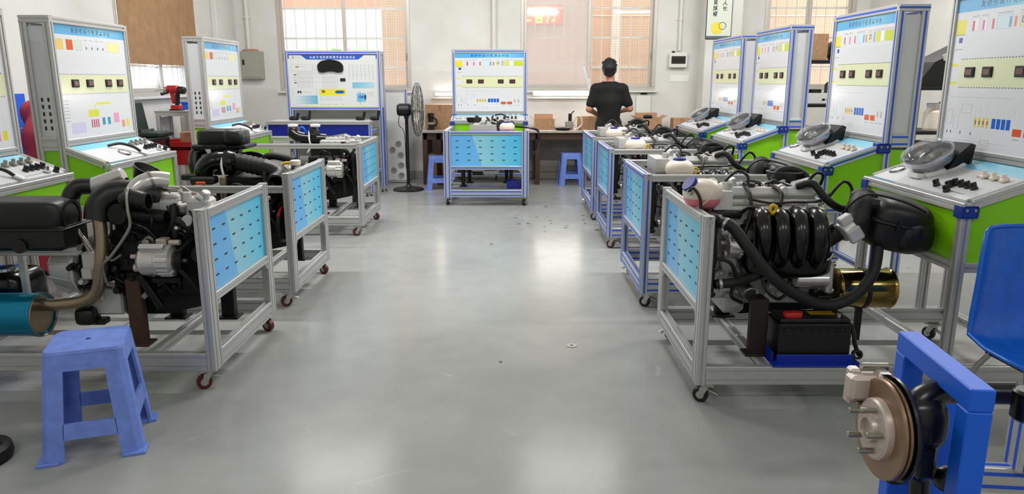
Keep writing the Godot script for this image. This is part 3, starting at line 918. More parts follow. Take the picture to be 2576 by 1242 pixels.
	var db := obj(t, "display_board", MB.new().quad(V(bx + 0.010, y1, -w2), V(bx + 0.010, y1, w2), V(bx + 0.010, y0, w2), V(bx + 0.010, y0, -w2), V(-1, 0, 0)).box(V(bx + 0.0155, (y0 + y1) / 2, 0), V(0.01, y1 - y0, w2 * 2)), M.print_diesel if left else M.print_petrol)
	for k in 4:
		var u: float = ([0.20, 0.40, 0.675, 0.855] if left else [0.205, 0.375, 0.665, 0.835])[k]
		var vv := 0.51 if left else 0.487
		var c := V(bx + 0.008, y1 - (y1 - y0) * vv, (u * 2 - 1) * w2)
		var me := obj(db, "meter", MB.new().box(c, V(0.012, 0.052, 0.078), 0.003), M.socket)
		obj(me, "meter_window", MB.new().box(c - V(0.005, 0, 0), V(0.006, 0.030, 0.052), 0.001), M.dark_red)
	if left:
		for s in [-1, 1]:
			var sp2 := node(t, "socket_plate")
			for i in 5:
				for k in 2: obj(sp2, "socket", MB.new().box(V(bx + 0.075 + k * 0.04, yb + 0.12 + i * 0.045, s * (zc + 0.010)), V(0.012, 0.024, 0.004), 0.001), M.socket)
	return t

func stations() -> void:
	var R := {"left": false, "bx": 1.52, "yb": 1.10, "top": 1.955, "turn": 0.0, "near_sign": 1.0, "rail_x": 1.14, "gauges": false, "brackets": true, "dark_wheels": true}
	var L := {"left": true, "bx": 1.42, "yb": 1.075, "top": 1.89, "turn": PI, "near_sign": -1.0, "rail_x": 1.14, "gauges": false, "brackets": false, "dark_wheels": false, "blue": false}
	station(R.merged({"at": V(0.86, 0, -3.69), "W": 0.95, "blue": false, "near_rail": false, "far_rail": false, "label": "nearest right stand, plain silver frame, headlamp on its console, battery tray"}, true))
	station(R.merged({"at": V(0.86, 0, -5.20), "W": 0.95, "blue": true, "near_rail": true, "far_rail": true, "label": "second right stand from the camera, silver frame with blue slot strips"}, true))
	station(R.merged({"at": V(0.86, 0, -6.98), "W": 0.95, "blue": true, "near_rail": true, "far_rail": true, "dark_wheels": false, "label": "third right stand from the camera, blue slot strips and red castor"}, true))
	station(R.merged({"at": V(0.86, 0, -8.46), "W": 1.15, "blue": true, "near_rail": true, "far_rail": true, "label": "farthest right stand, in front of the man in black"}, true))
	station(L.merged({"at": V(-1.45, 0, -3.86), "W": 0.95, "near_rail": false, "far_rail": false, "label": "nearest left stand behind the blue stool, plain silver frame"}, true))
	station(L.merged({"at": V(-1.45, 0, -5.225), "W": 0.95, "near_rail": true, "far_rail": false, "rail_y": 0.80, "label": "second left stand from the camera, tall white diagram board"}, true))
	station(L.merged({"at": V(-1.45, 0, -7.54), "W": 0.95, "near_rail": true, "far_rail": true, "label": "farthest left stand, beside the blue fronted brake trainer"}, true))
	station(R.merged({"at": V(-0.31, 0, -8.85), "W": 1.03, "blue": true, "near_rail": true, "far_rail": true, "turn": PI / 2, "top": 1.90, "yb": 1.03, "gauges": true, "brackets": false, "label": "middle stand facing down the aisle, blue socket panel between the rows"}, true))
	engines()

# ---------- engines
func along_x(o: Vector3) -> Transform3D:   # lathe axis along +X
	return Transform3D(Basis(V(0, 1, 0), V(1, 0, 0), V(0, 0, -1)), o)

func lathe_x(prof: Array, o: Vector3, seg := 20) -> MB:
	return MB.new().lathe(prof, along_x(o), seg)

func bolts(p: Node, spots: Array, dir: Vector3, r := 0.007, m: Material = null) -> void:
	var mb := MB.new()
	for s in spots: mb.cyl(s, s + dir * 0.008, r, 6)
	obj(p, "bolt_heads", mb, m if m else M.zinc).set_meta("kind", "stuff")

func clamp_ring(p: Node, at: Vector3, dir: Vector3, r: float, m: Material = null) -> void:
	var y := dir.normalized()
	var x := y.cross(V(0.3, 0.2, 0.9)).normalized()
	obj(p, "hose_clamp", MB.new().lathe([Vector2(r, -0.007), Vector2(r + 0.004, -0.007), Vector2(r + 0.004, 0.007), Vector2(r, 0.007)], Transform3D(Basis(x, y, x.cross(y)), at), 16).box(at + x * (r + 0.006), V(0.014, 0.014, 0.014), 0.002), m if m else M.zinc)

func pulley(p: Node, at: Vector3, r: float, w: float, m: Material) -> void:
	var pr := [Vector2(0, -w / 2), Vector2(r * 0.3, -w / 2), Vector2(r * 0.35, -w / 4), Vector2(r * 0.75, -w / 4), Vector2(r * 0.8, -w / 2), Vector2(r, -w / 2)]
	for k in 4:
		pr.append(Vector2(r, -w / 2 + w * (k + 0.2) / 4)); pr.append(Vector2(r * 0.95, -w / 2 + w * (k + 0.5) / 4)); pr.append(Vector2(r, -w / 2 + w * (k + 0.8) / 4))
	pr.append(Vector2(r, w / 2)); pr.append(Vector2(r * 0.8, w / 2)); pr.append(Vector2(r * 0.7, w / 3)); pr.append(Vector2(0, w / 3))
	var o := obj(p, "pulley", lathe_x(pr, at, 28), m)
	obj(o, "pulley_nut", MB.new().cyl(at - V(w / 2 + 0.012, 0, 0), at + V(w / 2 + 0.008, 0, 0), r * 0.2, 8), M.zinc)

func bellows(a: Vector3, b: Vector3, r: float, k: int) -> MB:
	var pts := []
	var rad := []
	for i in k * 4 + 1:
		pts.append(a.lerp(b, i / (k * 4.0)))
		rad.append(r * (1.0 if i % 4 in [1, 2] else 0.86))
	return MB.new().tube(pts, rad, 18, false)

func alternator(p: Node, c: Vector3, r: float, L: float) -> void:
	var b := obj(p, "alternator_body", lathe_x([Vector2(0, -L / 2), Vector2(r * 0.75, -L / 2), Vector2(r * 0.97, -L * 0.4), Vector2(r, -L * 0.3), Vector2(r, L * 0.02), Vector2(r * 0.96, L * 0.03), Vector2(r * 0.96, L * 0.07), Vector2(r, L * 0.08), Vector2(r * 0.97, L * 0.42), Vector2(r * 0.7, L / 2), Vector2(0, L / 2)], c, 26), M.silver)
	for k in 18:
		var a := TAU * k / 18
		obj(b, "cooling_fin", MB.new().box(c + V(L * 0.25, cos(a) * r, sin(a) * r), V(L * 0.32, 0.012, 0.006), 0.002, Basis(V(1, 0, 0), -a + 0.0)), M.silver)
	for a in [0.6, 3.7]:
		obj(b, "mounting_ear", MB.new().box(c + V(0, cos(a) * r * 1.15, sin(a) * r * 1.15), V(L * 0.7, 0.05, 0.03), 0.006, Basis(V(1, 0, 0), a)), M.silver)
	obj(b, "terminal", MB.new().cyl(c + V(-L * 0.75, 0.02, 0), c + V(-L / 2, 0.02, 0), 0.012, 10).cyl(c + V(-L * 0.62, -0.03, 0.02), c + V(-L / 2, -0.03, 0.02), 0.02, 10), M.hub)
	pulley(p, c + V(L / 2 + 0.03, 0, 0), r * 0.72, 0.03, M.black)

# small castings, unions and clips that crowd the side of an engine
func clutter(e: Node3D, count: int, lo: Vector3, hi: Vector3, mats: Array, s: int) -> void:
	rng.seed = s
	for k in count:
		var c := V(rng.randf_range(lo.x, hi.x), rng.randf_range(lo.y, hi.y), rng.randf_range(lo.z, hi.z))
		var m: Material = mats[rng.randi() % mats.size()]
		var q := rng.randf_range(0.6, 1.3)
		match k % 4:
			0: obj(e, "union", MB.new().cyl(c, c + V(0, 0, 0.05 * q), 0.014 * q, 12, 0.003).cyl(c, c + V(0, 0, 0.02 * q), 0.022 * q, 6, 0.002), m)
			1: obj(e, "bracket", MB.new().box(c, V(0.05 * q, 0.022 * q, 0.03), 0.004, Basis(V(0, 0, 1), rng.randf_range(-1, 1))).cyl(c, c + V(0, 0, 0.028), 0.008, 8), m)
			2: obj(e, "sensor", MB.new().cyl(c, c + V(0.03 * q, 0.02, 0.03), 0.012 * q, 10, 0.002).box(c + V(0.03 * q, 0.02, 0.03), V(0.025, 0.02, 0.02) * q, 0.004), m)
			3: obj(e, "small_pipe", MB.new().tube(smooth([c, c + V(0.03, 0.03, 0.03) * q, c + V(0.09, 0.01, 0.035) * q, c + V(0.13, -0.05, 0.01) * q], 4), 0.007 * q, 7), m)

func sp_low(e: Node3D) -> void:
	var sp := []
	for k in 8: sp.append(V(0.23 + k * 0.06, 0.445, 0.12))
	for k in 5: sp.append(V(0.20, 0.50 + k * 0.09, 0.135))
	bolts(e, sp, V(0, 0, 1), 0.008)
	clutter(e, 10, V(0.17, 0.46, 0.11), V(0.28, 0.90, 0.15), [M.cast, M.cast, M.black], 51)
	clutter(e, 10, V(0.34, 0.46, 0.13), V(0.66, 0.56, 0.19), [M.cast, M.black, M.black], 52)
	clutter(e, 12, V(0.24, 0.955, -0.10), V(0.66, 0.98, 0.06), [M.black, M.cast, M.black], 53)
	obj(e, "water_pump", MB.new().cyl(V(0.205, 0.62, 0.13), V(0.205, 0.62, 0.19), 0.042, 16, 0.006).box(V(0.24, 0.60, 0.14), V(0.08, 0.07, 0.05), 0.012), M.cast)
	obj(e, "tensioner", MB.new().box(V(0.175, 0.80, 0.165), V(0.05, 0.09, 0.045), 0.012).cyl(V(0.16, 0.84, 0.17), V(0.13, 0.84, 0.17), 0.022, 14, 0.003), M.cast)
	obj(e, "oil_filter", MB.new().cyl(V(0.30, 0.49, 0.12), V(0.31, 0.47, 0.22), 0.036, 18, 0.006), M.bright_steel)

func engine_petrol(at: Vector3, turn: float, label: String, front: bool) -> Node3D:
	var e := thing("petrol_engine", label, "engine", at, turn, "petrol engines on the stands")
	# block and head
	var bk := obj(e, "engine_block", MB.new().box(V(0.45, 0.62, -0.04), V(0.46, 0.34, 0.30), 0.02).box(V(0.45, 0.50, -0.04), V(0.50, 0.10, 0.34), 0.015), M.cast)
	for k in 5: obj(bk, "rib", MB.new().box(V(0.25 + k * 0.1, 0.60, 0.113), V(0.014, 0.24, 0.02), 0.004), M.cast)
	obj(e, "crankcase", MB.new().box(V(0.43, 0.425, -0.03), V(0.48, 0.06, 0.30), 0.01).box(V(0.25, 0.40, 0.05), V(0.12, 0.10, 0.20), 0.02), M.cast)
	sp_low(e)
	obj(e, "oil_pan", MB.new().prism([Vector2(0.20, 0.45), Vector2(0.70, 0.45), Vector2(0.68, 0.36), Vector2(0.30, 0.335), Vector2(0.22, 0.37)], 0.28, Transform3D(Basis.IDENTITY, V(0, 0, -0.18))), M.iron)
	obj(e, "cylinder_head", MB.new().box(V(0.45, 0.835, -0.04), V(0.50, 0.11, 0.31), 0.012), M.cast)
	var cv := obj(e, "cam_cover", MB.new().box(V(0.44, 0.905, -0.045), V(0.49, 0.035, 0.29), 0.012).box(V(0.44, 0.945, 0.03), V(0.46, 0.06, 0.10), 0.025).box(V(0.44, 0.945, -0.13), V(0.46, 0.06, 0.10), 0.025).box(V(0.46, 0.952, -0.05), V(0.24, 0.05, 0.09), 0.01), M.cast)
	for k in 5: obj(cv, "rib", MB.new().box(V(0.36 + k * 0.045, 0.981, -0.05), V(0.008, 0.012, 0.085), 0.002), M.cast)
	obj(cv, "sensor_mount", MB.new().cyl(V(0.22, 0.96, 0.02), V(0.22, 1.005, 0.03), 0.026, 14, 0.004).cyl(V(0.27, 0.96, -0.04), V(0.25, 1.01, -0.03), 0.022, 14, 0.004), M.cast)
	obj(cv, "oil_cap", MB.new().cyl(V(0.33, 0.965, 0.02), V(0.33, 0.995, 0.02), 0.03, 16, 0.004), M.black)
	var sp := []
	for k in 7: sp.append(V(0.215 + k * 0.075, 0.912, 0.092))
	bolts(e, sp, V(0, 0.5, 0.9).normalized())
	# timing side, toward the aisle
	var tc := obj(e, "timing_cover", MB.new().prism([Vector2(-0.20, 0.42), Vector2(0.11, 0.42), Vector2(0.14, 0.60), Vector2(0.13, 0.86), Vector2(0.12, 0.965), Vector2(-0.2, 0.965), Vector2(-0.21, 0.7)], 0.09, Transform3D(Basis(V(0, 0, 1), V(0, 1, 0), V(-1, 0, 0)), V(0.222, 0, 0.0))), M.cast)
	for k in 4: obj(tc, "rib", MB.new().box(V(0.18, 0.60 + k * 0.09, 0.005), V(0.07, 0.014, 0.275), 0.003), M.cast)
	obj(tc, "bracket", MB.new().box(V(0.19, 0.80, 0.13), V(0.03, 0.13, 0.05), 0.006).box(V(0.21, 0.70, 0.15), V(0.03, 0.16, 0.03), 0.006), M.cast)
	pulley(e, V(0.115, 0.535, 0.06), 0.075, 0.035, M.iron)
	pulley(e, V(0.115, 0.70, -0.08), 0.05, 0.03, M.iron)
	obj(e, "drive_belt", MB.new().tube(smooth([V(0.135, 0.46, 0.02), V(0.135, 0.52, 0.10), V(0.135, 0.72, 0.17), V(0.135, 0.75, 0.10), V(0.135, 0.745, -0.08), V(0.135, 0.68, -0.12), V(0.135, 0.5, -0.05), V(0.135, 0.46, 0.02)], 4), 0.011, 8, false), M.rubber)
	alternator(e, V(0.235, 0.70, 0.175), 0.055, 0.10)
	# inlet manifold: plenum and four runners
	for k in 4:
		var x := 0.335 + k * 0.088
		var o := obj(e, "inlet_runner", MB.new().tube(smooth([V(x, 0.835, 0.10), V(x, 0.865, 0.18), V(x - 0.005, 0.85, 0.255), V(x - 0.008, 0.78, 0.292), V(x - 0.005, 0.69, 0.275), V(x, 0.62, 0.22), V(x, 0.58, 0.16)], 4), [0.034, 0.035, 0.036, 0.037, 0.038, 0.039, 0.040, 0.041, 0.042, 0.043, 0.043, 0.044, 0.044, 0.044, 0.044, 0.044, 0.043, 0.043, 0.042, 0.042, 0.04, 0.04, 0.04, 0.04, 0.04], 14), M.black_gloss)
		obj(o, "runner_rib", MB.new().tube(smooth([V(x + 0.043, 0.85, 0.15), V(x + 0.043, 0.83, 0.26), V(x + 0.043, 0.74, 0.30), V(x + 0.043, 0.64, 0.26)], 4), 0.006, 6), M.black)
	obj(e, "plenum", MB.new().blob(V(0.47, 0.64, 0.20), V(0.22, 0.085, 0.075), 0.5), M.black_gloss)
	obj(e, "throttle_flange", MB.new().tube(smooth([V(0.58, 0.70, 0.22), V(0.65, 0.76, 0.25), V(0.69, 0.80, 0.27)], 4), 0.045, 14), M.black_gloss)
	obj(e, "fuel_rail", MB.new().cyl(V(0.30, 0.885, 0.15), V(0.66, 0.885, 0.15), 0.011, 10).box(V(0.60, 0.895, 0.15), V(0.06, 0.04, 0.035), 0.006), M.silver)
	for k in 4: obj(e, "injector", MB.new().cyl(V(0.335 + k * 0.088, 0.895, 0.16), V(0.335 + k * 0.088, 0.855, 0.135), 0.012, 10), M.black)
	var dip := obj(e, "dipstick", MB.new().tube(smooth([V(0.30, 0.50, 0.14), V(0.31, 0.78, 0.24), V(0.375, 0.875, 0.25)], 5), 0.006, 7), M.black)
	obj(dip, "dipstick_ring", MB.new().tube(smooth([V(0.376, 0.88, 0.25), V(0.362, 0.895, 0.258), V(0.362, 0.915, 0.26), V(0.376, 0.922, 0.26), V(0.390, 0.91, 0.258), V(0.388, 0.892, 0.254), V(0.376, 0.88, 0.25)], 4), 0.0075, 8), M.yellow)
	# throttle body, duct and air box
	var td := V(0.75, 0.55, -0.25).normalized()
	var ta := V(0.695, 0.79, 0.285)
	obj(e, "throttle_body", MB.new().cyl(ta, ta + td * 0.075, 0.048, 18, 0.004).box(ta + td * 0.035 + V(-0.02, 0.05, 0.02), V(0.06, 0.04, 0.05), 0.006, Basis(V(0, 0, 1), 0.6)).box(ta + td * 0.04 + V(0.02, -0.02, 0.045), V(0.07, 0.07, 0.03), 0.008, Basis(V(0, 0, 1), 0.6)), M.cast)
	obj(e, "air_duct", MB.new().tube(smooth([ta + td * 0.07, V(0.78, 0.86, 0.26), V(0.80, 0.915, 0.23), V(0.85, 0.94, 0.16)], 5), 0.05, 16), M.rubber)
	obj(e, "duct_bellows", bellows(V(0.795, 0.90, 0.235), V(0.86, 0.942, 0.15), 0.060, 4), M.rubber)
	var ab := Basis(V(0, 0, 1), -0.22) * Basis(V(1, 0, 0), 0.12)
	var ax := obj(e, "air_filter_box", MB.new().blob(V(0.985, 0.825, 0.16), V(0.15, 0.125, 0.17), 0.5, ab, 20, 12).box(V(0.90, 0.92, 0.16), V(0.17, 0.06, 0.22), 0.022, ab).blob(V(1.04, 0.78, 0.22), V(0.10, 0.09, 0.12), 0.6), M.black)
	obj(ax, "seam", MB.new().blob(V(0.985, 0.845, 0.16), V(0.158, 0.012, 0.178), 0.3, ab, 20, 6), M.black)
	for k in 2: obj(ax, "clip", MB.new().box(V(0.94 + k * 0.1, 0.83 - k * 0.03, 0.335), V(0.02, 0.05, 0.012), 0.003, ab), M.iron)
	# hoses
	obj(e, "radiator_hose", MB.new().tube(smooth([V(0.11, 0.85, 0.31), V(0.16, 0.835, 0.35), V(0.235, 0.735, 0.39), V(0.385, 0.575, 0.40), V(0.60, 0.462, 0.36), V(0.76, 0.49, 0.33), V(0.86, 0.60, 0.30), V(0.89, 0.74, 0.26)], 6), 0.027, 14), M.rubber)
	clamp_ring(e, V(0.135, 0.845, 0.335), V(0.7, -0.3, 0.6), 0.027)
	obj(e, "radiator_hose", MB.new().tube(smooth([V(0.11, 0.545, 0.30), V(0.22, 0.555, 0.29), V(0.33, 0.575, 0.24), V(0.42, 0.58, 0.14)], 5), 0.023, 14), M.rubber)
	clamp_ring(e, V(0.135, 0.547, 0.298), V(1, 0.1, 0), 0.023)
	obj(e, "radiator_hose", MB.new().tube(smooth([V(0.11, 0.855, 0.14), V(0.18, 0.86, 0.15), V(0.26, 0.85, 0.12)], 5), 0.021, 12), M.rubber)
	obj(e, "heater_hose", MB.new().tube(smooth([V(0.56, 0.98, 0.05), V(0.62, 1.0, 0.09), V(0.68, 0.93, 0.12), V(0.76, 0.88, 0.10), V(0.84, 0.87, 0.05)], 5), 0.019, 12), M.rubber)
	obj(e, "breather_hose", MB.new().tube(smooth([V(0.50, 0.99, -0.12), V(0.53, 1.035, -0.13), V(0.60, 1.045, -0.14), V(0.66, 1.02, -0.12), V(0.68, 0.97, -0.08)], 5), 0.018, 12), M.rubber)
	obj(e, "breather_box", MB.new().lathe([Vector2(0.075, 0), Vector2(0.09, 0.02), Vector2(0.10, 0.06), Vector2(0.085, 0.062), Vector2(0.075, 0.03)], Transform3D(Basis.IDENTITY, V(0.58, 0.97, -0.17)), 18), M.black)
	obj(e, "coil_pack", MB.new().box(V(0.60, 0.985, 0.02), V(0.11, 0.05, 0.075), 0.012, Basis(V(0, 0, 1), 0.25)), M.silver)
	# wiring
	rng.seed = 9
	var runs := [[V(0.30, 0.99, 0.03), V(0.31, 0.95, 0.11), V(0.30, 0.86, 0.17), V(0.27, 0.76, 0.20), V(0.31, 0.70, 0.22)], [V(0.30, 0.93, 0.12), V(0.40, 0.915, 0.16), V(0.50, 0.92, 0.16), V(0.62, 0.92, 0.15), V(0.70, 0.95, 0.10)], [V(0.44, 0.985, 0.05), V(0.46, 0.955, 0.12), V(0.44, 0.90, 0.17)], [V(0.61, 1.01, 0.06), V(0.64, 1.05, 0.07), V(0.68, 1.04, 0.06), V(0.68, 0.99, 0.04)], [V(0.72, 0.90, 0.02), V(0.80, 1.0, 0.02), V(0.85, 0.96, 0.02), V(0.83, 0.86, 0.04)], [V(0.70, 0.83, 0.24), V(0.72, 0.92, 0.28), V(0.80, 0.98, 0.30), V(0.95, 0.95, 0.33), V(1.06, 0.90, 0.33)], [V(0.35, 0.60, 0.22), V(0.36, 0.52, 0.28), V(0.42, 0.47, 0.29), V(0.49, 0.50, 0.24), V(0.50, 0.57, 0.20)], [V(0.12, 0.66, 0.24), V(0.19, 0.64, 0.26), V(0.22, 0.56, 0.26), V(0.20, 0.48, 0.27), V(0.27, 0.43, 0.22)], [V(0.20, 1.0, 0.03), V(0.27, 1.05, 0.0), V(0.32, 1.03, 0.02), V(0.31, 0.97, 0.06)]]
	for r in runs: obj(e, "wiring_loom", MB.new().tube(smooth(r, 5), rng.randf_range(0.006, 0.010), 8), M.black)
	if front:
		for k in 2: obj(e, "hanging_cable", MB.new().tube(smooth([V(0.30, 0.95, 0.10), V(0.25, 0.94 - k * 0.01, 0.41), V(0.15, 0.925, 0.53), V(0.11, 0.88 + k * 0.02, 0.63), V(0.10, 0.74, 0.62 - k * 0.02), V(0.10, 0.64 - k * 0.03, 0.58)], 5), 0.008, 8), M.black)
		obj(e, "cable_plug", MB.new().box(V(0.10, 0.62, 0.575), V(0.025, 0.05, 0.025), 0.004), M.black)
	# gearbox end, starter
	obj(e, "bell_housing", lathe_x([Vector2(0, 0), Vector2(0.15, 0), Vector2(0.15, 0.02), Vector2(0.12, 0.07), Vector2(0.10, 0.09), Vector2(0, 0.09)], V(0.68, 0.56, -0.04), 24), M.cast)
	var stm := obj(e, "starter_motor", MB.new().cyl(V(0.52, 0.55, 0.225), V(0.68, 0.55, 0.225), 0.038, 18, 0.006).cyl(V(0.53, 0.60, 0.235), V(0.64, 0.60, 0.235), 0.023, 14, 0.004).box(V(0.685, 0.56, 0.2), V(0.03, 0.16, 0.10), 0.01), M.silver)
	for y in [0.625, 0.49]: obj(stm, "bolt", MB.new().cyl(V(0.69, y, 0.215), V(0.715, y, 0.215), 0.014, 6), M.bright_steel)
	obj(e, "brake_line", MB.new().tube(smooth([V(0.62, 0.645, 0.25), V(0.66, 0.66, 0.26), V(0.68, 0.69, 0.26)], 4), 0.006, 8), M.chrome)
	# mounting legs
	for s in [1, -1]:
		var z := 0.30 if s > 0 else -0.30
		obj(e, "mounting_leg", MB.new().box(V(0.33, 0.335, z), V(0.085, 0.28, 0.045), 0.006).box(V(0.33, 0.2, z), V(0.13, 0.012, 0.09), 0.003).box(V(0.33, 0.46, z * 0.72), V(0.08, 0.03, 0.16), 0.005), M.brown_iron)
		obj(e, "mounting_leg", MB.new().box(V(0.66, 0.335, z * 0.8), V(0.07, 0.28, 0.045), 0.006).box(V(0.66, 0.2, z * 0.8), V(0.11, 0.012, 0.09), 0.003).box(V(0.66, 0.46, z * 0.65), V(0.06, 0.03, 0.12), 0.005), M.iron)
	# radiator behind the socket panel
	var rd := obj(e, "radiator", MB.new().box(V(0.085, 0.69, 0.02), V(0.04, 0.36, 0.58), 0.006).box(V(0.085, 0.87, 0.02), V(0.05, 0.03, 0.62), 0.01).box(V(0.085, 0.50, 0.02), V(0.05, 0.03, 0.62), 0.01), M.black)
	for k in 2:
		var c := V(0.115, 0.68, -0.12 + k * 0.27)
		obj(rd, "fan_shroud", lathe_x([Vector2(0.105, 0), Vector2(0.12, 0), Vector2(0.12, 0.02), Vector2(0.105, 0.02)], c - V(0.012, 0, 0), 24), M.black)
		var fb := MB.new().cyl(c - V(0.005, 0, 0), c + V(0.012, 0, 0), 0.03, 14)
		for j in 7: fb.box(c + V(0.002, cos(j * TAU / 7) * 0.062, sin(j * TAU / 7) * 0.062), V(0.004, 0.075, 0.03), 0.001, Basis(V(1, 0, 0), j * TAU / 7) * Basis(V(0, 1, 0), 0.5))
		obj(rd, "fan_blades", fb, M.black)
	# silencer
	var mu := obj(e, "silencer", lathe_x([Vector2(0, 0), Vector2(0.09, 0), Vector2(0.10, 0.005), Vector2(0.105, 0.012), Vector2(0.10, 0.02), Vector2(0.10, 0.27), Vector2(0.105, 0.278), Vector2(0.10, 0.288), Vector2(0.09, 0.29), Vector2(0, 0.29)], V(0.765, 0.47, 0.10), 30), M.gold)
	obj(mu, "pipe", MB.new().tube(smooth([V(0.70, 0.43, -0.02), V(0.74, 0.46, 0.06), V(0.77, 0.47, 0.10)], 4), 0.024, 12), M.steel)
	obj(mu, "silencer_strap", lathe_x([Vector2(0.101, 0), Vector2(0.104, 0), Vector2(0.104, 0.02), Vector2(0.101, 0.02)], V(0.90, 0.47, 0.10), 24).box(V(0.91, 0.29, 0.10), V(0.03, 0.19, 0.02)), M.brown_iron)
	return e

func canister(at: Vector3) -> void:
	var t := thing("fuel_canister", "black fuel canister with a chrome neck ring at the left edge", "canister", at)
	obj(t, "canister_body", MB.new().blob(V(0, 0.17, 0), V(0.12, 0.17, 0.14), 0.4, Basis.IDENTITY, 22, 12), M.black_gloss)
	obj(t, "neck_ring", MB.new().lathe([Vector2(0.045, 0.0), Vector2(0.07, 0.0), Vector2(0.07, 0.014), Vector2(0.045, 0.014), Vector2(0.045, 0)], Transform3D(Basis.IDENTITY, V(-0.01, 0.335, 0.02)), 22), M.chrome)
	obj(t, "neck_cap", MB.new().cyl(V(-0.01, 0.33, 0.02), V(-0.01, 0.352, 0.02), 0.04, 18, 0.004), M.black)

func coolant_tank(at: Vector3, turn: float, tilt: float, label: String) -> void:
	var t := thing("coolant_tank", label, "coolant tank", at, turn, "white coolant tanks")
	var bs := Basis(V(0, 0, 1), tilt) * Basis(V(1, 0, 0), tilt * 0.25)
	obj(t, "tank_shell", MB.new().blob(V(0, 0.015, 0), V(0.095, 0.068, 0.086), 0.85, Basis.IDENTITY, 24, 12, -0.3, 1.0).lathe([Vector2(0.087, -0.004), Vector2(0.093, -0.003), Vector2(0.093, 0.003), Vector2(0.087, 0.004)], Transform3D(bs, V(0, 0.01, 0)), 24), M.cream)
	obj(t, "coolant", MB.new().blob(V(0, 0.0, 0), V(0.09, 0.07, 0.082), 0.85, Basis.IDENTITY, 24, 8, -1.0, -0.02), M.pink)
	var up := bs * V(0, 1, 0)
	obj(t, "cap", MB.new().lathe([Vector2(0, 0.016), Vector2(0.040, 0.016), Vector2(0.043, 0.012), Vector2(0.043, 0.0), Vector2(0.040, -0.004), Vector2(0, -0.004)], Transform3D(bs, up * (0.076 if tilt < 0.3 else 0.088)), 22), M.deep_blue)
	obj(t, "spout", MB.new().cyl(V(0, -0.06, 0), V(0, -0.09, 0), 0.013, 10), M.cream)
	if tilt < 0.3: return
	obj(t, "spout", MB.new().cyl(V(-0.06, 0.02, 0.05), V(-0.085, 0.03, 0.075), 0.014, 10), M.zinc)
	obj(t, "hose", MB.new().tube(smooth([V(-0.082, 0.03, 0.07), V(-0.07, 0.05, 0.10), V(-0.04, 0.0, 0.12), V(-0.035, -0.09, 0.125)], 5), 0.008, 8), M.brown_iron)

func headlamp(at: Vector3, turn: float, label: String) -> void:
	var t := thing("headlamp_unit", label, "headlamp", at, turn, "clear headlamp units on the consoles")
	var bs := Basis(V(0, 0, 1), 0.55)
	obj(t, "base_tray", MB.new().box(V(0.02, 0.012, 0.03), V(0.20, 0.03, 0.20), 0.008, Basis(V(0, 0, 1), 0.28)).box(V(-0.09, -0.02, 0.05), V(0.05, 0.025, 0.1), 0.004), M.white)
	obj(t, "housing", MB.new().prism([Vector2(-0.03, 0.0), Vector2(0.11, 0.035), Vector2(0.125, 0.12), Vector2(0.095, 0.13), Vector2(0.02, 0.07)], 0.17, Transform3D(Basis(V(0, 1, 0), 0.25), V(0.0, 0.02, -0.03))), M.black)
	obj(t, "reflector", MB.new().blob(V(-0.035, 0.085, 0.03), V(0.105, 0.085, 0.135), 0.8, bs, 24, 8, -1.0, 0.1), M.reflector)
	for s in [-1, 1]:
		obj(t, "bulb_bowl", MB.new().lathe([Vector2(0.012, -0.03), Vector2(0.028, -0.02), Vector2(0.038, 0.005), Vector2(0.04, 0.005), Vector2(0.03, -0.025)], Transform3D(bs, V(-0.035, 0.085, 0.03 + s * 0.055)), 18), M.bright_steel)
	obj(t, "lens", MB.new().blob(V(-0.04, 0.09, 0.03), V(0.116, 0.052, 0.148), 0.8, bs, 26, 10, -0.1, 1.0), M.lens)
	obj(t, "lens_rim", MB.new().lathe([Vector2(0.108, -0.005), Vector2(0.116, -0.005), Vector2(0.116, 0.005), Vector2(0.108, 0.005)], Transform3D(bs.scaled_local(V(1, 1, 1.27)), V(-0.035, 0.085, 0.03)), 26), M.clear_rim)
	obj(t, "wire", MB.new().tube(smooth([V(0.11, 0.12, 0.08), V(0.15, 0.14, 0.08), V(0.15, 0.08, 0.10), V(0.13, 0.04, 0.12)], 5), 0.007, 8), M.black)

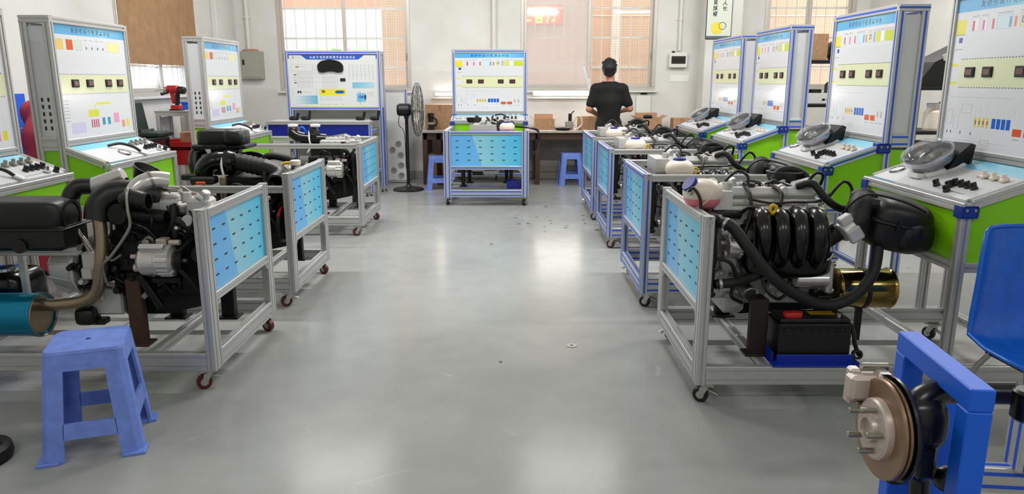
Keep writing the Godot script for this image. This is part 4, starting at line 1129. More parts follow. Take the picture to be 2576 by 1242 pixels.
func diesel_core(e: Node3D, cover: bool) -> void:
	var bk := obj(e, "engine_block", MB.new().box(V(-0.31, 0.60, 0.12), V(0.50, 0.34, 0.34), 0.02).box(V(-0.31, 0.80, 0.12), V(0.46, 0.10, 0.28), 0.015).box(V(-0.36, 0.64, 0.30), V(0.30, 0.16, 0.05), 0.02), M.iron)
	for k in 5: obj(bk, "rib", MB.new().box(V(-0.52 + k * 0.1, 0.60, 0.293), V(0.016, 0.28, 0.02), 0.004), M.iron)
	var sp := []
	for k in 9:
		sp.append(V(-0.54 + k * 0.058, 0.475, 0.29)); sp.append(V(-0.54 + k * 0.058, 0.74, 0.295))
	bolts(e, sp, V(0, 0, 1), 0.008, M.iron)
	obj(e, "oil_pan", MB.new().prism([Vector2(-0.56, 0.44), Vector2(-0.06, 0.44), Vector2(-0.10, 0.38), Vector2(-0.32, 0.33), Vector2(-0.52, 0.33)], 0.28, Transform3D(Basis.IDENTITY, V(0, 0, -0.02))), M.iron)
	if cover:
		var hc := obj(e, "head_cover", MB.new().box(V(-0.30, 0.885, 0.20), V(0.28, 0.075, 0.16), 0.015).box(V(-0.30, 0.93, 0.20), V(0.18, 0.025, 0.10), 0.008), M.cast)
		for k in 4: obj(hc, "rib", MB.new().box(V(-0.40 + k * 0.06, 0.885, 0.283), V(0.008, 0.06, 0.012), 0.002), M.cast)
		rng.seed = 12
		var pump := obj(e, "injection_pump", MB.new().box(V(-0.10, 0.88, 0.24), V(0.12, 0.10, 0.12), 0.015).cyl(V(-0.16, 0.90, 0.26), V(-0.16, 0.96, 0.26), 0.026, 16, 0.004).cyl(V(-0.08, 0.90, 0.26), V(-0.05, 0.965, 0.28), 0.022, 16, 0.004).cyl(V(-0.13, 0.83, 0.30), V(-0.13, 0.83, 0.35), 0.028, 16, 0.004).cyl(V(-0.07, 0.80, 0.29), V(-0.07, 0.80, 0.345), 0.022, 16, 0.004), M.cast)
		for k in 12:
			var c := V(rng.randf_range(-0.19, -0.02), rng.randf_range(0.76, 0.96), rng.randf_range(0.26, 0.33))
			obj(pump, "fitting", MB.new().cyl(c, c + V(rng.randf_range(-0.5, 0.5), rng.randf_range(-0.3, 0.8), 0.6).normalized() * rng.randf_range(0.02, 0.04), rng.randf_range(0.008, 0.017), 10, 0.002), M.silver)
		for k in 4: obj(pump, "fuel_pipe", MB.new().tube(smooth([V(-0.13 + k * 0.012, 0.95, 0.25), V(-0.2 - k * 0.03, 0.98 - k * 0.006, 0.22), V(-0.24 - k * 0.06, 0.93, 0.15)], 5), 0.0045, 6), M.bright_steel)
	alternator(e, V(-0.265, 0.645, 0.40), 0.073, 0.17)
	obj(e, "alternator_bracket", MB.new().box(V(-0.24, 0.735, 0.38), V(0.05, 0.035, 0.06), 0.005).cyl(V(-0.20, 0.735, 0.40), V(-0.15, 0.735, 0.40), 0.014, 10), M.hub)
	obj(e, "support_arm", MB.new().box(V(-0.34, 0.48, 0.36), V(0.035, 0.19, 0.03), 0.004, Basis(V(0, 0, 1), 0.5)).box(V(-0.24, 0.545, 0.38), V(0.14, 0.03, 0.04), 0.006), M.iron)
	clutter(e, 26, V(-0.55, 0.46, 0.29), V(-0.22, 0.86, 0.34), [M.iron, M.black, M.black_gloss, M.iron, M.bright_steel], 61)
	clutter(e, 10, V(-0.74, 0.45, 0.24), V(-0.58, 0.72, 0.30), [M.cast, M.iron, M.black], 62)
	clutter(e, 8, V(-0.27, 0.48, 0.27), V(-0.21, 0.80, 0.31), [M.black, M.iron], 63)
	# front end: pulleys, belt and fan drive close to the socket panel
	pulley(e, V(-0.055, 0.53, 0.30), 0.085, 0.05, M.black)
	pulley(e, V(-0.06, 0.72, 0.16), 0.06, 0.04, M.black)
	obj(e, "drive_belt", MB.new().tube(smooth([V(-0.155, 0.69, 0.43), V(-0.10, 0.77, 0.22), V(-0.06, 0.785, 0.15), V(-0.06, 0.68, 0.09), V(-0.055, 0.50, 0.22), V(-0.055, 0.44, 0.30), V(-0.09, 0.50, 0.38), V(-0.15, 0.61, 0.43)], 5), 0.012, 8), M.rubber)
	obj(e, "front_cover", MB.new().box(V(-0.075, 0.62, 0.12), V(0.03, 0.36, 0.34), 0.012).cyl(V(-0.11, 0.66, 0.27), V(-0.08, 0.66, 0.33), 0.05, 16), M.black)
	obj(e, "hose", MB.new().tube(smooth([V(-0.09, 0.80, 0.20), V(-0.10, 0.76, 0.30), V(-0.17, 0.83, 0.34), V(-0.22, 0.80, 0.30)], 5), 0.02, 10), M.rubber)
	obj(e, "hose", MB.new().tube(smooth([V(-0.20, 0.84, 0.30), V(-0.205, 0.90, 0.31), V(-0.20, 0.75, 0.33), V(-0.21, 0.70, 0.28)], 5), 0.018, 10), M.rubber)
	# bell housing and clutch end
	var bh := obj(e, "bell_housing", lathe_x([Vector2(0, 0), Vector2(0.08, 0), Vector2(0.115, 0.03), Vector2(0.15, 0.14), Vector2(0.165, 0.16), Vector2(0.165, 0.175), Vector2(0, 0.175)], V(-0.91, 0.56, 0.16), 14), M.cast)
	for k in 10:
		var a := TAU * k / 10
		obj(bh, "rib", MB.new().box(V(-0.82, 0.56 + cos(a) * 0.128, 0.16 + sin(a) * 0.128), V(0.15, 0.014, 0.012), 0.003, Basis(V(1, 0, 0), a) * Basis(V(0, 0, 1), 0.28)), M.cast)
	obj(e, "flywheel_case", lathe_x([Vector2(0, 0), Vector2(0.15, 0), Vector2(0.155, 0.02), Vector2(0.15, 0.15), Vector2(0, 0.15)], V(-0.735, 0.56, 0.12), 22), M.iron)
	obj(e, "rear_casting", MB.new().box(V(-0.64, 0.60, 0.29), V(0.10, 0.13, 0.06), 0.012).box(V(-0.66, 0.56, 0.32), V(0.06, 0.06, 0.03), 0.008), M.cast)
	obj(e, "rear_bracket", MB.new().box(V(-0.60, 0.40, 0.27), V(0.16, 0.13, 0.05), 0.01).box(V(-0.64, 0.44, 0.30), V(0.07, 0.05, 0.04), 0.006), M.cast)
	for k in 2: obj(e, "linkage_rod", MB.new().cyl(V(-0.72 + k * 0.03, 0.80 - k * 0.06, 0.28), V(-0.66 + k * 0.02, 0.66, 0.28), 0.010, 10), M.bright_steel)
	for x in [-0.43, -0.14]:
		for s in [1, -1] if x < -0.3 else [-1]:
			var z := 0.33 if s > 0 else -0.10
			obj(e, "mounting_leg", MB.new().box(V(x, 0.365, z), V(0.075, 0.34, 0.05), 0.005).box(V(x, 0.2, z), V(0.12, 0.012, 0.10), 0.003), M.rust if x < -0.3 and s > 0 else M.iron)

func engine_diesel(at: Vector3, kind: int, label: String) -> Node3D:
	var e := thing("diesel_engine", label, "engine", at, 0.0, "diesel engines on the left stands")
	diesel_core(e, kind != 1)
	if kind == 0:
		# turbo side: big black inlet bend, steel exhaust down to the silencer
		obj(e, "inlet_bend", MB.new().tube(smooth([V(-0.30, 0.93, 0.22), V(-0.40, 0.955, 0.25), V(-0.50, 0.955, 0.28), V(-0.56, 0.91, 0.31), V(-0.575, 0.83, 0.33)], 6), 0.062, 18), M.black)
		for k in 3: clamp_ring(e, V(-0.36 - k * 0.05, 0.945 + k * 0.005, 0.235 + k * 0.012), V(-1, 0.15, 0.2), 0.063, M.black_gloss)
		obj(e, "exhaust_pipe", MB.new().tube(smooth([V(-0.565, 0.85, 0.33), V(-0.555, 0.74, 0.35), V(-0.56, 0.62, 0.37), V(-0.60, 0.48, 0.365), V(-0.68, 0.428, 0.36), V(-0.80, 0.41, 0.36), V(-0.92, 0.41, 0.36)], 6), 0.031, 16), M.steel)
		var sl := obj(e, "silencer", lathe_x([Vector2(0, 0), Vector2(0.10, 0), Vector2(0.108, 0.01), Vector2(0.108, 0.36), Vector2(0.113, 0.365), Vector2(0.113, 0.38), Vector2(0.104, 0.385), Vector2(0.08, 0.372), Vector2(0, 0.372)], V(-1.27, 0.36, 0.36), 28), M.teal_pipe)
		obj(sl, "end_plate", lathe_x([Vector2(0.0, 0), Vector2(0.098, 0), Vector2(0.106, 0.012), Vector2(0.11, 0.012), Vector2(0.11, -0.006)], V(-0.892, 0.36, 0.36), 28), M.steel)
		obj(e, "boost_pipe", MB.new().tube(smooth([V(-0.41, 0.92, 0.31), V(-0.395, 0.965, 0.30), V(-0.36, 1.005, 0.28), V(-0.31, 1.02, 0.25), V(-0.26, 1.01, 0.22)], 6), 0.042, 18), M.silver)
		clamp_ring(e, V(-0.325, 1.018, 0.26), V(0.8, 0.25, -0.5), 0.042, M.bright_steel)
		obj(e, "hose_elbow", MB.new().tube(smooth([V(-0.42, 0.93, 0.34), V(-0.37, 0.945, 0.36), V(-0.31, 0.93, 0.37)], 5), 0.042, 16, false).lathe([Vector2(0.036, 0), Vector2(0.044, 0), Vector2(0.044, 0.02), Vector2(0.036, 0.02)], along_x(V(-0.315, 0.93, 0.37)), 18), M.black)
		obj(e, "oil_filter", MB.new().cyl(V(-0.71, 0.965, 0.16), V(-0.52, 1.03, 0.14), 0.038, 18, 0.006), M.silver)
		obj(e, "filter_elbow", MB.new().tube(smooth([V(-0.68, 0.975, 0.16), V(-0.74, 0.97, 0.18), V(-0.77, 0.92, 0.2), V(-0.76, 0.84, 0.22)], 5), 0.042, 14), M.black)
		obj(e, "open_funnel", MB.new().lathe([Vector2(0.03, 0), Vector2(0.05, 0.03), Vector2(0.075, 0.10), Vector2(0.070, 0.10), Vector2(0.045, 0.03)], Transform3D(Basis(V(0, 0, 1), -0.5), V(-0.45, 0.97, 0.12)), 18), M.black)
		obj(e, "steel_line", MB.new().tube(smooth([V(-0.40, 0.96, 0.31), V(-0.385, 0.99, 0.38), V(-0.38, 0.90, 0.405), V(-0.378, 0.82, 0.405), V(-0.42, 0.75, 0.405), V(-0.49, 0.665, 0.405), V(-0.535, 0.62, 0.40), V(-0.54, 0.53, 0.38)], 5), 0.0085, 8), M.bright_steel)
		obj(e, "steel_line", MB.new().tube(smooth([V(-0.53, 0.72, 0.35), V(-0.53, 0.66, 0.37), V(-0.50, 0.64, 0.38), V(-0.45, 0.67, 0.38)], 5), 0.0065, 8), M.bright_steel)
		obj(e, "exhaust_manifold", MB.new().tube(smooth([V(-0.52, 0.84, 0.28), V(-0.40, 0.85, 0.30), V(-0.25, 0.84, 0.30)], 5), 0.035, 12).cyl(V(-0.46, 0.86, 0.27), V(-0.46, 0.86, 0.36), 0.055, 18, 0.01), M.iron)
		for k in 5: obj(e, "wiring_loom", MB.new().tube(smooth([V(-0.55 + k * 0.1, 0.92 - k * 0.01, 0.28), V(-0.5 + k * 0.1, 0.83, 0.345), V(-0.52 + k * 0.09, 0.74, 0.33)], 4), 0.006, 6), M.black)
	if kind == 0:
		# black air filter box at the stand end, reaching out of the picture
		var ax := obj(e, "air_filter_box", MB.new().blob(V(-0.93, 0.85, 0.30), V(0.22, 0.085, 0.12), 0.3, Basis.IDENTITY, 20, 10).box(V(-0.93, 0.755, 0.31), V(0.46, 0.12, 0.24), 0.02).cyl(V(-0.90, 0.725, 0.42), V(-0.90, 0.725, 0.445), 0.035, 16), M.black)
		obj(ax, "box_mouth", MB.new().lathe([Vector2(0.065, 0), Vector2(0.08, 0), Vector2(0.08, 0.05), Vector2(0.065, 0.05)], along_x(V(-0.76, 0.85, 0.30)), 20), M.black)
		obj(ax, "seam", MB.new().box(V(-0.93, 0.80, 0.31), V(0.49, 0.012, 0.26), 0.004), M.black)
		rail(e, "support_rail", V(-1.12, 0.672, 0.30), V(-0.70, 0.672, 0.30))
		obj(e, "support_strut", MB.new().box(V(-1.06, 0.42, 0.20), V(0.03, 0.46, 0.03), 0.003), M.alu)
		obj(e, "pump_unit", MB.new().blob(V(-0.70, 0.335, 0.30), V(0.05, 0.045, 0.05), 0.5).box(V(-0.66, 0.30, 0.28), V(0.09, 0.03, 0.06), 0.005), M.black)
	if kind == 1:
		var ax := obj(e, "air_filter_box", MB.new().blob(V(-0.57, 1.105, 0.03), V(0.165, 0.06, 0.10), 0.35, Basis.IDENTITY, 20, 10).box(V(-0.57, 1.048, 0.03), V(0.38, 0.03, 0.24), 0.01), M.black)
		obj(ax, "box_mouth", MB.new().blob(V(-0.47, 1.11, 0.11), V(0.07, 0.06, 0.06), 0.75, Basis.IDENTITY, 18, 10), M.black)
		for k in 6: obj(ax, "clip", MB.new().box(V(-0.66 + k * 0.05, 1.048, 0.155), V(0.012, 0.022, 0.01), 0.002), M.iron)
		obj(e, "filter_stand", MB.new().box(V(-0.57, 0.94, 0.0), V(0.20, 0.20, 0.08), 0.01), M.iron)
		obj(e, "inlet_bend", MB.new().tube(smooth([V(-0.42, 0.95, 0.16), V(-0.54, 0.965, 0.20), V(-0.63, 0.93, 0.22), V(-0.66, 0.85, 0.22)], 6), 0.062, 18), M.black_gloss)
		obj(e, "turbocharger", lathe_x([Vector2(0, -0.05), Vector2(0.06, -0.05), Vector2(0.085, -0.03), Vector2(0.09, 0), Vector2(0.08, 0.03), Vector2(0.05, 0.05), Vector2(0, 0.05)], V(-0.47, 0.95, 0.19), 22), M.black_gloss)
		for k in 3: clamp_ring(e, V(-0.55 + k * 0.06, 0.962, 0.2), V(1, 0, 0), 0.064, M.zinc if k == 1 else M.black_gloss)
		obj(e, "boost_hose", bellows(V(-0.43, 0.955, 0.20), V(-0.20, 0.915, 0.26), 0.062, 6), M.rubber)
		obj(e, "hose_elbow", MB.new().tube(smooth([V(-0.22, 0.92, 0.255), V(-0.14, 0.895, 0.27), V(-0.10, 0.87, 0.30), V(-0.11, 0.84, 0.37)], 5), 0.058, 16, false).lathe([Vector2(0.05, 0), Vector2(0.064, 0), Vector2(0.064, 0.03), Vector2(0.05, 0.03)], Transform3D(Basis(V(1, 0, 0), V(0, -0.4, 0.9).normalized(), V(0, 0.9, 0.4).normalized()), V(-0.11, 0.845, 0.36)), 18), M.black)
		obj(e, "upper_hose", MB.new().tube(smooth([V(-0.30, 0.88, 0.10), V(-0.27, 0.96, 0.10), V(-0.20, 0.985, 0.12), V(-0.05, 0.955, 0.14)], 5), 0.026, 12), M.rubber)
		for k in 3: obj(e, "cable", MB.new().tube(smooth([V(-0.45, 0.99, 0.05), V(-0.35, 1.0 - k * 0.015, 0.06), V(-0.26, 0.97 - k * 0.015, 0.10), V(-0.20, 0.88, 0.14)], 5), 0.010, 8), M.black)
		obj(e, "steel_line", MB.new().tube(smooth([V(-0.50, 1.0, 0.24), V(-0.505, 0.94, 0.28), V(-0.49, 0.86, 0.29), V(-0.48, 0.80, 0.29)], 5), 0.008, 8), M.white)
		obj(e, "filter_hose", MB.new().tube(smooth([V(-0.70, 1.03, 0.05), V(-0.755, 1.0, 0.07), V(-0.765, 0.93, 0.09), V(-0.75, 0.86, 0.10)], 5), 0.042, 14), M.black_gloss)
		obj(e, "steel_pipe", MB.new().cyl(V(-0.48, 0.86, 0.33), V(-0.49, 0.58, 0.33), 0.024, 12), M.steel)
		var yc := obj(e, "filler_cap", MB.new().cyl(V(-0.03, 0.93, 0.20), V(-0.03, 0.965, 0.20), 0.036, 16, 0.006), M.cream)
		obj(yc, "yellow_pipe", MB.new().tube(smooth([V(-0.06, 0.945, 0.20), V(-0.11, 0.94, 0.21), V(-0.125, 0.88, 0.22)], 5), 0.010, 8), M.yellow)
		var rf := obj(e, "cooling_fan", lathe_x([Vector2(0.10, -0.012), Vector2(0.12, -0.012), Vector2(0.12, 0.012), Vector2(0.10, 0.012)], V(-0.09, 0.55, 0.36), 24), M.iron)
		obj(rf, "red_guard", MB.new().tube(smooth([V(-0.09, 0.62, 0.46), V(-0.085, 0.66, 0.42), V(-0.085, 0.665, 0.36), V(-0.09, 0.64, 0.30)], 5), 0.010, 8), M.red)
		obj(e, "electrics_box", MB.new().box(V(-0.62, 0.84, 0.30), V(0.16, 0.05, 0.10), 0.01).box(V(-0.72, 0.86, 0.28), V(0.10, 0.04, 0.08), 0.008), M.black)
		obj(e, "relay", MB.new().box(V(-0.62, 0.828, 0.362), V(0.06, 0.018, 0.03), 0.003), M.orange)
	if kind == 2:
		obj(e, "turbocharger", lathe_x([Vector2(0, -0.05), Vector2(0.05, -0.05), Vector2(0.08, -0.03), Vector2(0.085, 0), Vector2(0.075, 0.03), Vector2(0.045, 0.05), Vector2(0, 0.05)], V(-0.52, 0.96, 0.16), 22), M.black_gloss)
		obj(e, "inlet_bend", MB.new().tube(smooth([V(-0.40, 0.92, 0.16), V(-0.55, 0.93, 0.18), V(-0.66, 0.945, 0.18), V(-0.73, 0.99, 0.16)], 6), 0.055, 16), M.black_gloss)
		obj(e, "inlet_head", MB.new().blob(V(-0.72, 0.99, 0.15), V(0.055, 0.06, 0.06), 0.6), M.black_gloss)
		obj(e, "steel_line", MB.new().tube(smooth([V(-0.55, 1.0, 0.22), V(-0.54, 0.93, 0.27), V(-0.53, 0.86, 0.27), V(-0.56, 0.80, 0.28)], 5), 0.008, 8), M.white)
		for k in 2: obj(e, "plug_cap", MB.new().blob(V(-0.50 - k * 0.22, 1.055, 0.17), V(0.05, 0.018, 0.03), 0.6), M.white)
		obj(e, "blue_connector", MB.new().tube(smooth([V(-0.58, 0.98, 0.2), V(-0.61, 1.04, 0.22), V(-0.64, 1.03, 0.22)], 4), 0.012, 8), M.steel_blue)
		obj(e, "hanging_harness", MB.new().tube(smooth([V(-0.08, 0.86, 0.30), V(-0.10, 0.70, 0.34), V(-0.09, 0.50, 0.35), V(-0.10, 0.32, 0.34)], 5), 0.03, 10), M.rubber)
		obj(e, "hanging_harness", MB.new().tube(smooth([V(-0.18, 0.84, 0.30), V(-0.20, 0.68, 0.36), V(-0.19, 0.45, 0.36), V(-0.20, 0.40, 0.34)], 5), 0.022, 10), M.rubber)
	return e

func engines() -> void:
	engine_petrol(V(0.86, 0, -3.69), 0, "petrol engine with glossy black inlet manifold on the nearest right stand", false)
	engine_petrol(V(0.86, 0, -5.20), 0, "petrol engine on the second right stand, under its silver top rail", false)
	engine_petrol(V(0.86, 0, -6.98), 0, "petrol engine on the third right stand from the camera", false)
	engine_petrol(V(0.86, 0, -8.46), 0, "petrol engine on the farthest right stand, before the man in black", false)
	engine_petrol(V(-0.31, 0, -8.85), PI / 2, "petrol engine on the middle stand, mostly behind its blue panel", true)
	coolant_tank(V(0.935, 0.945, -3.58), 0, 0.85, "white coolant tank with blue cap lying tilted on the nearest right stand")
	coolant_tank(V(1.13, 0.895, -4.95), 0, 0.06, "white coolant tank with pink coolant on the second right stand")
	coolant_tank(V(1.13, 0.895, -6.75), 0, 0.06, "white coolant tank on the third right stand")
	coolant_tank(V(1.13, 0.895, -8.2), 0, 0.06, "white coolant tank on the farthest right stand")
	coolant_tank(V(-0.06, 0.91, -9.08), 0, 0.06, "white coolant tank on the middle stand")
	headlamp(V(2.20, 1.035, -3.87), 0, "clear headlamp unit on the nearest right console")
	headlamp(V(2.20, 1.035, -5.36), 0, "clear headlamp unit on the second right console")
	headlamp(V(2.20, 1.035, -7.14), 0, "clear headlamp unit on the third right console")
	headlamp(V(2.20, 1.035, -8.62), 0, "clear headlamp unit on the farthest right console")
	engine_diesel(V(-1.45, 0, -3.86), 0, "diesel engine with steel exhaust pipe and alternator behind the blue stool")
	engine_diesel(V(-1.45, 0, -5.225), 1, "diesel engine with black air filter box on top, second left stand")
	engine_diesel(V(-1.45, 0, -7.54), 2, "diesel engine on the farthest left stand with white plug caps")
	battery(V(1.425, 0, -3.36), "black car battery in a blue tray on the nearest right stand")
	canister(V(-2.64, 0.195, -3.75))
	battery(V(1.425, 0, -4.87), "black car battery in a blue tray on the second right stand")
	var bt := thing("storage_tray", "blue plastic tray on the base of the middle stand", "tray", V(0.04, 0.195, -9.05))
	obj(bt, "tray_body", MB.new().box(V(0, 0.045, 0.075), V(0.2, 0.09, 0.006), 0.002).box(V(0, 0.045, -0.075), V(0.2, 0.09, 0.006), 0.002).box(V(-0.1, 0.045, 0), V(0.006, 0.09, 0.15), 0.002).box(V(0.1, 0.045, 0), V(0.006, 0.09, 0.15), 0.002).box(V(0, 0.004, 0), V(0.2, 0.008, 0.15)), M.deep_blue)
	obj(bt, "tray_rim", MB.new().box(V(0, 0.09, 0.08), V(0.215, 0.01, 0.014), 0.003).box(V(0, 0.09, -0.08), V(0.215, 0.01, 0.014), 0.003), M.deep_blue)

func battery(at: Vector3, label: String) -> void:
	var t := thing("car_battery", label, "battery", at, 0, "car batteries on the stands")
	obj(t, "tray", MB.new().box(V(0, 0.199, 0.03), V(0.42, 0.008, 0.24), 0.002).box(V(-0.195, 0.225, 0), V(0.006, 0.05, 0.18), 0.002).box(V(0, 0.22, 0.10), V(0.36, 0.04, 0.006), 0.002), M.tray_blue)
	var c := obj(t, "case", MB.new().box(V(0, 0.295, 0), V(0.34, 0.175, 0.17), 0.006).box(V(0, 0.375, 0), V(0.35, 0.02, 0.178), 0.004), M.black)
	for k in 8: obj(c, "case_rib", MB.new().box(V(-0.145 + k * 0.041, 0.36, 0.087), V(0.006, 0.04, 0.006), 0.001), M.black)
	obj(c, "lid", MB.new().box(V(0, 0.395, 0), V(0.33, 0.022, 0.155), 0.006), M.black)
	for s in [-1, 1]: obj(c, "terminal", MB.new().cyl(V(s * 0.12, 0.405, 0.045), V(s * 0.12, 0.425, 0.045), 0.012, 12), M.zinc)
	obj(t, "terminal_cover", MB.new().blob(V(-0.10, 0.418, 0.045), V(0.045, 0.018, 0.024), 0.6).cyl(V(-0.07, 0.41, 0.05), V(-0.07, 0.435, 0.05), 0.014, 10), M.red)
	obj(t, "warning_label", MB.new().box(V(0.06, 0.4065, -0.02), V(0.12, 0.002, 0.05)), M.yellow)
	obj(t, "cable", MB.new().tube(smooth([V(0.12, 0.425, 0.045), V(0.175, 0.36, 0.07), V(0.19, 0.29, 0.08), V(0.215, 0.23, 0.08)], 5), 0.010, 8), M.black)
	obj(t, "cable_clamp", MB.new().lathe([Vector2(0.014, -0.01), Vector2(0.024, -0.01), Vector2(0.024, 0.01), Vector2(0.014, 0.01)], Transform3D(Basis(V(1, 0, 0), 1.3), V(0.205, 0.235, 0.085)), 14), M.case_green)

# ---------- foreground
func hex(mb: MB, p: Array) -> void:   # p: eight corners, bottom four then top four
	var c := Vector3.ZERO
	for q in p: c += q / 8.0
	for f in [[0, 1, 2, 3], [4, 5, 6, 7], [0, 1, 5, 4], [1, 2, 6, 5], [2, 3, 7, 6], [3, 0, 4, 7]]:
		var m: Vector3 = (p[f[0]] + p[f[1]] + p[f[2]] + p[f[3]]) / 4.0
		mb.quad(p[f[0]], p[f[1]], p[f[2]], p[f[3]], m - c)

func stool_pt(side: int, u: float, v: float, inset: float) -> Vector3:
	var w := lerpf(0.185, 0.140, v / 0.46)
	return Basis(V(0, 1, 0), side * PI / 2) * V(u * w, v, w - inset)

func stool_slab(mb: MB, side: int, u0: float, u1: float, v0: float, v1: float, w0 := -9.0, w1 := -9.0) -> void:
	if w0 < -5: w0 = u0; w1 = u1
	var p := []
	for a in [[u0, v0, u1], [w0, v1, w1]]:
		p.append(stool_pt(side, a[0], a[1], 0)); p.append(stool_pt(side, a[2], a[1], 0)); p.append(stool_pt(side, a[2], a[1], 0.012)); p.append(stool_pt(side, a[0], a[1], 0.012))
	hex(mb, p)

func stool(at: Vector3, turn: float, label: String) -> void:
	var t := thing("plastic_stool", label, "stool", at, turn, "blue plastic stools")
	if not cache.has("stool"):
		var parts := []
		var seat := MB.new()
		var poly := []
		for k in 4:
			for j in 5:
				var a := k * PI / 2 + j * PI / 8
				poly.append(Vector2((0.105 if k in [0, 3] else -0.105) + cos(a) * 0.035, (0.105 if k < 2 else -0.105) + sin(a) * 0.035))
		var flat := Basis(V(1, 0, 0), V(0, 0, 1), V(0, -1, 0))
		seat.prism(poly, 0.012, Transform3D(flat, V(0, 0.455, 0)))
		var big := []
		for q in poly: big.append(q * 1.03)
		for k in poly.size():
			var a: Vector2 = poly[k]
			var b: Vector2 = poly[(k + 1) % poly.size()]
			seat.quad(V(a.x, 0.455, a.y), V(b.x, 0.455, b.y), V(b.x * 1.03, 0.443, b.y * 1.03), V(a.x * 1.03, 0.443, a.y * 1.03), V(a.x, 0.02, a.y))
		for s in 4: stool_slab(seat, s, -0.88, 0.88, 0.375, 0.444)
		parts.append(seat.mesh())
		for s in 4:
			var leg := MB.new()
			stool_slab(leg, s, 0.56, 0.88, 0.0, 0.375, 0.50, 0.88)
			stool_slab(leg, (s + 1) % 4, -0.88, -0.56, 0.0, 0.375, -0.88, -0.50)
			var n4 := (s + 1) % 4
			var cq := []
			for vv in [0.0, 0.444]: cq.append_array([stool_pt(s, 0.88, vv, 0), stool_pt(n4, -0.88, vv, 0), stool_pt(n4, -0.88, vv, 0.012), stool_pt(s, 0.88, vv, 0.012)])
			hex(leg, cq)
			var c := stool_pt(s, 0.95, 0.006, 0.0)
			leg.box(c + V(-c.x, 0, -c.z).normalized() * 0.035, V(0.085, 0.012, 0.085), 0.002, Basis(V(0, 1, 0), s * PI / 2))
			parts.append(leg.mesh())
		var st := []
		for s in 4:
			var b := MB.new()
			stool_slab(b, s, -0.56, 0.56, 0.095 if s % 2 == 0 else 0.13, 0.16 if s % 2 == 0 else 0.20)
			st.append(b.mesh())
		var pl := MB.new().box(stool_pt(0, 0, 0.405, -0.001), V(0.05, 0.022, 0.003), 0.001, Basis(V(1, 0, 0), -0.1))
		cache["stool"] = [parts, st, pl.mesh(), MB.new().cyl(V(0, 0.4551, 0), V(0, 0.4556, 0), 0.011, 14).mesh()]
	var c: Array = cache["stool"]
	obj(t, "seat", c[0][0], M.stool_blue)
	for k in 4:
		obj(t, "leg", c[0][k + 1], M.stool_blue)
		obj(t, "stretcher", c[1][k], M.stool_blue)
	obj(t, "maker_plate", c[2], M.stool_blue)
	obj(t, "seat_hole", c[3], M.deep_blue)

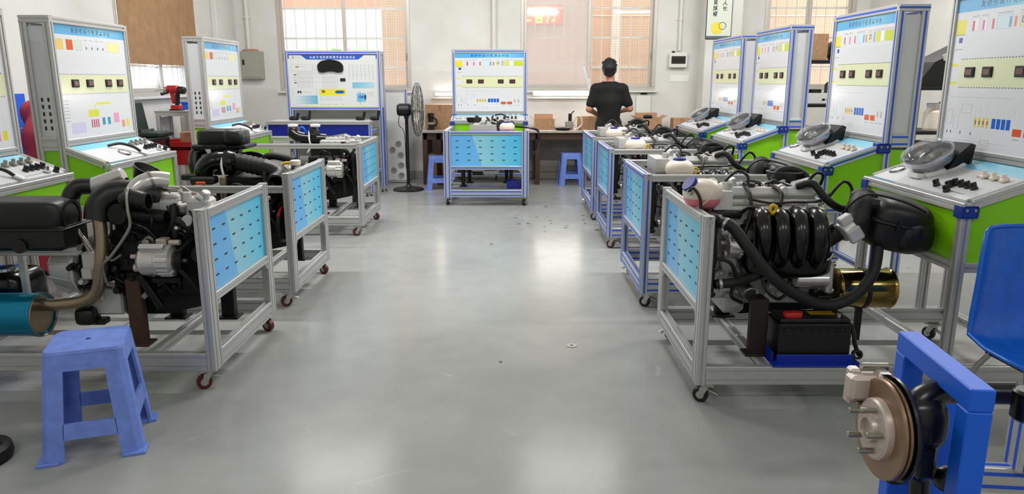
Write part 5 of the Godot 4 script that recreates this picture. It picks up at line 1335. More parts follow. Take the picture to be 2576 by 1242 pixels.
func foreground() -> void:
	stool(V(-1.755, 0, -2.885), 0.34, "blue plastic stool in the left foreground")
	stool(V(-1.025, 0, -10.35), 0.1, "blue plastic stool tucked left of the middle stand")
	stool(V(0.86, 0, -10.80), 0.05, "blue plastic stool under the bench right of the middle stand")
	# moulded chair at the right edge
	var ch := thing("plastic_chair", "bright blue moulded plastic chair at the right edge", "chair", V(2.09, 0, -2.70), 0.06)
	var sh := MB.new()
	var prof := [[0.92, -0.24, 0.15, 0.03], [0.905, -0.235, 0.185, 0.05], [0.82, -0.225, 0.205, 0.06], [0.70, -0.215, 0.215, 0.06], [0.58, -0.205, 0.225, 0.055], [0.50, -0.185, 0.235, 0.05], [0.455, -0.13, 0.24, 0.045], [0.44, -0.03, 0.24, 0.035], [0.44, 0.08, 0.235, 0.03], [0.445, 0.16, 0.225, 0.02], [0.42, 0.20, 0.20, 0.0], [0.385, 0.205, 0.18, 0.0]]
	var grid := []
	for q in prof:
		var row := []
		for j in 15:
			var u := -1.0 + j / 7.0
			var rise: float = q[3] * pow(absf(u), 3.0)
			var back: bool = q[0] > 0.48
			row.append(V(u * q[2], q[0] + (0.0 if back else rise), q[1] + (rise if back else 0.0)))
		grid.append(row)
	for th in [0.0, -0.008]:
		for i in grid.size() - 1:
			for j in 14:
				var q := []
				for k in [[i, j], [i, j + 1], [i + 1, j + 1], [i + 1, j]]:
					var P: Vector3 = grid[k[0]][k[1]]
					var a: Vector3 = grid[mini(k[0] + 1, grid.size() - 1)][k[1]] - grid[maxi(k[0] - 1, 0)][k[1]]
					var b: Vector3 = grid[k[0]][mini(k[1] + 1, 14)] - grid[k[0]][maxi(k[1] - 1, 0)]
					var nn := b.cross(a).normalized()
					if nn.y + nn.z < 0: nn = -nn
					q.append([P + nn * th, nn if th == 0.0 else -nn])
				sh.tri(q[0][0], q[1][0], q[2][0], q[0][1], q[1][1], q[2][1])
				sh.tri(q[0][0], q[2][0], q[3][0], q[0][1], q[2][1], q[3][1])
	obj(ch, "shell", sh, M.chair_blue)
	var rim := []
	for i in grid.size(): rim.append(grid[i][0])
	for j in range(1, 15): rim.append(grid[grid.size() - 1][j])
	for i in range(grid.size() - 2, -1, -1): rim.append(grid[i][14])
	for j in range(13, -1, -1): rim.append(grid[0][j])
	obj(ch, "rim", MB.new().tube(rim, 0.009, 8, false), M.chair_blue)
	for s in [-1, 1]:
		obj(ch, "leg", MB.new().tube(smooth([V(s * 0.16, 0.425, 0.10), V(s * 0.19, 0.30, 0.15), V(s * 0.21, 0.0, 0.20)], 3), 0.011, 10), M.zinc)
		obj(ch, "leg", MB.new().tube(smooth([V(s * 0.16, 0.425, -0.10), V(s * 0.19, 0.30, -0.16), V(s * 0.21, 0.0, -0.22)], 3), 0.011, 10), M.zinc)
	obj(ch, "seat_bracket", MB.new().box(V(0, 0.427, 0.0), V(0.34, 0.014, 0.24), 0.003), M.iron)
	brake_trainer()
	var fb := thing("floor_pad", "black rubber disc cut off at the left edge beside the stool", "rubber disc", V(-2.17, 0, -2.70))
	obj(fb, "disc", MB.new().lathe([Vector2(0, 0), Vector2(0.135, 0), Vector2(0.14, 0.02), Vector2(0.135, 0.05), Vector2(0.11, 0.062), Vector2(0.06, 0.05), Vector2(0, 0.05)], Transform3D.IDENTITY, 28), M.rubber)
	obj(fb, "disc_ring", MB.new().lathe([Vector2(0.085, 0.055), Vector2(0.09, 0.064), Vector2(0.10, 0.064), Vector2(0.105, 0.058)], Transform3D.IDENTITY, 28), M.black)
	var coin := thing("washer", "small flat metal washer lying on the grey aisle floor", "washer", V(0.345, 0, -4.02))
	obj(coin, "washer_ring", MB.new().lathe([Vector2(0.012, 0.0), Vector2(0.03, 0.0), Vector2(0.03, 0.003), Vector2(0.012, 0.003), Vector2(0.012, 0.0)], Transform3D.IDENTITY, 18), M.bright_steel)

func brake_trainer() -> void:
	var t := thing("brake_trainer", "blue steel frame holding a car brake disc and hub in the right foreground", "brake trainer", V(0.97, 0, -1.56), -0.1)
	var bt := 0.05
	obj(t, "top_beam", MB.new().box(V(0, 0.865, 0), V(bt, bt, 0.36), 0.003), M.steel_blue)
	obj(t, "upright", MB.new().box(V(0, 0.56, 0.155), V(bt, 0.56, bt), 0.003), M.steel_blue)
	obj(t, "upright", MB.new().box(V(0, 0.56, -0.155), V(bt, 0.56, bt), 0.003), M.steel_blue)
	obj(t, "upright", MB.new().box(V(0.11, 0.535, -0.19), V(bt, 0.52, bt), 0.003), M.steel_blue)
	obj(t, "foot_plate", MB.new().box(V(0.06, 0.275, 0), V(0.30, 0.012, 0.46), 0.002), M.steel_blue)
	obj(t, "bracket", MB.new().box(V(-0.03, 0.50, -0.08), V(0.06, 0.09, 0.05), 0.004).box(V(0.02, 0.56, -0.10), V(0.06, 0.05, 0.16), 0.004), M.steel_blue)
	# base of slotted rails
	for z in [-0.235, 0.23]: rail(t, "base_rail", V(-0.12, 0.246, z), V(1.0, 0.246, z), true)
	for z in [-0.7]: rail(t, "base_rail", V(0.30, 0.22, z), V(1.3, 0.22, z), true, V(0, 1, 0))
	rail(t, "base_rail", V(0.30, 0.246, -0.68), V(0.30, 0.246, -0.26), true)
	rail(t, "base_post", V(0.62, 0.265, -0.70), V(0.62, 0.50, -0.70), true, V(0, 0, 1))
	obj(t, "gusset", MB.new().prism([Vector2(0, 0), Vector2(0.07, 0), Vector2(0, 0.07)], 0.04, Transform3D(Basis.IDENTITY, V(0.6425, 0.266, -0.72))), M.alu_cap)
	for q in [[-0.08, 0.23], [-0.08, -0.235], [0.95, 0.23], [1.2, -0.7]]: obj(t, "support_leg", MB.new().cyl(V(q[0], 0.012, q[1]), V(q[0], 0.223, q[1]), 0.016, 10).cyl(V(q[0], 0, q[1]), V(q[0], 0.014, q[1]), 0.04, 14), M.wheel)
	# disc, hub, studs: lathe axis n
	var n := V(-1.0, 0.02, 0.10).normalized()
	var x := n.cross(Vector3.UP).normalized()
	var xf := Transform3D(Basis(x, n, x.cross(n)).scaled(Vector3.ONE * 0.87), V(-0.14, 0.744, 0.07))
	var di := obj(t, "brake_disc", MB.new().lathe([Vector2(0.072, -0.012), Vector2(0.126, -0.012), Vector2(0.128, -0.010), Vector2(0.128, -0.004), Vector2(0.118, -0.003), Vector2(0.118, 0.001), Vector2(0.128, 0.002), Vector2(0.128, 0.008), Vector2(0.126, 0.010), Vector2(0.080, 0.010), Vector2(0.076, 0.008)], xf, 48), M.brake_disc)
	obj(di, "disc_hat", MB.new().lathe([Vector2(0.080, 0.006), Vector2(0.078, 0.024), Vector2(0.073, 0.029), Vector2(0.034, 0.029)], xf, 40), M.hub)
	obj(di, "hub_centre", MB.new().lathe([Vector2(0.036, 0.028), Vector2(0.034, 0.042), Vector2(0.028, 0.044), Vector2(0.026, 0.032), Vector2(0, 0.030)], xf, 28), M.hub)
	for k in 5:
		var a := TAU * k / 5 + 0.5
		var c := V(cos(a) * 0.055, 0.028, sin(a) * 0.055)
		obj(di, "wheel_stud", MB.new().cyl(xf * c, xf * (c + V(0, 0.04, 0)), 0.0065, 10, 0.001), M.bright_steel)
	obj(t, "dust_shield", MB.new().lathe([Vector2(0.05, -0.030), Vector2(0.132, -0.030), Vector2(0.137, -0.022), Vector2(0.137, -0.014), Vector2(0.132, -0.028), Vector2(0.05, -0.033)], xf, 40), M.black_paint)
	var cal := obj(t, "brake_caliper", MB.new().box(xf * V(0.095, 0.012, 0.075), V(0.05, 0.09, 0.07), 0.010, xf.basis).box(xf * V(0.115, 0.035, 0.07), V(0.035, 0.03, 0.10), 0.006, xf.basis).box(xf * V(0.085, -0.03, 0.075), V(0.05, 0.04, 0.09), 0.008, xf.basis), M.hub)
	for zz in [0.125, 0.025]: obj(cal, "guide_pin", MB.new().cyl(xf * V(0.11, 0.02, zz), xf * V(0.11, -0.05, zz), 0.009, 10), M.bright_steel)
	# steering knuckle and arms, black, back to the frame
	obj(t, "steering_knuckle", MB.new().cyl(xf * V(0, -0.035, 0), xf * V(0, -0.10, 0), 0.05, 20, 0.008).tube(smooth([xf * V(0, -0.06, -0.02), xf * V(0.01, -0.09, 0.07), V(-0.01, 0.82, 0.03)], 5), 0.030, 12).tube(smooth([xf * V(0, -0.07, 0.0), V(-0.06, 0.66, 0.05), V(-0.025, 0.60, 0.02), V(-0.03, 0.50, 0.05)], 5), [0.04, 0.038, 0.036, 0.034, 0.032, 0.03, 0.03, 0.028, 0.026, 0.024, 0.024, 0.022, 0.022, 0.02, 0.02, 0.02], 12), M.black_paint)
	obj(t, "knuckle_casting", MB.new().blob(V(-0.055, 0.76, 0.06), V(0.05, 0.06, 0.045), 0.7).box(V(-0.05, 0.80, 0.05), V(0.07, 0.035, 0.06), 0.01).box(V(-0.045, 0.68, 0.07), V(0.045, 0.10, 0.04), 0.01), M.black_paint)
	obj(t, "control_arm", MB.new().tube(smooth([xf * V(0, -0.08, 0.03), V(-0.02, 0.80, 0.0), V(0.09, 0.80, -0.02), V(0.16, 0.82, 0.02)], 5), 0.026, 12).cyl(V(0.16, 0.775, 0.06), V(0.16, 0.845, 0.06), 0.032, 16, 0.006), M.black_paint)
	obj(t, "tie_rod", MB.new().tube([V(-0.06, 0.66, 0.05), V(0.03, 0.62, 0.12)], 0.009, 8).cyl(V(-0.045, 0.655, 0.06), V(-0.02, 0.645, 0.08), 0.016, 10), M.iron)
	obj(t, "ball_joint", MB.new().blob(V(0.0, 0.64, 0.09), V(0.03, 0.03, 0.03)), M.black_paint)

# ---------- things along the far wall
func carton(at: Vector3, s: Vector3, turn: float, label: String, open: bool, called := "cardboard_box") -> void:
	var t := thing(called, label, "box", at, turn)
	var w := 0.006
	if open:
		obj(t, "box_walls", MB.new().box(V(0, s.y / 2, s.z / 2), V(s.x, s.y, w)).box(V(0, s.y / 2, -s.z / 2), V(s.x, s.y, w)).box(V(-s.x / 2, s.y / 2, 0), V(w, s.y, s.z)).box(V(s.x / 2, s.y / 2, 0), V(w, s.y, s.z)).box(V(0, w / 2, 0), V(s.x, w, s.z)), M.cardboard)
		for q in [-1, 1]:
			obj(t, "flap", MB.new().box(V(q * (s.x / 2 + s.z * 0.18), s.y + s.z * 0.08, 0), V(s.z * 0.42, w, s.z), 0.0, Basis(V(0, 0, 1), q * 0.5)), M.cardboard)
		obj(t, "flap", MB.new().box(V(0, s.y + s.z * 0.15, -s.z / 2 - s.z * 0.08), V(s.x, s.z * 0.4, w), 0.0, Basis(V(1, 0, 0), -0.4)), M.cardboard)
	else:
		obj(t, "box_body", MB.new().box(V(0, s.y / 2, 0), s, 0.004), M.cardboard)
		obj(t, "tape", MB.new().box(V(0, s.y + 0.0005, 0), V(s.x * 1.001, 0.001, 0.05)).box(V(0, s.y * 0.86, s.z / 2 + 0.0005), V(0.05, s.y * 0.28, 0.001)), M.brown_board)

func wall_pipe(x: float, y0: float, y1: float, r: float, label: String) -> void:
	var t := thing("conduit_pipe", label, "pipe", V(x, 0, ZF + r + 0.004), 0, "white wall pipes")
	obj(t, "pipe", MB.new().cyl(V(0, y0, 0), V(0, y1, 0), r, 12), M.pvc)
	var y := y0 + 0.45
	while y < y1:
		obj(t, "pipe_clip", MB.new().lathe([Vector2(r, -0.012), Vector2(r + 0.006, -0.012), Vector2(r + 0.006, 0.012), Vector2(r, 0.012)], Transform3D(Basis.IDENTITY, V(0, y, 0)), 12).box(V(0, y, 0), V(r * 3.4, 0.02, 0.006)), M.pvc)
		y += 0.8

func wall_lamp(x: float, y: float, label: String) -> void:
	var t := thing("wall_tube_lamp", label, "lamp", V(x, y, ZF + 0.05), 0, "tube lamps over the bench")
	var s := lamp_shape(1.18)
	obj(t, "housing", MB.new().box(V(0, 0, -0.025), V(1.18, 0.05, 0.04), 0.005), M.white)
	obj(t, "tube", s[1], M.tube_glow, V(0, 0.005, 0.022))
	obj(t, "end_holders", s[2], M.white, V(0, 0, 0.012))
	obj(t, "shelf_edge", MB.new().box(V(0, -0.06, -0.015), V(1.3, 0.012, 0.06), 0.002), M.white)
	var l := AreaLight3D.new()
	l.name = "lamp_light"
	l.area_size = Vector2(1.12, 0.03)
	l.light_energy = 0.7
	l.light_color = Color(1.0, 0.98, 0.95)
	l.area_range = 30.0
	l.shadow_enabled = true
	l.rotation_degrees = Vector3(0, 180, 0)
	l.rotation_degrees = Vector3(-25, 180, 0)
	l.position = V(0, 0, 0.042)
	t.add_child(l)

func back_wall_things() -> void:
	wall_lamp(-0.58, 1.285, "glowing tube lamp on the wall left of the middle stand")
	wall_lamp(0.90, 1.285, "glowing tube lamp on the wall under the window beside the man in black")
	wall_pipe(-3.93, 1.945, HC, 0.03, "white pipe running up from the grey switch box")
	wall_pipe(-0.27, 1.5, HC, 0.035, "white pipe on the wall above the middle stand")
	wall_pipe(2.50, 1.92, HC, 0.026, "thin white pipe above the white breaker box")
	var d := thing("switch_box", "grey metal switch box on the wall left of the far left window", "switch box", V(-3.895, 1.51, ZF))
	obj(d, "case", MB.new().box(V(0, 0.2, 0.06), V(0.34, 0.40, 0.12), 0.004), M.box_grey)
	obj(d, "door", MB.new().box(V(0.01, 0.2, 0.124), V(0.29, 0.35, 0.008), 0.003), M.box_grey)
	obj(d, "lock", MB.new().box(V(-0.10, 0.24, 0.131), V(0.03, 0.08, 0.008), 0.003), M.black)
	obj(d, "cable_sealing", MB.new().blob(V(0.0, 0.41, 0.06), V(0.12, 0.025, 0.04), 0.8).blob(V(-0.08, 0.41, 0.07), V(0.05, 0.02, 0.03)), M.cardboard)
	var b := thing("breaker_box", "white breaker box with dark window on the wall right of the man", "breaker box", V(2.485, 1.67, ZF))
	obj(b, "case", MB.new().box(V(0, 0.11, 0.04), V(0.27, 0.215, 0.08), 0.01), M.white)
	obj(b, "flap", MB.new().box(V(0, 0.115, 0.083), V(0.21, 0.11, 0.008), 0.003), M.socket)
	obj(b, "breaker_row", MB.new().box(V(0, 0.115, 0.088), V(0.19, 0.045, 0.006), 0.002), M.iron)
	obj(b, "cable_gland", MB.new().cyl(V(-0.07, 0.215, 0.03), V(-0.07, 0.245, 0.03), 0.022, 12), M.black)
	tag(obj(self, "paper_notice", MB.new().box(V(2.53, 1.52, ZF + 0.004), V(0.28, 0.10, 0.003)), M.paper), "white paper notice below the white breaker box", "notice")
	var po := thing("poster", "pale green slogan poster with black characters and a yellow patch", "poster", V(2.965, 2.08, ZF + 0.402))
	obj(po, "backing", MB.new().box(V(0, 0.415, 0.006), V(0.37, 0.86, 0.012), 0.002), M.black)
	obj(po, "print", MB.new().quad(V(-0.175, 0.84, 0.013), V(0.175, 0.84, 0.013), V(0.175, 0.0, 0.013), V(-0.175, 0.0, 0.013), V(0, 0, 1)), M.print_poster)
	obj(po, "yellow_patch", MB.new().blob(V(-0.03, 0.14, 0.013), V(0.075, 0.085, 0.003), 0.8), M.pale_yellow)
	obj(po, "ring_mark", MB.new().lathe([Vector2(0.047, 0.0), Vector2(0.047, 0.003), Vector2(0.053, 0.003), Vector2(0.053, 0)], Transform3D(Basis(V(1, 0, 0), V(0, 0, 1), V(0, -1, 0)), V(0.05, 0.17, 0.014)), 22), M.black)
	var cl := thing("clipboard", "clipboard with paper hanging on the wall right of the man", "clipboard", V(2.0, 0.955, ZF))
	obj(cl, "board", MB.new().box(V(0, 0.175, 0.006), V(0.245, 0.35, 0.006), 0.002), M.clip_board)
	obj(cl, "paper", MB.new().box(V(0, 0.16, 0.0105), V(0.21, 0.29, 0.002)), M.paper)
	obj(cl, "clip", MB.new().box(V(0, 0.335, 0.014), V(0.10, 0.025, 0.012), 0.003).cyl(V(0, 0.345, 0.01), V(0, 0.37, 0.01), 0.006, 8), M.black)
	# swing arm lamp beside the man
	var sl := thing("bench_lamp", "white folding bench lamp standing left of the man", "lamp", V(1.14, 0.78, -11.12))
	obj(sl, "base", MB.new().box(V(0, 0.012, 0), V(0.14, 0.024, 0.10), 0.005), M.white)
	obj(sl, "arm", MB.new().box(V(0.02, 0.26, 0), V(0.025, 0.50, 0.02), 0.004, Basis(V(0, 0, 1), -0.02)), M.white)
	obj(sl, "head", MB.new().box(V(0.0, 0.62, 0.02), V(0.055, 0.24, 0.02), 0.006, Basis(V(0, 0, 1), 0.22)).box(V(-0.065, 0.82, 0.02), V(0.04, 0.18, 0.02), 0.006, Basis(V(0, 0, 1), 0.3)), M.white)
	# bench
	var w := thing("workbench", "long workbench with pale top and dark brown wooden legs along the far wall", "workbench", V(0.72, 0, -11.02))
	obj(w, "top", MB.new().box(V(0, 0.765, 0), V(4.2, 0.03, 0.72), 0.004), M.bench_top)
	obj(w, "apron", MB.new().box(V(0, 0.70, 0.30), V(4.0, 0.10, 0.03), 0.003), M.bench_wood)
	for x in [-1.98, -1.78, -0.35, 0.95, 1.95]:
		for z in [-0.3, 0.28]: obj(w, "leg", MB.new().box(V(x, 0.375, z), V(0.07, 0.75, 0.07), 0.004), M.bench_wood)
	obj(w, "back_board", MB.new().box(V(0.2, 0.42, -0.345), V(3.5, 0.62, 0.02), 0.002), M.dado)
	carton(V(-1.07, 0.78, -11.18), V(0.44, 0.36, 0.26), 0.03, "large brown cardboard box on the bench behind the fan", false)
	carton(V(-1.02, 0.0, -11.1), V(0.42, 0.42, 0.35), -0.1, "brown cardboard box on the floor under the left bench end", false)
	carton(V(0.48, 0.78, -11.08), V(0.28, 0.15, 0.2), 0.05, "small open cardboard box on the bench right of the middle stand", true)
	carton(V(2.03, 0.78, -11.1), V(0.34, 0.16, 0.22), 0.1, "open cardboard box of tools on the bench right of the man", true)
	carton(V(2.52, 0.78, -11.12), V(0.27, 0.16, 0.22), 0.0, "pale wooden crate with fruit print on the right bench end", false, "wooden_crate")
	carton(V(1.12, 0.78, -10.95), V(0.28, 0.20, 0.2), 0.2, "brown box with cable rings on the bench in front of the man", false)
	var cr := thing("cable_coil", "coil of pale cable leaning on the brown box by the man", "cable coil", V(0.955, 0.78, -10.83))
	for k in 3: obj(cr, "cable_turn", MB.new().tube(smooth([V(0, 0.02, 0), V(0.06, 0.08, 0), V(0.05, 0.18, 0.0), V(-0.02, 0.20, 0), V(-0.055, 0.10, 0), V(0, 0.02, 0)], 5), 0.012, 8), [M.cream, M.clip_board, M.orange][k], V(0.0, 0.0, -0.02 * k))
	var ds := thing("black_dish", "flat black dish on the bench right of the middle stand", "dish", V(0.74, 0.78, -10.85))
	obj(ds, "dish_bowl", MB.new().lathe([Vector2(0, 0), Vector2(0.09, 0), Vector2(0.125, 0.03), Vector2(0.118, 0.034), Vector2(0.085, 0.01), Vector2(0, 0.01)], Transform3D.IDENTITY, 24), M.black)
	obj(ds, "dish_rim", MB.new().lathe([Vector2(0.117, 0.032), Vector2(0.124, 0.038), Vector2(0.128, 0.03)], Transform3D.IDENTITY, 24), M.iron)
	var tp := thing("tape_machine", "small grey upright bench tool beside the black dish", "bench tool", V(0.85, 0.78, -11.05))
	obj(tp, "tool_body", MB.new().box(V(0, 0.06, 0), V(0.12, 0.12, 0.10), 0.008), M.box_grey)
	obj(tp, "tool_column", MB.new().box(V(0.01, 0.17, 0), V(0.05, 0.12, 0.05), 0.006).cyl(V(0.02, 0.22, 0), V(0.07, 0.27, 0), 0.008, 8), M.iron)
	var bk := thing("grinder", "black upright hand grinder on the bench behind the fan", "grinder", V(-1.19, 0.78, -10.93))
	obj(bk, "motor", MB.new().lathe([Vector2(0, 0), Vector2(0.055, 0), Vector2(0.055, 0.02), Vector2(0.04, 0.03), Vector2(0.042, 0.17), Vector2(0.05, 0.19), Vector2(0.05, 0.24), Vector2(0, 0.245)], Transform3D.IDENTITY, 18), M.black)
	obj(bk, "grip", MB.new().tube(smooth([V(0.045, 0.05, 0.01), V(0.085, 0.08, 0.02), V(0.08, 0.15, 0.02), V(0.045, 0.17, 0.01)], 4), 0.012, 8), M.iron)
	obj(bk, "band", MB.new().lathe([Vector2(0.044, 0.08), Vector2(0.046, 0.08), Vector2(0.046, 0.11), Vector2(0.044, 0.11)], Transform3D.IDENTITY, 18), M.alu_cap)
	var tl := thing("tool_heap", "black hand tool lying in the open box right of the man", "hand tool", V(2.02, 0.80, -11.1))
	obj(tl, "tool_grip", MB.new().blob(V(0, 0.16, 0), V(0.07, 0.03, 0.04), 0.7), M.black)
	obj(tl, "tool_body", MB.new().box(V(0.0, 0.06, 0), V(0.22, 0.13, 0.12), 0.02), M.iron)
	fan()
	# tall white cabinet with round gauges
	var c := thing("gauge_cabinet", "tall narrow white cabinet with six round gauges behind the fan", "cabinet", V(-1.70, 0, -10.92))
	obj(c, "body", MB.new().box(V(0, 0.68, -0.1), V(0.30, 1.30, 0.24), 0.004), M.white)
	rail(c, "corner_rail", V(-0.155, 0.0, 0.0), V(-0.155, 1.36, 0.0)); rail(c, "corner_rail", V(0.155, 0.0, 0.0), V(0.155, 1.36, 0.0), true)
	rail(c, "top_rail", V(-0.13, 1.3375, 0.0), V(0.13, 1.3375, 0.0)); rail(c, "bottom_rail", V(-0.13, 0.03, 0.0), V(0.13, 0.03, 0.0))
	obj(c, "front_panel", MB.new().box(V(-0.02, 0.68, 0.012), V(0.22, 1.26, 0.01)), M.white_panel)
	obj(c, "blue_stripe", MB.new().box(V(0.11, 0.68, 0.012), V(0.04, 1.26, 0.012)), M.blue_strip)
	for q in [[0.03, 0.58], [-0.06, 0.49], [0.06, 0.415], [0.06, 0.265], [-0.05, 0.19], [0.06, 0.115]]:
		var g := obj(c, "gauge", MB.new().lathe([Vector2(0, 0.006), Vector2(0.028, 0.006), Vector2(0.032, 0.016), Vector2(0.042, 0.016), Vector2(0.044, 0)], Transform3D(Basis(V(1, 0, 0), V(0, 0, 1), V(0, -1, 0)), V(q[0], q[1], 0.017)), 20), M.zinc)
		obj(g, "gauge_hand", MB.new().box(V(q[0], q[1] + 0.008, 0.025), V(0.004, 0.024, 0.002)), M.black)
	for y in [1.12, 0.93]: obj(c, "print_block", MB.new().box(V(-0.03, y, 0.0175), V(0.10, 0.05, 0.001)), M.clip_board)
	brake_board()

func fan() -> void:
	var f := thing("pedestal_fan", "black pedestal fan with wire cage seen edge on, beside the gauge cabinet", "fan", V(-1.44, 0, -10.17))
	obj(f, "base", MB.new().lathe([Vector2(0, 0), Vector2(0.21, 0), Vector2(0.215, 0.012), Vector2(0.19, 0.03), Vector2(0.05, 0.05), Vector2(0.03, 0.08), Vector2(0, 0.08)], Transform3D.IDENTITY, 32), M.black)
	obj(f, "pole", MB.new().cyl(V(0, 0.06, 0), V(0, 1.02, 0), 0.022, 14), M.black)
	obj(f, "motor", MB.new().lathe([Vector2(0, -0.12), Vector2(0.07, -0.12), Vector2(0.085, -0.09), Vector2(0.085, 0.04), Vector2(0.06, 0.07), Vector2(0, 0.07)], along_x(V(0, 1.10, 0)), 20), M.black)
	obj(f, "tilt_bracket", MB.new().box(V(0.0, 1.01, 0), V(0.06, 0.06, 0.06), 0.008), M.black)
	obj(f, "cable", MB.new().tube(smooth([V(-0.09, 1.04, 0.03), V(-0.10, 0.9, 0.04), V(-0.03, 0.78, 0.03), V(-0.02, 0.3, 0.03)], 5), 0.005, 6), M.black)
	var cg := MB.new()
	for r in [0.08, 0.16, 0.24, 0.31, 0.355]:
		for s in [-1, 1]:
			var pts := []
			var dx := 0.075 * sqrt(1.0 - pow(r / 0.36, 2.0) * 0.98)
			for k in 25: pts.append(V(0.155 + s * dx, 1.10 + cos(TAU * k / 24) * r, sin(TAU * k / 24) * r))
			cg.tube(pts, 0.0035, 5, false)
	for k in 24:
		var a := TAU * k / 24
		var pts := []
		for j in 13:
			var b := PI * (-0.5 + j / 12.0)
			pts.append(V(0.155 + 0.075 * cos(b) * 1.0 if j <= 12 else 0.0, 1.10 + cos(a) * 0.36 * sin(b), sin(a) * 0.36 * sin(b)))
		if k < 12: cg.tube(pts, 0.0025, 5, false)
		var pt2 := []
		for q in pts: pt2.append(V(0.31 - q.x, q.y, q.z))
		if k < 12: cg.tube(pt2, 0.0025, 5, false)
	obj(f, "wire_cage", cg, M.mesh_wire)
	var bl := MB.new().cyl(V(0.07, 1.10, 0), V(0.20, 1.10, 0), 0.035, 14)
	for k in 3: bl.box(V(0.16, 1.10 + cos(k * TAU / 3) * 0.17, sin(k * TAU / 3) * 0.17), V(0.006, 0.30, 0.11), 0.002, Basis(V(1, 0, 0), k * TAU / 3) * Basis(V(0, 1, 0), 0.45))
	obj(f, "fan_blade_wheel", bl, M.box_grey)

func brake_board() -> void:
	var t := thing("brake_training_bench", "wide white brake diagram board over a blue fronted table before the left window", "training stand", V(-2.37, 0, -10.0))
	for s in [-1, 1]:
		rail(t, "post", V(s * 0.61, 0.06, -0.02), V(s * 0.61, 1.87, -0.02), true)
		rail(t, "post", V(s * 0.61, 0.06, -0.25), V(s * 0.61, 1.87, -0.25), true)
		obj(t, "side_panel", MB.new().box(V(s * 0.612, 1.5, -0.135), V(0.008, 0.74, 0.185)), M.white_panel)
		rail(t, "side_rail", V(s * 0.61, 1.8475, -0.2275), V(s * 0.61, 1.8475, -0.0425))
		rail(t, "table_post", V(s * 0.67 - 0.13, 0.06, 0.39), V(s * 0.67 - 0.13, 0.93, 0.39), true)
		rail(t, "table_rail", V(s * 0.67 - 0.13, 0.84, 0.0), V(s * 0.67 - 0.13, 0.84, 0.3675), true)
		for z in [-0.02, 0.39]: castor(t, V(s * 0.6 - (0.13 if z > 0 else 0.0), -0.04, z), 0.5, true)
	for y in [1.8475, 1.125]: rail(t, "board_rail", V(-0.5875, y, -0.02), V(0.5875, y, -0.02), true)
	var bd := obj(t, "display_board", MB.new().quad(V(-0.5875, 1.825, -0.01), V(0.5875, 1.825, -0.01), V(0.5875, 1.1475, -0.01), V(-0.5875, 1.1475, -0.01), V(0, 0, 1)).box(V(0, 1.486, -0.016), V(1.175, 0.677, 0.01)), M.print_brake)
	var poly := []
	for k in 17: poly.append(Vector2(cos(PI * k / 16.0) * 0.17, 0.0 + sin(PI * k / 16.0) * 0.085))
	poly.append_array([Vector2(-0.165, -0.05), Vector2(-0.145, -0.075), Vector2(-0.09, -0.08), Vector2(-0.04, -0.066), Vector2(0.04, -0.066), Vector2(0.09, -0.08), Vector2(0.15, -0.075), Vector2(0.168, -0.05)])
	var ic := obj(bd, "instrument_cluster", MB.new().prism(poly, 0.025, Transform3D(Basis.IDENTITY, V(-0.03, 1.67, -0.012))), M.black_gloss)
	obj(ic, "cluster_lip", MB.new().tube(smooth([V(-0.195, 1.67, 0.012), V(-0.15, 1.725, 0.013), V(-0.03, 1.75, 0.014), V(0.09, 1.725, 0.013), V(0.135, 1.67, 0.012)], 5), 0.008, 8), M.black)
	obj(bd, "meter", MB.new().box(V(0.125, 1.497, -0.006), V(0.07, 0.04, 0.012), 0.003), M.socket)
	rail(t, "table_rail", V(-0.80, 0.955, 0.39), V(0.54, 0.955, 0.39)); rail(t, "table_rail", V(-0.7775, 0.765, 0.39), V(0.5175, 0.765, 0.39), true)
	obj(t, "table_top", MB.new().box(V(-0.13, 0.965, 0.17), V(1.32, 0.02, 0.40), 0.003), M.white_panel)
	obj(t, "front_panel", MB.new().box(V(-0.13, 0.86, 0.39), V(1.29, 0.145, 0.01)), M.deep_blue)
	for y in [0.30]:
		rail(t, "lower_rail", V(-0.7775, y, 0.39), V(0.5175, y, 0.39), true); rail(t, "lower_rail", V(-0.5875, y, -0.02), V(0.5875, y, -0.02), true)
	obj(t, "back_plate", MB.new().box(V(0, 0.80, -0.22), V(1.17, 0.66, 0.008)), M.box_grey)
	for q in [[-0.52, 0.0], [-0.36, 0.1], [0.36, 0.05], [0.55, 0.1]]:
		obj(t, "brake_unit", MB.new().blob(V(q[0], 1.0, 0.12), V(0.06, 0.028, 0.05), 0.6).cyl(V(q[0] + 0.04, 0.98, 0.12), V(q[0] + 0.06, 1.07 + q[1] * 0.3, 0.12), 0.018, 10), M.iron)

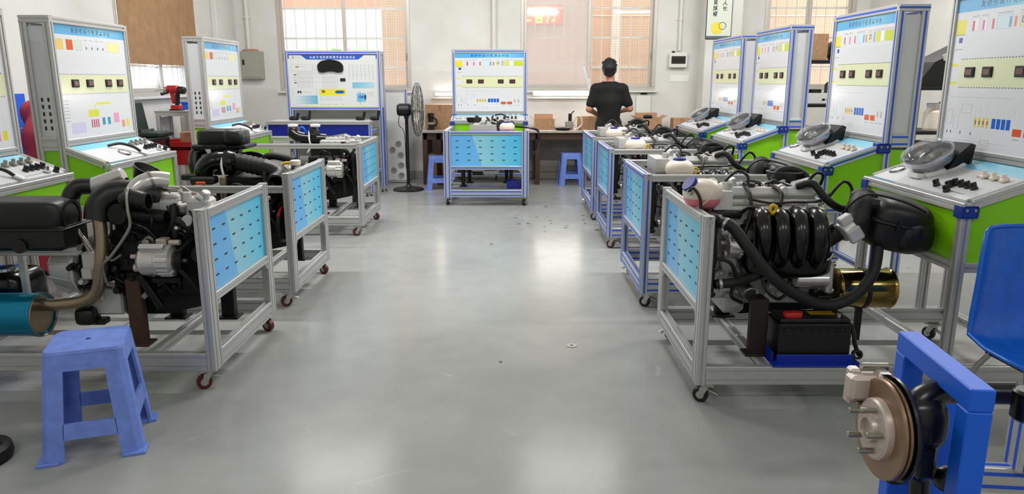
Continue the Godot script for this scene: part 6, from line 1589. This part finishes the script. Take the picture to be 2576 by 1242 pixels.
# ---------- side walls and racks
func side_things() -> void:
	var bb := thing("window_board", "large brown board covering the upper part of the left wall window", "board", V(XL + 0.02, 1.67, -9.12))
	obj(bb, "board", MB.new().box(V(0, 0.85, 0), V(0.012, 1.7, 1.95), 0.002), M.brown_board)
	obj(bb, "edge_batten", MB.new().box(V(0.008, 1.69, 0), V(0.016, 0.03, 1.95), 0.003), M.brown_board)
	# bench corner with drill by the left window
	var tr := thing("tool_trolley", "red steel tool trolley behind the second left board", "trolley", V(-3.55, 0, -7.94))
	obj(tr, "tray_top", MB.new().box(V(0, 0.83, 0.19), V(0.5, 0.07, 0.02), 0.004).box(V(0, 0.83, -0.19), V(0.5, 0.07, 0.02), 0.004).box(V(0.25, 0.83, 0), V(0.02, 0.07, 0.4), 0.004).box(V(-0.25, 0.83, 0), V(0.02, 0.07, 0.4), 0.004).box(V(0, 0.805, 0), V(0.5, 0.012, 0.4)), M.red)
	for q in [[0.23, 0.17], [0.23, -0.17], [-0.23, 0.17], [-0.23, -0.17]]: obj(tr, "leg", MB.new().box(V(q[0], 0.44, q[1]), V(0.04, 0.74, 0.04), 0.003).cyl(V(q[0], 0.035, q[1] - 0.012), V(q[0], 0.035, q[1] + 0.012), 0.035, 14), M.red)
	obj(tr, "drawer", MB.new().box(V(0, 0.70, 0), V(0.46, 0.16, 0.36), 0.006), M.red)
	obj(tr, "handle", MB.new().box(V(0.235, 0.70, 0), V(0.012, 0.02, 0.22), 0.003), M.alu)
	obj(tr, "shelf", MB.new().box(V(0, 0.25, 0), V(0.46, 0.02, 0.36), 0.003), M.red)
	var cg := thing("aluminium_stand", "small box stand of silver profiles under the red drill", "stand", V(-3.72, 0.0, -8.32))
	for q in [[0.16, 0.14], [0.16, -0.14], [-0.16, 0.14], [-0.16, -0.14]]: rail(cg, "post", V(q[0], 0.0, q[1]), V(q[0], 1.11, q[1]))
	for s in [-1, 1]:
		for y in [0.83, 1.1325]:
			rail(cg, "rail", V(-0.1825, y, s * 0.14), V(0.1825, y, s * 0.14)); rail(cg, "rail", V(s * 0.16, y, -0.1175), V(s * 0.16, y, 0.1175))
	obj(cg, "top_plate", MB.new().box(V(0, 1.16, 0), V(0.38, 0.01, 0.34), 0.002), M.alu_cap)
	obj(cg, "back_sheet", MB.new().box(V(-0.16, 0.97, 0), V(0.006, 0.25, 0.23)), M.white_panel)
	var dr := thing("cordless_drill", "red and black cordless drill standing on the silver profile stand", "drill", V(-3.72, 1.165, -8.30), -0.15)
	obj(dr, "battery_pack", MB.new().box(V(0, 0.03, 0), V(0.10, 0.06, 0.09), 0.01), M.red)
	obj(dr, "battery_foot", MB.new().box(V(0, 0.008, 0), V(0.13, 0.016, 0.10), 0.004), M.black)
	obj(dr, "grip", MB.new().tube(smooth([V(0.01, 0.05, 0), V(0.02, 0.13, 0), V(0.03, 0.20, 0)], 4), 0.024, 12), M.black)
	obj(dr, "motor_body", MB.new().cyl(V(-0.09, 0.23, 0), V(0.04, 0.23, 0), 0.042, 18, 0.01).box(V(-0.03, 0.14, 0), V(0.045, 0.13, 0.04), 0.01, Basis(V(0, 0, 1), 0.15)), M.red)
	obj(dr, "rear_cap", MB.new().cyl(V(0.04, 0.225, 0), V(0.12, 0.215, 0), 0.040, 18, 0.012), M.black)
	obj(dr, "chuck", MB.new().lathe([Vector2(0, 0), Vector2(0.03, 0), Vector2(0.028, 0.04), Vector2(0.014, 0.06), Vector2(0, 0.06)], Transform3D(Basis(V(0, -1, 0), V(-1, 0, 0), V(0, 0, -1)), V(-0.09, 0.23, 0)), 14).cyl(V(-0.14, 0.23, 0), V(-0.24, 0.215, 0), 0.007, 8), M.zinc)
	obj(dr, "side_handle", MB.new().cyl(V(-0.07, 0.20, 0.03), V(-0.10, 0.18, 0.11), 0.017, 10, 0.004), M.black)
	var gc := thing("tool_case", "open dark green socket tool case leaning beside the silver stand", "tool case", V(-3.78, 0.93, -7.62), PI / 2)
	obj(gc, "lid", MB.new().box(V(0, 0.19, -0.06), V(0.34, 0.30, 0.04), 0.012, Basis(V(1, 0, 0), -0.15)), M.case_green)
	obj(gc, "tray", MB.new().box(V(0, 0.025, 0.10), V(0.34, 0.05, 0.26), 0.012), M.case_green)
	for k in 6: obj(gc, "socket_bit", MB.new().cyl(V(-0.12 + k * 0.045, 0.05, 0.05), V(-0.12 + k * 0.045, 0.075, 0.05), 0.012, 10), M.bright_steel)
	var st := thing("side_table", "small dark metal table carrying the green tool case", "table", V(-3.76, 0, -7.45))
	obj(st, "top", MB.new().box(V(0, 0.91, 0), V(0.44, 0.04, 0.44), 0.004), M.iron)
	for q in [[0.2, 0.2], [0.2, -0.2], [-0.2, 0.2], [-0.2, -0.2]]: obj(st, "leg", MB.new().box(V(q[0], 0.445, q[1]), V(0.035, 0.89, 0.035), 0.003), M.iron)
	var bn := thing("plastic_bin", "blue plastic parts bin on the ledge behind the red drill", "bin", V(-3.75, 0, -9.02))
	obj(bn, "bin_body", MB.new().box(V(0, 1.16, 0), V(0.3, 0.16, 0.4), 0.012), M.steel_blue)
	obj(bn, "bin_stand", MB.new().box(V(0, 0.54, 0), V(0.34, 1.08, 0.44), 0.006), M.dado)
	obj(bn, "bin_rim", MB.new().box(V(0, 1.235, 0), V(0.33, 0.02, 0.43), 0.004), M.steel_blue)
	carton(V(-3.45, 0.815, -7.95), V(0.16, 0.14, 0.2), 0.2, "small brown carton on the red trolley", false)
	var bp := thing("blue_screen_board", "blue panel standing behind the person in red", "panel", V(-3.95, 0, -5.62))
	obj(bp, "panel", MB.new().box(V(0, 0.98, 0), V(0.02, 0.82, 0.9), 0.003), M.steel_blue)
	for z in [-0.42, 0.42]: obj(bp, "leg", MB.new().box(V(0, 0.30, z), V(0.03, 0.60, 0.04), 0.003), M.iron)
	obj(bp, "foot", MB.new().box(V(0, 0.012, 0.42), V(0.3, 0.024, 0.04)).box(V(0, 0.012, -0.42), V(0.3, 0.024, 0.04)), M.iron)
	obj(bp, "seam_line", MB.new().box(V(0.011, 1.12, 0), V(0.003, 0.006, 0.9)), M.alu)
	carton(V(-3.6, 0, -9.75), V(0.6, 0.85, 0.05), 0.0, "flat brown cardboard sheet leaning in the left corner behind the brake bench", false, "cardboard_sheet")
	rack(V(3.35, 0, -8.45), "dark steel rack of gearboxes seen between the second and third right boards", 0)
	rack(V(4.25, 0, -7.1), "dark steel rack of parts seen between the two nearest right boards", 1)

func rack(at: Vector3, label: String, kind: int) -> void:
	var t := thing("storage_rack", label, "rack", at, 0.0)
	var lev: Array = [0.12, 0.62, 1.22, 1.69] if kind == 0 else [0.12, 0.58, 1.02, 1.42]
	for q in [[-0.55, 0.25], [0.55, 0.25], [-0.55, -0.25], [0.55, -0.25]]: obj(t, "upright", MB.new().box(V(q[0], (lev[3] + 0.01) / 2, q[1]), V(0.04, lev[3] + 0.01, 0.04), 0.002), M.iron)
	for y in lev: obj(t, "shelf", MB.new().box(V(0, y, 0), V(1.14, 0.03, 0.54), 0.003), M.iron)
	rng.seed = 40 + kind
	for j in 3:
		for k in 3:
			var y: float = lev[j] + 0.015
			if j == 2 and k == 1 - kind: continue
			var s := V(rng.randf_range(0.24, 0.32), rng.randf_range(0.22, 0.36), rng.randf_range(0.3, 0.4))
			var names_ := ["gearbox", "gearbox", "parts_carton"]
			var kd: int = (j + k + kind) % 3
			var g := thing(names_[kd], "%s, %s place on the %s shelf of the %s rack" % [["black gearbox casting", "dark grey gearbox casting", "brown parts carton"][kd], ["left", "middle", "right"][k], ["lower", "middle", "upper"][j], ["farther" , "nearer"][kind]], ["gearbox", "gearbox", "box"][kd], at + V(-0.36 + k * 0.36, y, 0), rng.randf_range(-0.15, 0.15))
			if kd == 2:
				obj(g, "box_body", MB.new().box(V(0, s.y / 2, 0), s, 0.004), M.cardboard)
				obj(g, "tape", MB.new().box(V(0, s.y + 0.0005, 0), V(s.x, 0.001, 0.05)), M.brown_board)
			else:
				var m: Material = M.black if kd == 0 else M.iron
				obj(g, "casing", MB.new().box(V(0, s.y * 0.45, 0), V(s.x, s.y * 0.9, s.z), 0.03).blob(V(0, s.y * 0.7, 0.05), V(s.x * 0.45, s.y * 0.3, s.z * 0.4), 0.7), m)
				obj(g, "flange", MB.new().cyl(V(0, s.y * 0.5, s.z * 0.5), V(0, s.y * 0.5, s.z * 0.5 + 0.03), s.x * 0.38, 18, 0.005), m)
				obj(g, "shaft", MB.new().cyl(V(0, s.y * 0.5, s.z * 0.5 + 0.03), V(0, s.y * 0.5, s.z * 0.5 + 0.07), 0.03, 12), M.bright_steel)
	if kind == 0:
		var m := thing("test_meter", "white bench meter with dark knob on the dark rack", "meter", at + V(0.02, 1.235, 0.08))
		obj(m, "case", MB.new().box(V(0, 0.06, 0), V(0.26, 0.12, 0.22), 0.008), M.white)
		obj(m, "dial", MB.new().cyl(V(0, 0.12, 0), V(0, 0.16, 0), 0.07, 18, 0.006), M.brown_iron)
		obj(m, "button", MB.new().box(V(0.06, 0.05, 0.112), V(0.03, 0.02, 0.006)).box(V(0.1, 0.05, 0.112), V(0.02, 0.02, 0.006)), M.black)
		carton(at + V(-0.22, 1.705, 0.0), V(0.55, 0.28, 0.45), 0.12, "crumpled brown cardboard box on top of the farther rack", false)
		var oth := thing("car_dashboard", "black plastic moulding under the carton on the farther rack", "moulding", at + V(0.34, 1.705, 0.05))
		obj(oth, "moulding_shell", MB.new().blob(V(0, 0.11, 0), V(0.2, 0.11, 0.22), 0.6), M.black)
		obj(oth, "moulding_lip", MB.new().box(V(0, 0.015, 0.1), V(0.38, 0.03, 0.25), 0.008), M.iron)
	else:
		var jar := thing("plastic_jar", "cream plastic jar on the nearer rack between the right boards", "jar", at + V(-0.30, 1.035, 0.10))
		obj(jar, "jar_body", MB.new().lathe([Vector2(0, 0), Vector2(0.08, 0), Vector2(0.085, 0.02), Vector2(0.085, 0.17), Vector2(0.06, 0.2), Vector2(0.06, 0.22), Vector2(0, 0.22)], Transform3D.IDENTITY, 18), M.cream)
		obj(jar, "lid", MB.new().cyl(V(0, 0.22, 0), V(0, 0.25, 0), 0.065, 16, 0.004), M.white)
		var cv := thing("dust_cover", "dark grey folded cover on top of the nearer rack", "cover", at + V(-0.1, 1.435, 0))
		obj(cv, "cover_cloth", MB.new().prism([Vector2(-0.45, 0), Vector2(0.5, 0), Vector2(0.45, 0.38), Vector2(0.1, 0.42), Vector2(-0.3, 0.22)], 0.4, Transform3D(Basis.IDENTITY, V(0, 0, -0.2))), M.iron)
		obj(cv, "cover_fold", MB.new().box(V(0.0, 0.34, 0.205), V(0.5, 0.06, 0.012), 0.004, Basis(V(0, 0, 1), 0.35)), M.box_grey)

# ---------- people: tapered capsules joined by a smooth minimum, meshed as surface nets
func sdf_mesh(bones: Array, cell: float, k: float, planes: Array = []) -> MB:
	var lo := Vector3.INF
	var hi := -Vector3.INF
	for b in bones:
		for e in 2:
			var r: float = b[2 + e] + k + cell * 2
			lo = lo.min(b[e] - Vector3.ONE * r)
			hi = hi.max(b[e] + Vector3.ONE * r)
	var nx := int((hi.x - lo.x) / cell) + 2
	var ny := int((hi.y - lo.y) / cell) + 2
	var nz := int((hi.z - lo.z) / cell) + 2
	var g := PackedFloat32Array()
	g.resize(nx * ny * nz)
	g.fill(9.0)
	for b in bones:
		var A: Vector3 = b[0]
		var B: Vector3 = b[1]
		var ra: float = b[2]
		var rb: float = b[3]
		var sq: Vector3 = b[4] if b.size() > 4 else Vector3.ONE
		var mr := maxf(ra, rb) * maxf(1.0, maxf(1.0 / sq.x, 1.0 / sq.z)) + k + cell * 2
		var l := ((A.min(B) - Vector3.ONE * mr - lo) / cell).floor()
		var h := ((A.max(B) + Vector3.ONE * mr - lo) / cell).ceil()
		var AB := (B - A) * sq
		var dd := maxf(AB.length_squared(), 1e-9)
		for z in range(maxi(int(l.z), 0), mini(int(h.z), nz)):
			for y in range(maxi(int(l.y), 0), mini(int(h.y), ny)):
				var row := (z * ny + y) * nx
				for x in range(maxi(int(l.x), 0), mini(int(h.x), nx)):
					var p := (lo + Vector3(x, y, z) * cell - A) * sq
					var t := clampf(p.dot(AB) / dd, 0.0, 1.0)
					var d := (p - AB * t).length() - lerpf(ra, rb, t)
					var o := g[row + x]
					var q := maxf(k - absf(d - o), 0.0) / k
					g[row + x] = minf(d, o) - q * q * k * 0.25
	for pl in planes:
		var P: Vector3 = pl[0]
		var N: Vector3 = pl[1]
		for z in nz:
			for y in ny:
				for x in nx:
					var i := (z * ny + y) * nx + x
					if g[i] < cell * 2:
						var d := (lo + Vector3(x, y, z) * cell - P).dot(N)
						if pl.size() < 3 or (lo + Vector3(x, y, z) * cell).distance_to(P) < pl[2]: g[i] = maxf(g[i], d)
	var vid := {}
	var vs := PackedVector3Array()
	var ns := PackedVector3Array()
	var step := [1, nx, nx * ny]
	for z in nz - 1:
		for y in ny - 1:
			for x in nx - 1:
				var i := (z * ny + y) * nx + x
				var c := [g[i], g[i + 1], g[i + nx], g[i + nx + 1], g[i + nx * ny], g[i + nx * ny + 1], g[i + nx * ny + nx], g[i + nx * ny + nx + 1]]
				var neg := 0
				for q in c: neg += 1 if q < 0.0 else 0
				if neg == 0 or neg == 8: continue
				var s := Vector3.ZERO
				var cnt := 0
				for e in [[0, 1], [2, 3], [4, 5], [6, 7], [0, 2], [1, 3], [4, 6], [5, 7], [0, 4], [1, 5], [2, 6], [3, 7]]:
					var a: float = c[e[0]]
					var b: float = c[e[1]]
					if (a < 0.0) != (b < 0.0):
						var t := a / (a - b)
						var pa := Vector3(e[0] & 1, (e[0] >> 1) & 1, (e[0] >> 2) & 1)
						var pb := Vector3(e[1] & 1, (e[1] >> 1) & 1, (e[1] >> 2) & 1)
						s += pa.lerp(pb, t)
						cnt += 1
				vid[i] = vs.size()
				vs.append(lo + (Vector3(x, y, z) + s / cnt) * cell)
				ns.append(Vector3(c[1] + c[3] + c[5] + c[7] - c[0] - c[2] - c[4] - c[6], c[2] + c[3] + c[6] + c[7] - c[0] - c[1] - c[4] - c[5], c[4] + c[5] + c[6] + c[7] - c[0] - c[1] - c[2] - c[3]).normalized())
	var mb := MB.new()
	for i in vid.keys():
		for ax in 3:
			var j: int = i + step[ax]
			if (g[i] < 0.0) == (g[j] < 0.0): continue
			var u: int = step[(ax + 1) % 3]
			var w: int = step[(ax + 2) % 3]
			if not (vid.has(i - u) and vid.has(i - w) and vid.has(i - u - w)): continue
			var a: int = vid[i]
			var b: int = vid[i - u]
			var c: int = vid[i - u - w]
			var d: int = vid[i - w]
			mb.tri(vs[a], vs[b], vs[c], ns[a], ns[b], ns[c])
			mb.tri(vs[a], vs[c], vs[d], ns[a], ns[c], ns[d])
	return mb

func hand_bones(w: Vector3, dir: Vector3, down: Vector3, side: float) -> Array:
	var out := dir.cross(down).normalized() * side
	var r := [[w, w + dir * 0.04, 0.026, 0.030]]
	for k in 4: r.append([w + dir * 0.03 + out * (0.018 * (k - 1.5)), w + dir * 0.085 + out * (0.020 * (k - 1.5)), 0.014, 0.012])
	for k in 4:
		var L: float = [0.032, 0.042, 0.038, 0.028][k]
		var b := w + dir * 0.085 + out * (0.021 * (k - 1.5))
		var m := b + (dir * 0.8 + down * 0.6) * L
		r.append([b, m, 0.0095, 0.009]); r.append([m, m + (dir * 0.2 + down) * L * 0.8, 0.009, 0.008])
	var tb := w + dir * 0.025 - out * 0.028
	r.append([tb, tb - out * 0.025 + dir * 0.03 + down * 0.015, 0.012, 0.0105]); r.append([tb - out * 0.025 + dir * 0.03 + down * 0.015, tb - out * 0.022 + dir * 0.06 + down * 0.03, 0.0105, 0.009])
	return r

func people() -> void:
	# man in black at the bench, back to the camera, hands on his work
	var p := thing("person", "person in a black T-shirt standing at the bench with back to camera", "person", V(1.34, 0, -10.36), -0.12)
	var sh := V(0, 1.40, 0)
	var bones := [[V(0.02, 1.45, -0.01), V(0.0, 1.56, -0.03), 0.060, 0.058], [V(-0.005, 1.615, -0.05), V(-0.01, 1.655, -0.045), 0.088, 0.092, V(1.18, 1, 1)], [V(-0.005, 1.56, -0.09), V(-0.005, 1.60, -0.11), 0.055, 0.06], [V(-0.005, 1.595, -0.155), V(-0.005, 1.575, -0.172), 0.012, 0.016], [V(-0.085, 1.60, -0.045), V(-0.09, 1.625, -0.04), 0.016, 0.019], [V(0.075, 1.60, -0.045), V(0.08, 1.625, -0.04), 0.016, 0.019], [V(-0.025, 1.548, -0.15), V(0.015, 1.548, -0.15), 0.009, 0.009]]
	var el := V(-0.27, 1.10, 0.02)
	var er := V(0.29, 1.11, 0.0)
	var wl := V(-0.13, 1.0, -0.22)
	var wr := V(0.14, 1.06, -0.20)
	bones.append_array([[V(-0.19, 1.385, 0), el, 0.052, 0.042], [el, wl, 0.041, 0.028], [V(0.19, 1.385, 0), er, 0.052, 0.042], [er, wr, 0.041, 0.028]])
	bones.append_array([[V(0, 0.95, 0), V(0, 1.38, 0), 0.10, 0.10], [V(-0.09, 0.92, 0), V(-0.10, 0.50, 0.01), 0.075, 0.055], [V(0.09, 0.92, 0), V(0.10, 0.50, 0.01), 0.075, 0.055], [V(-0.10, 0.50, 0.01), V(-0.11, 0.08, 0.02), 0.052, 0.038], [V(0.10, 0.50, 0.01), V(0.11, 0.08, 0.02), 0.052, 0.038], [V(0, 1.36, 0), V(-0.17, 1.385, 0), 0.07, 0.055], [V(0, 1.36, 0), V(0.17, 1.385, 0), 0.07, 0.055]])
	var body := sdf_mesh(bones, 0.011, 0.03)
	for hnd in [[wl, (V(0.3, -0.2, -0.9)).normalized(), -1.0], [wr, V(-0.4, -0.15, -0.9).normalized(), 1.0]]:
		var hm := sdf_mesh(hand_bones(hnd[0], hnd[1], V(0, -1, -0.1).normalized(), hnd[2]), 0.0045, 0.008)
		body.v.append_array(hm.v); body.n.append_array(hm.n); body.u.append_array(hm.u)
	var bo := obj(p, "body", body, M.skin)
	obj(bo, "eye", MB.new().blob(V(-0.035, 1.622, -0.143), V(0.012, 0.008, 0.008)).blob(V(0.025, 1.622, -0.143), V(0.012, 0.008, 0.008)), M.white)
	obj(p, "t_shirt", sdf_mesh([[V(0, 0.94, 0), V(0, 1.20, 0), 0.118, 0.135, V(0.80, 1, 1)], [V(0, 1.20, 0), V(0, 1.36, 0), 0.137, 0.118, V(0.78, 1, 1)], [V(0, 1.40, 0), V(-0.18, 1.375, 0), 0.08, 0.066], [V(0, 1.40, 0), V(0.18, 1.375, 0), 0.08, 0.066], [V(0, 1.38, 0), V(0.0, 1.455, -0.01), 0.09, 0.07], [V(-0.185, 1.37, 0), el.lerp(V(-0.19, 1.39, 0), 0.25), 0.068, 0.064], [V(0.185, 1.37, 0), er.lerp(V(0.19, 1.39, 0), 0.25), 0.068, 0.064], [V(0.03, 0.90, 0.03), V(0.04, 1.2, 0.05), 0.10, 0.10]], 0.012, 0.05, [[V(0, 0.86, 0), V(0, -1, 0)], [V(0, 1.475, 0), V(0, 1, 0)]]), M.shirt)
	obj(p, "trousers", sdf_mesh([[V(0, 0.97, 0), V(0, 0.88, 0), 0.125, 0.12, V(0.8, 1, 1)], [V(-0.09, 0.90, 0), V(-0.10, 0.50, 0.01), 0.095, 0.075], [V(0.09, 0.90, 0), V(0.10, 0.50, 0.01), 0.095, 0.075], [V(-0.10, 0.50, 0.01), V(-0.11, 0.07, 0.02), 0.075, 0.062], [V(0.10, 0.50, 0.01), V(0.11, 0.07, 0.02), 0.075, 0.062]], 0.014, 0.03), M.trousers)
	var hair := [[V(-0.008, 1.655, -0.03), V(-0.008, 1.69, -0.04), 0.106, 0.096, V(1.04, 1, 1)], [V(-0.008, 1.575, 0.010), V(-0.008, 1.65, 0.010), 0.078, 0.098]]
	rng.seed = 3
	for k in 60:
		var d := V(rng.randfn(), absf(rng.randfn()) + 0.25, rng.randfn() + 0.3).normalized()
		var c := V(-0.008, 1.675, -0.03)
		hair.append([c + d * 0.07, c + d * rng.randf_range(0.104, 0.118), 0.018, 0.006])
	obj(p, "hair", sdf_mesh(hair, 0.007, 0.018, [[V(0, 1.575, 0.0), V(0, -1, -0.45).normalized()]]), M.hair)
	for s in [-1, 1]: obj(p, "shoe", MB.new().blob(V(s * 0.11, 0.04, -0.04), V(0.045, 0.045, 0.13), 0.7), M.black)
	# person in red overalls bending over beside the left wall
	var r := thing("person", "person in red overalls bending forward behind the second left board", "person", V(-3.57, 0, -5.68), 0.1)
	var hips := V(0, 0.93, 0)
	var chest := V(0.02, 1.255, -0.15)
	var neck := V(0.03, 1.25, -0.30)
	var rb := [[neck, V(0.03, 1.21, -0.37), 0.055, 0.055], [V(0.03, 1.17, -0.42), V(0.03, 1.13, -0.45), 0.088, 0.085], [V(0.03, 1.10, -0.505), V(0.03, 1.085, -0.515), 0.014, 0.016], [hips, chest, 0.10, 0.12], [V(-0.09, 0.90, 0), V(-0.10, 0.48, 0.0), 0.08, 0.055], [V(0.09, 0.90, 0), V(0.10, 0.48, 0.0), 0.08, 0.055], [V(-0.10, 0.48, 0), V(-0.11, 0.08, 0.04), 0.052, 0.038], [V(0.10, 0.48, 0), V(0.11, 0.08, 0.04), 0.052, 0.038], [V(-0.15, 1.25, -0.17), V(-0.19, 0.98, -0.24), 0.05, 0.042], [V(-0.19, 0.98, -0.24), V(-0.08, 0.93, -0.45), 0.04, 0.028], [V(0.19, 1.25, -0.17), V(0.23, 0.98, -0.24), 0.05, 0.042], [V(0.23, 0.98, -0.24), V(0.12, 0.93, -0.45), 0.04, 0.028]]
	var b2 := sdf_mesh(rb, 0.014, 0.03)
	for hnd in [[V(-0.08, 0.93, -0.45), 1.0], [V(0.12, 0.93, -0.45), -1.0]]:
		var hm := sdf_mesh(hand_bones(hnd[0], V(0, -0.2, -1).normalized(), V(0, -1, 0.1).normalized(), hnd[1]), 0.006, 0.008)
		b2.v.append_array(hm.v); b2.n.append_array(hm.n); b2.u.append_array(hm.u)
	obj(r, "body", b2, M.skin)
	obj(r, "jacket", sdf_mesh([[V(0, 0.84, 0.0), V(0.01, 1.06, -0.05), 0.125, 0.150, V(0.80, 1, 1)], [V(0.01, 1.06, -0.05), V(0.02, 1.255, -0.15), 0.150, 0.14, V(0.80, 1, 1)], [chest, V(-0.15, 1.25, -0.17), 0.12, 0.085], [chest, V(0.19, 1.25, -0.17), 0.10, 0.075], [V(-0.15, 1.25, -0.17), V(-0.19, 0.98, -0.24), 0.074, 0.06], [V(-0.19, 0.98, -0.24), V(-0.09, 0.935, -0.42), 0.058, 0.045], [V(0.19, 1.25, -0.17), V(0.23, 0.98, -0.24), 0.074, 0.06], [V(0.23, 0.98, -0.24), V(0.13, 0.935, -0.42), 0.058, 0.045], [chest, neck, 0.1, 0.07]], 0.013, 0.05, [[V(0, 0.80, 0), V(0, -1, 0), 0.3]]), M.red_cloth)
	obj(r, "trousers", sdf_mesh([[V(0, 0.94, 0), V(0, 0.86, 0), 0.115, 0.11, V(0.8, 1, 1)], [V(-0.09, 0.88, 0), V(-0.10, 0.48, 0.0), 0.10, 0.08], [V(0.09, 0.88, 0), V(0.10, 0.48, 0), 0.10, 0.08], [V(-0.10, 0.48, 0), V(-0.11, 0.06, 0.04), 0.08, 0.07], [V(0.10, 0.48, 0), V(0.11, 0.06, 0.04), 0.08, 0.07]], 0.014, 0.03), M.red_cloth)
	obj(r, "hair", sdf_mesh([[V(0.03, 1.20, -0.42), V(0.03, 1.18, -0.46), 0.09, 0.088], [V(0.03, 1.22, -0.38), V(0.03, 1.21, -0.41), 0.07, 0.08]], 0.010, 0.02, [[V(0.03, 1.15, -0.46), V(0, -1, -0.3).normalized()]]), M.hair)
	for s in [-1, 1]: obj(r, "shoe", MB.new().blob(V(s * 0.11, 0.04, -0.02), V(0.045, 0.045, 0.13), 0.7), M.black)
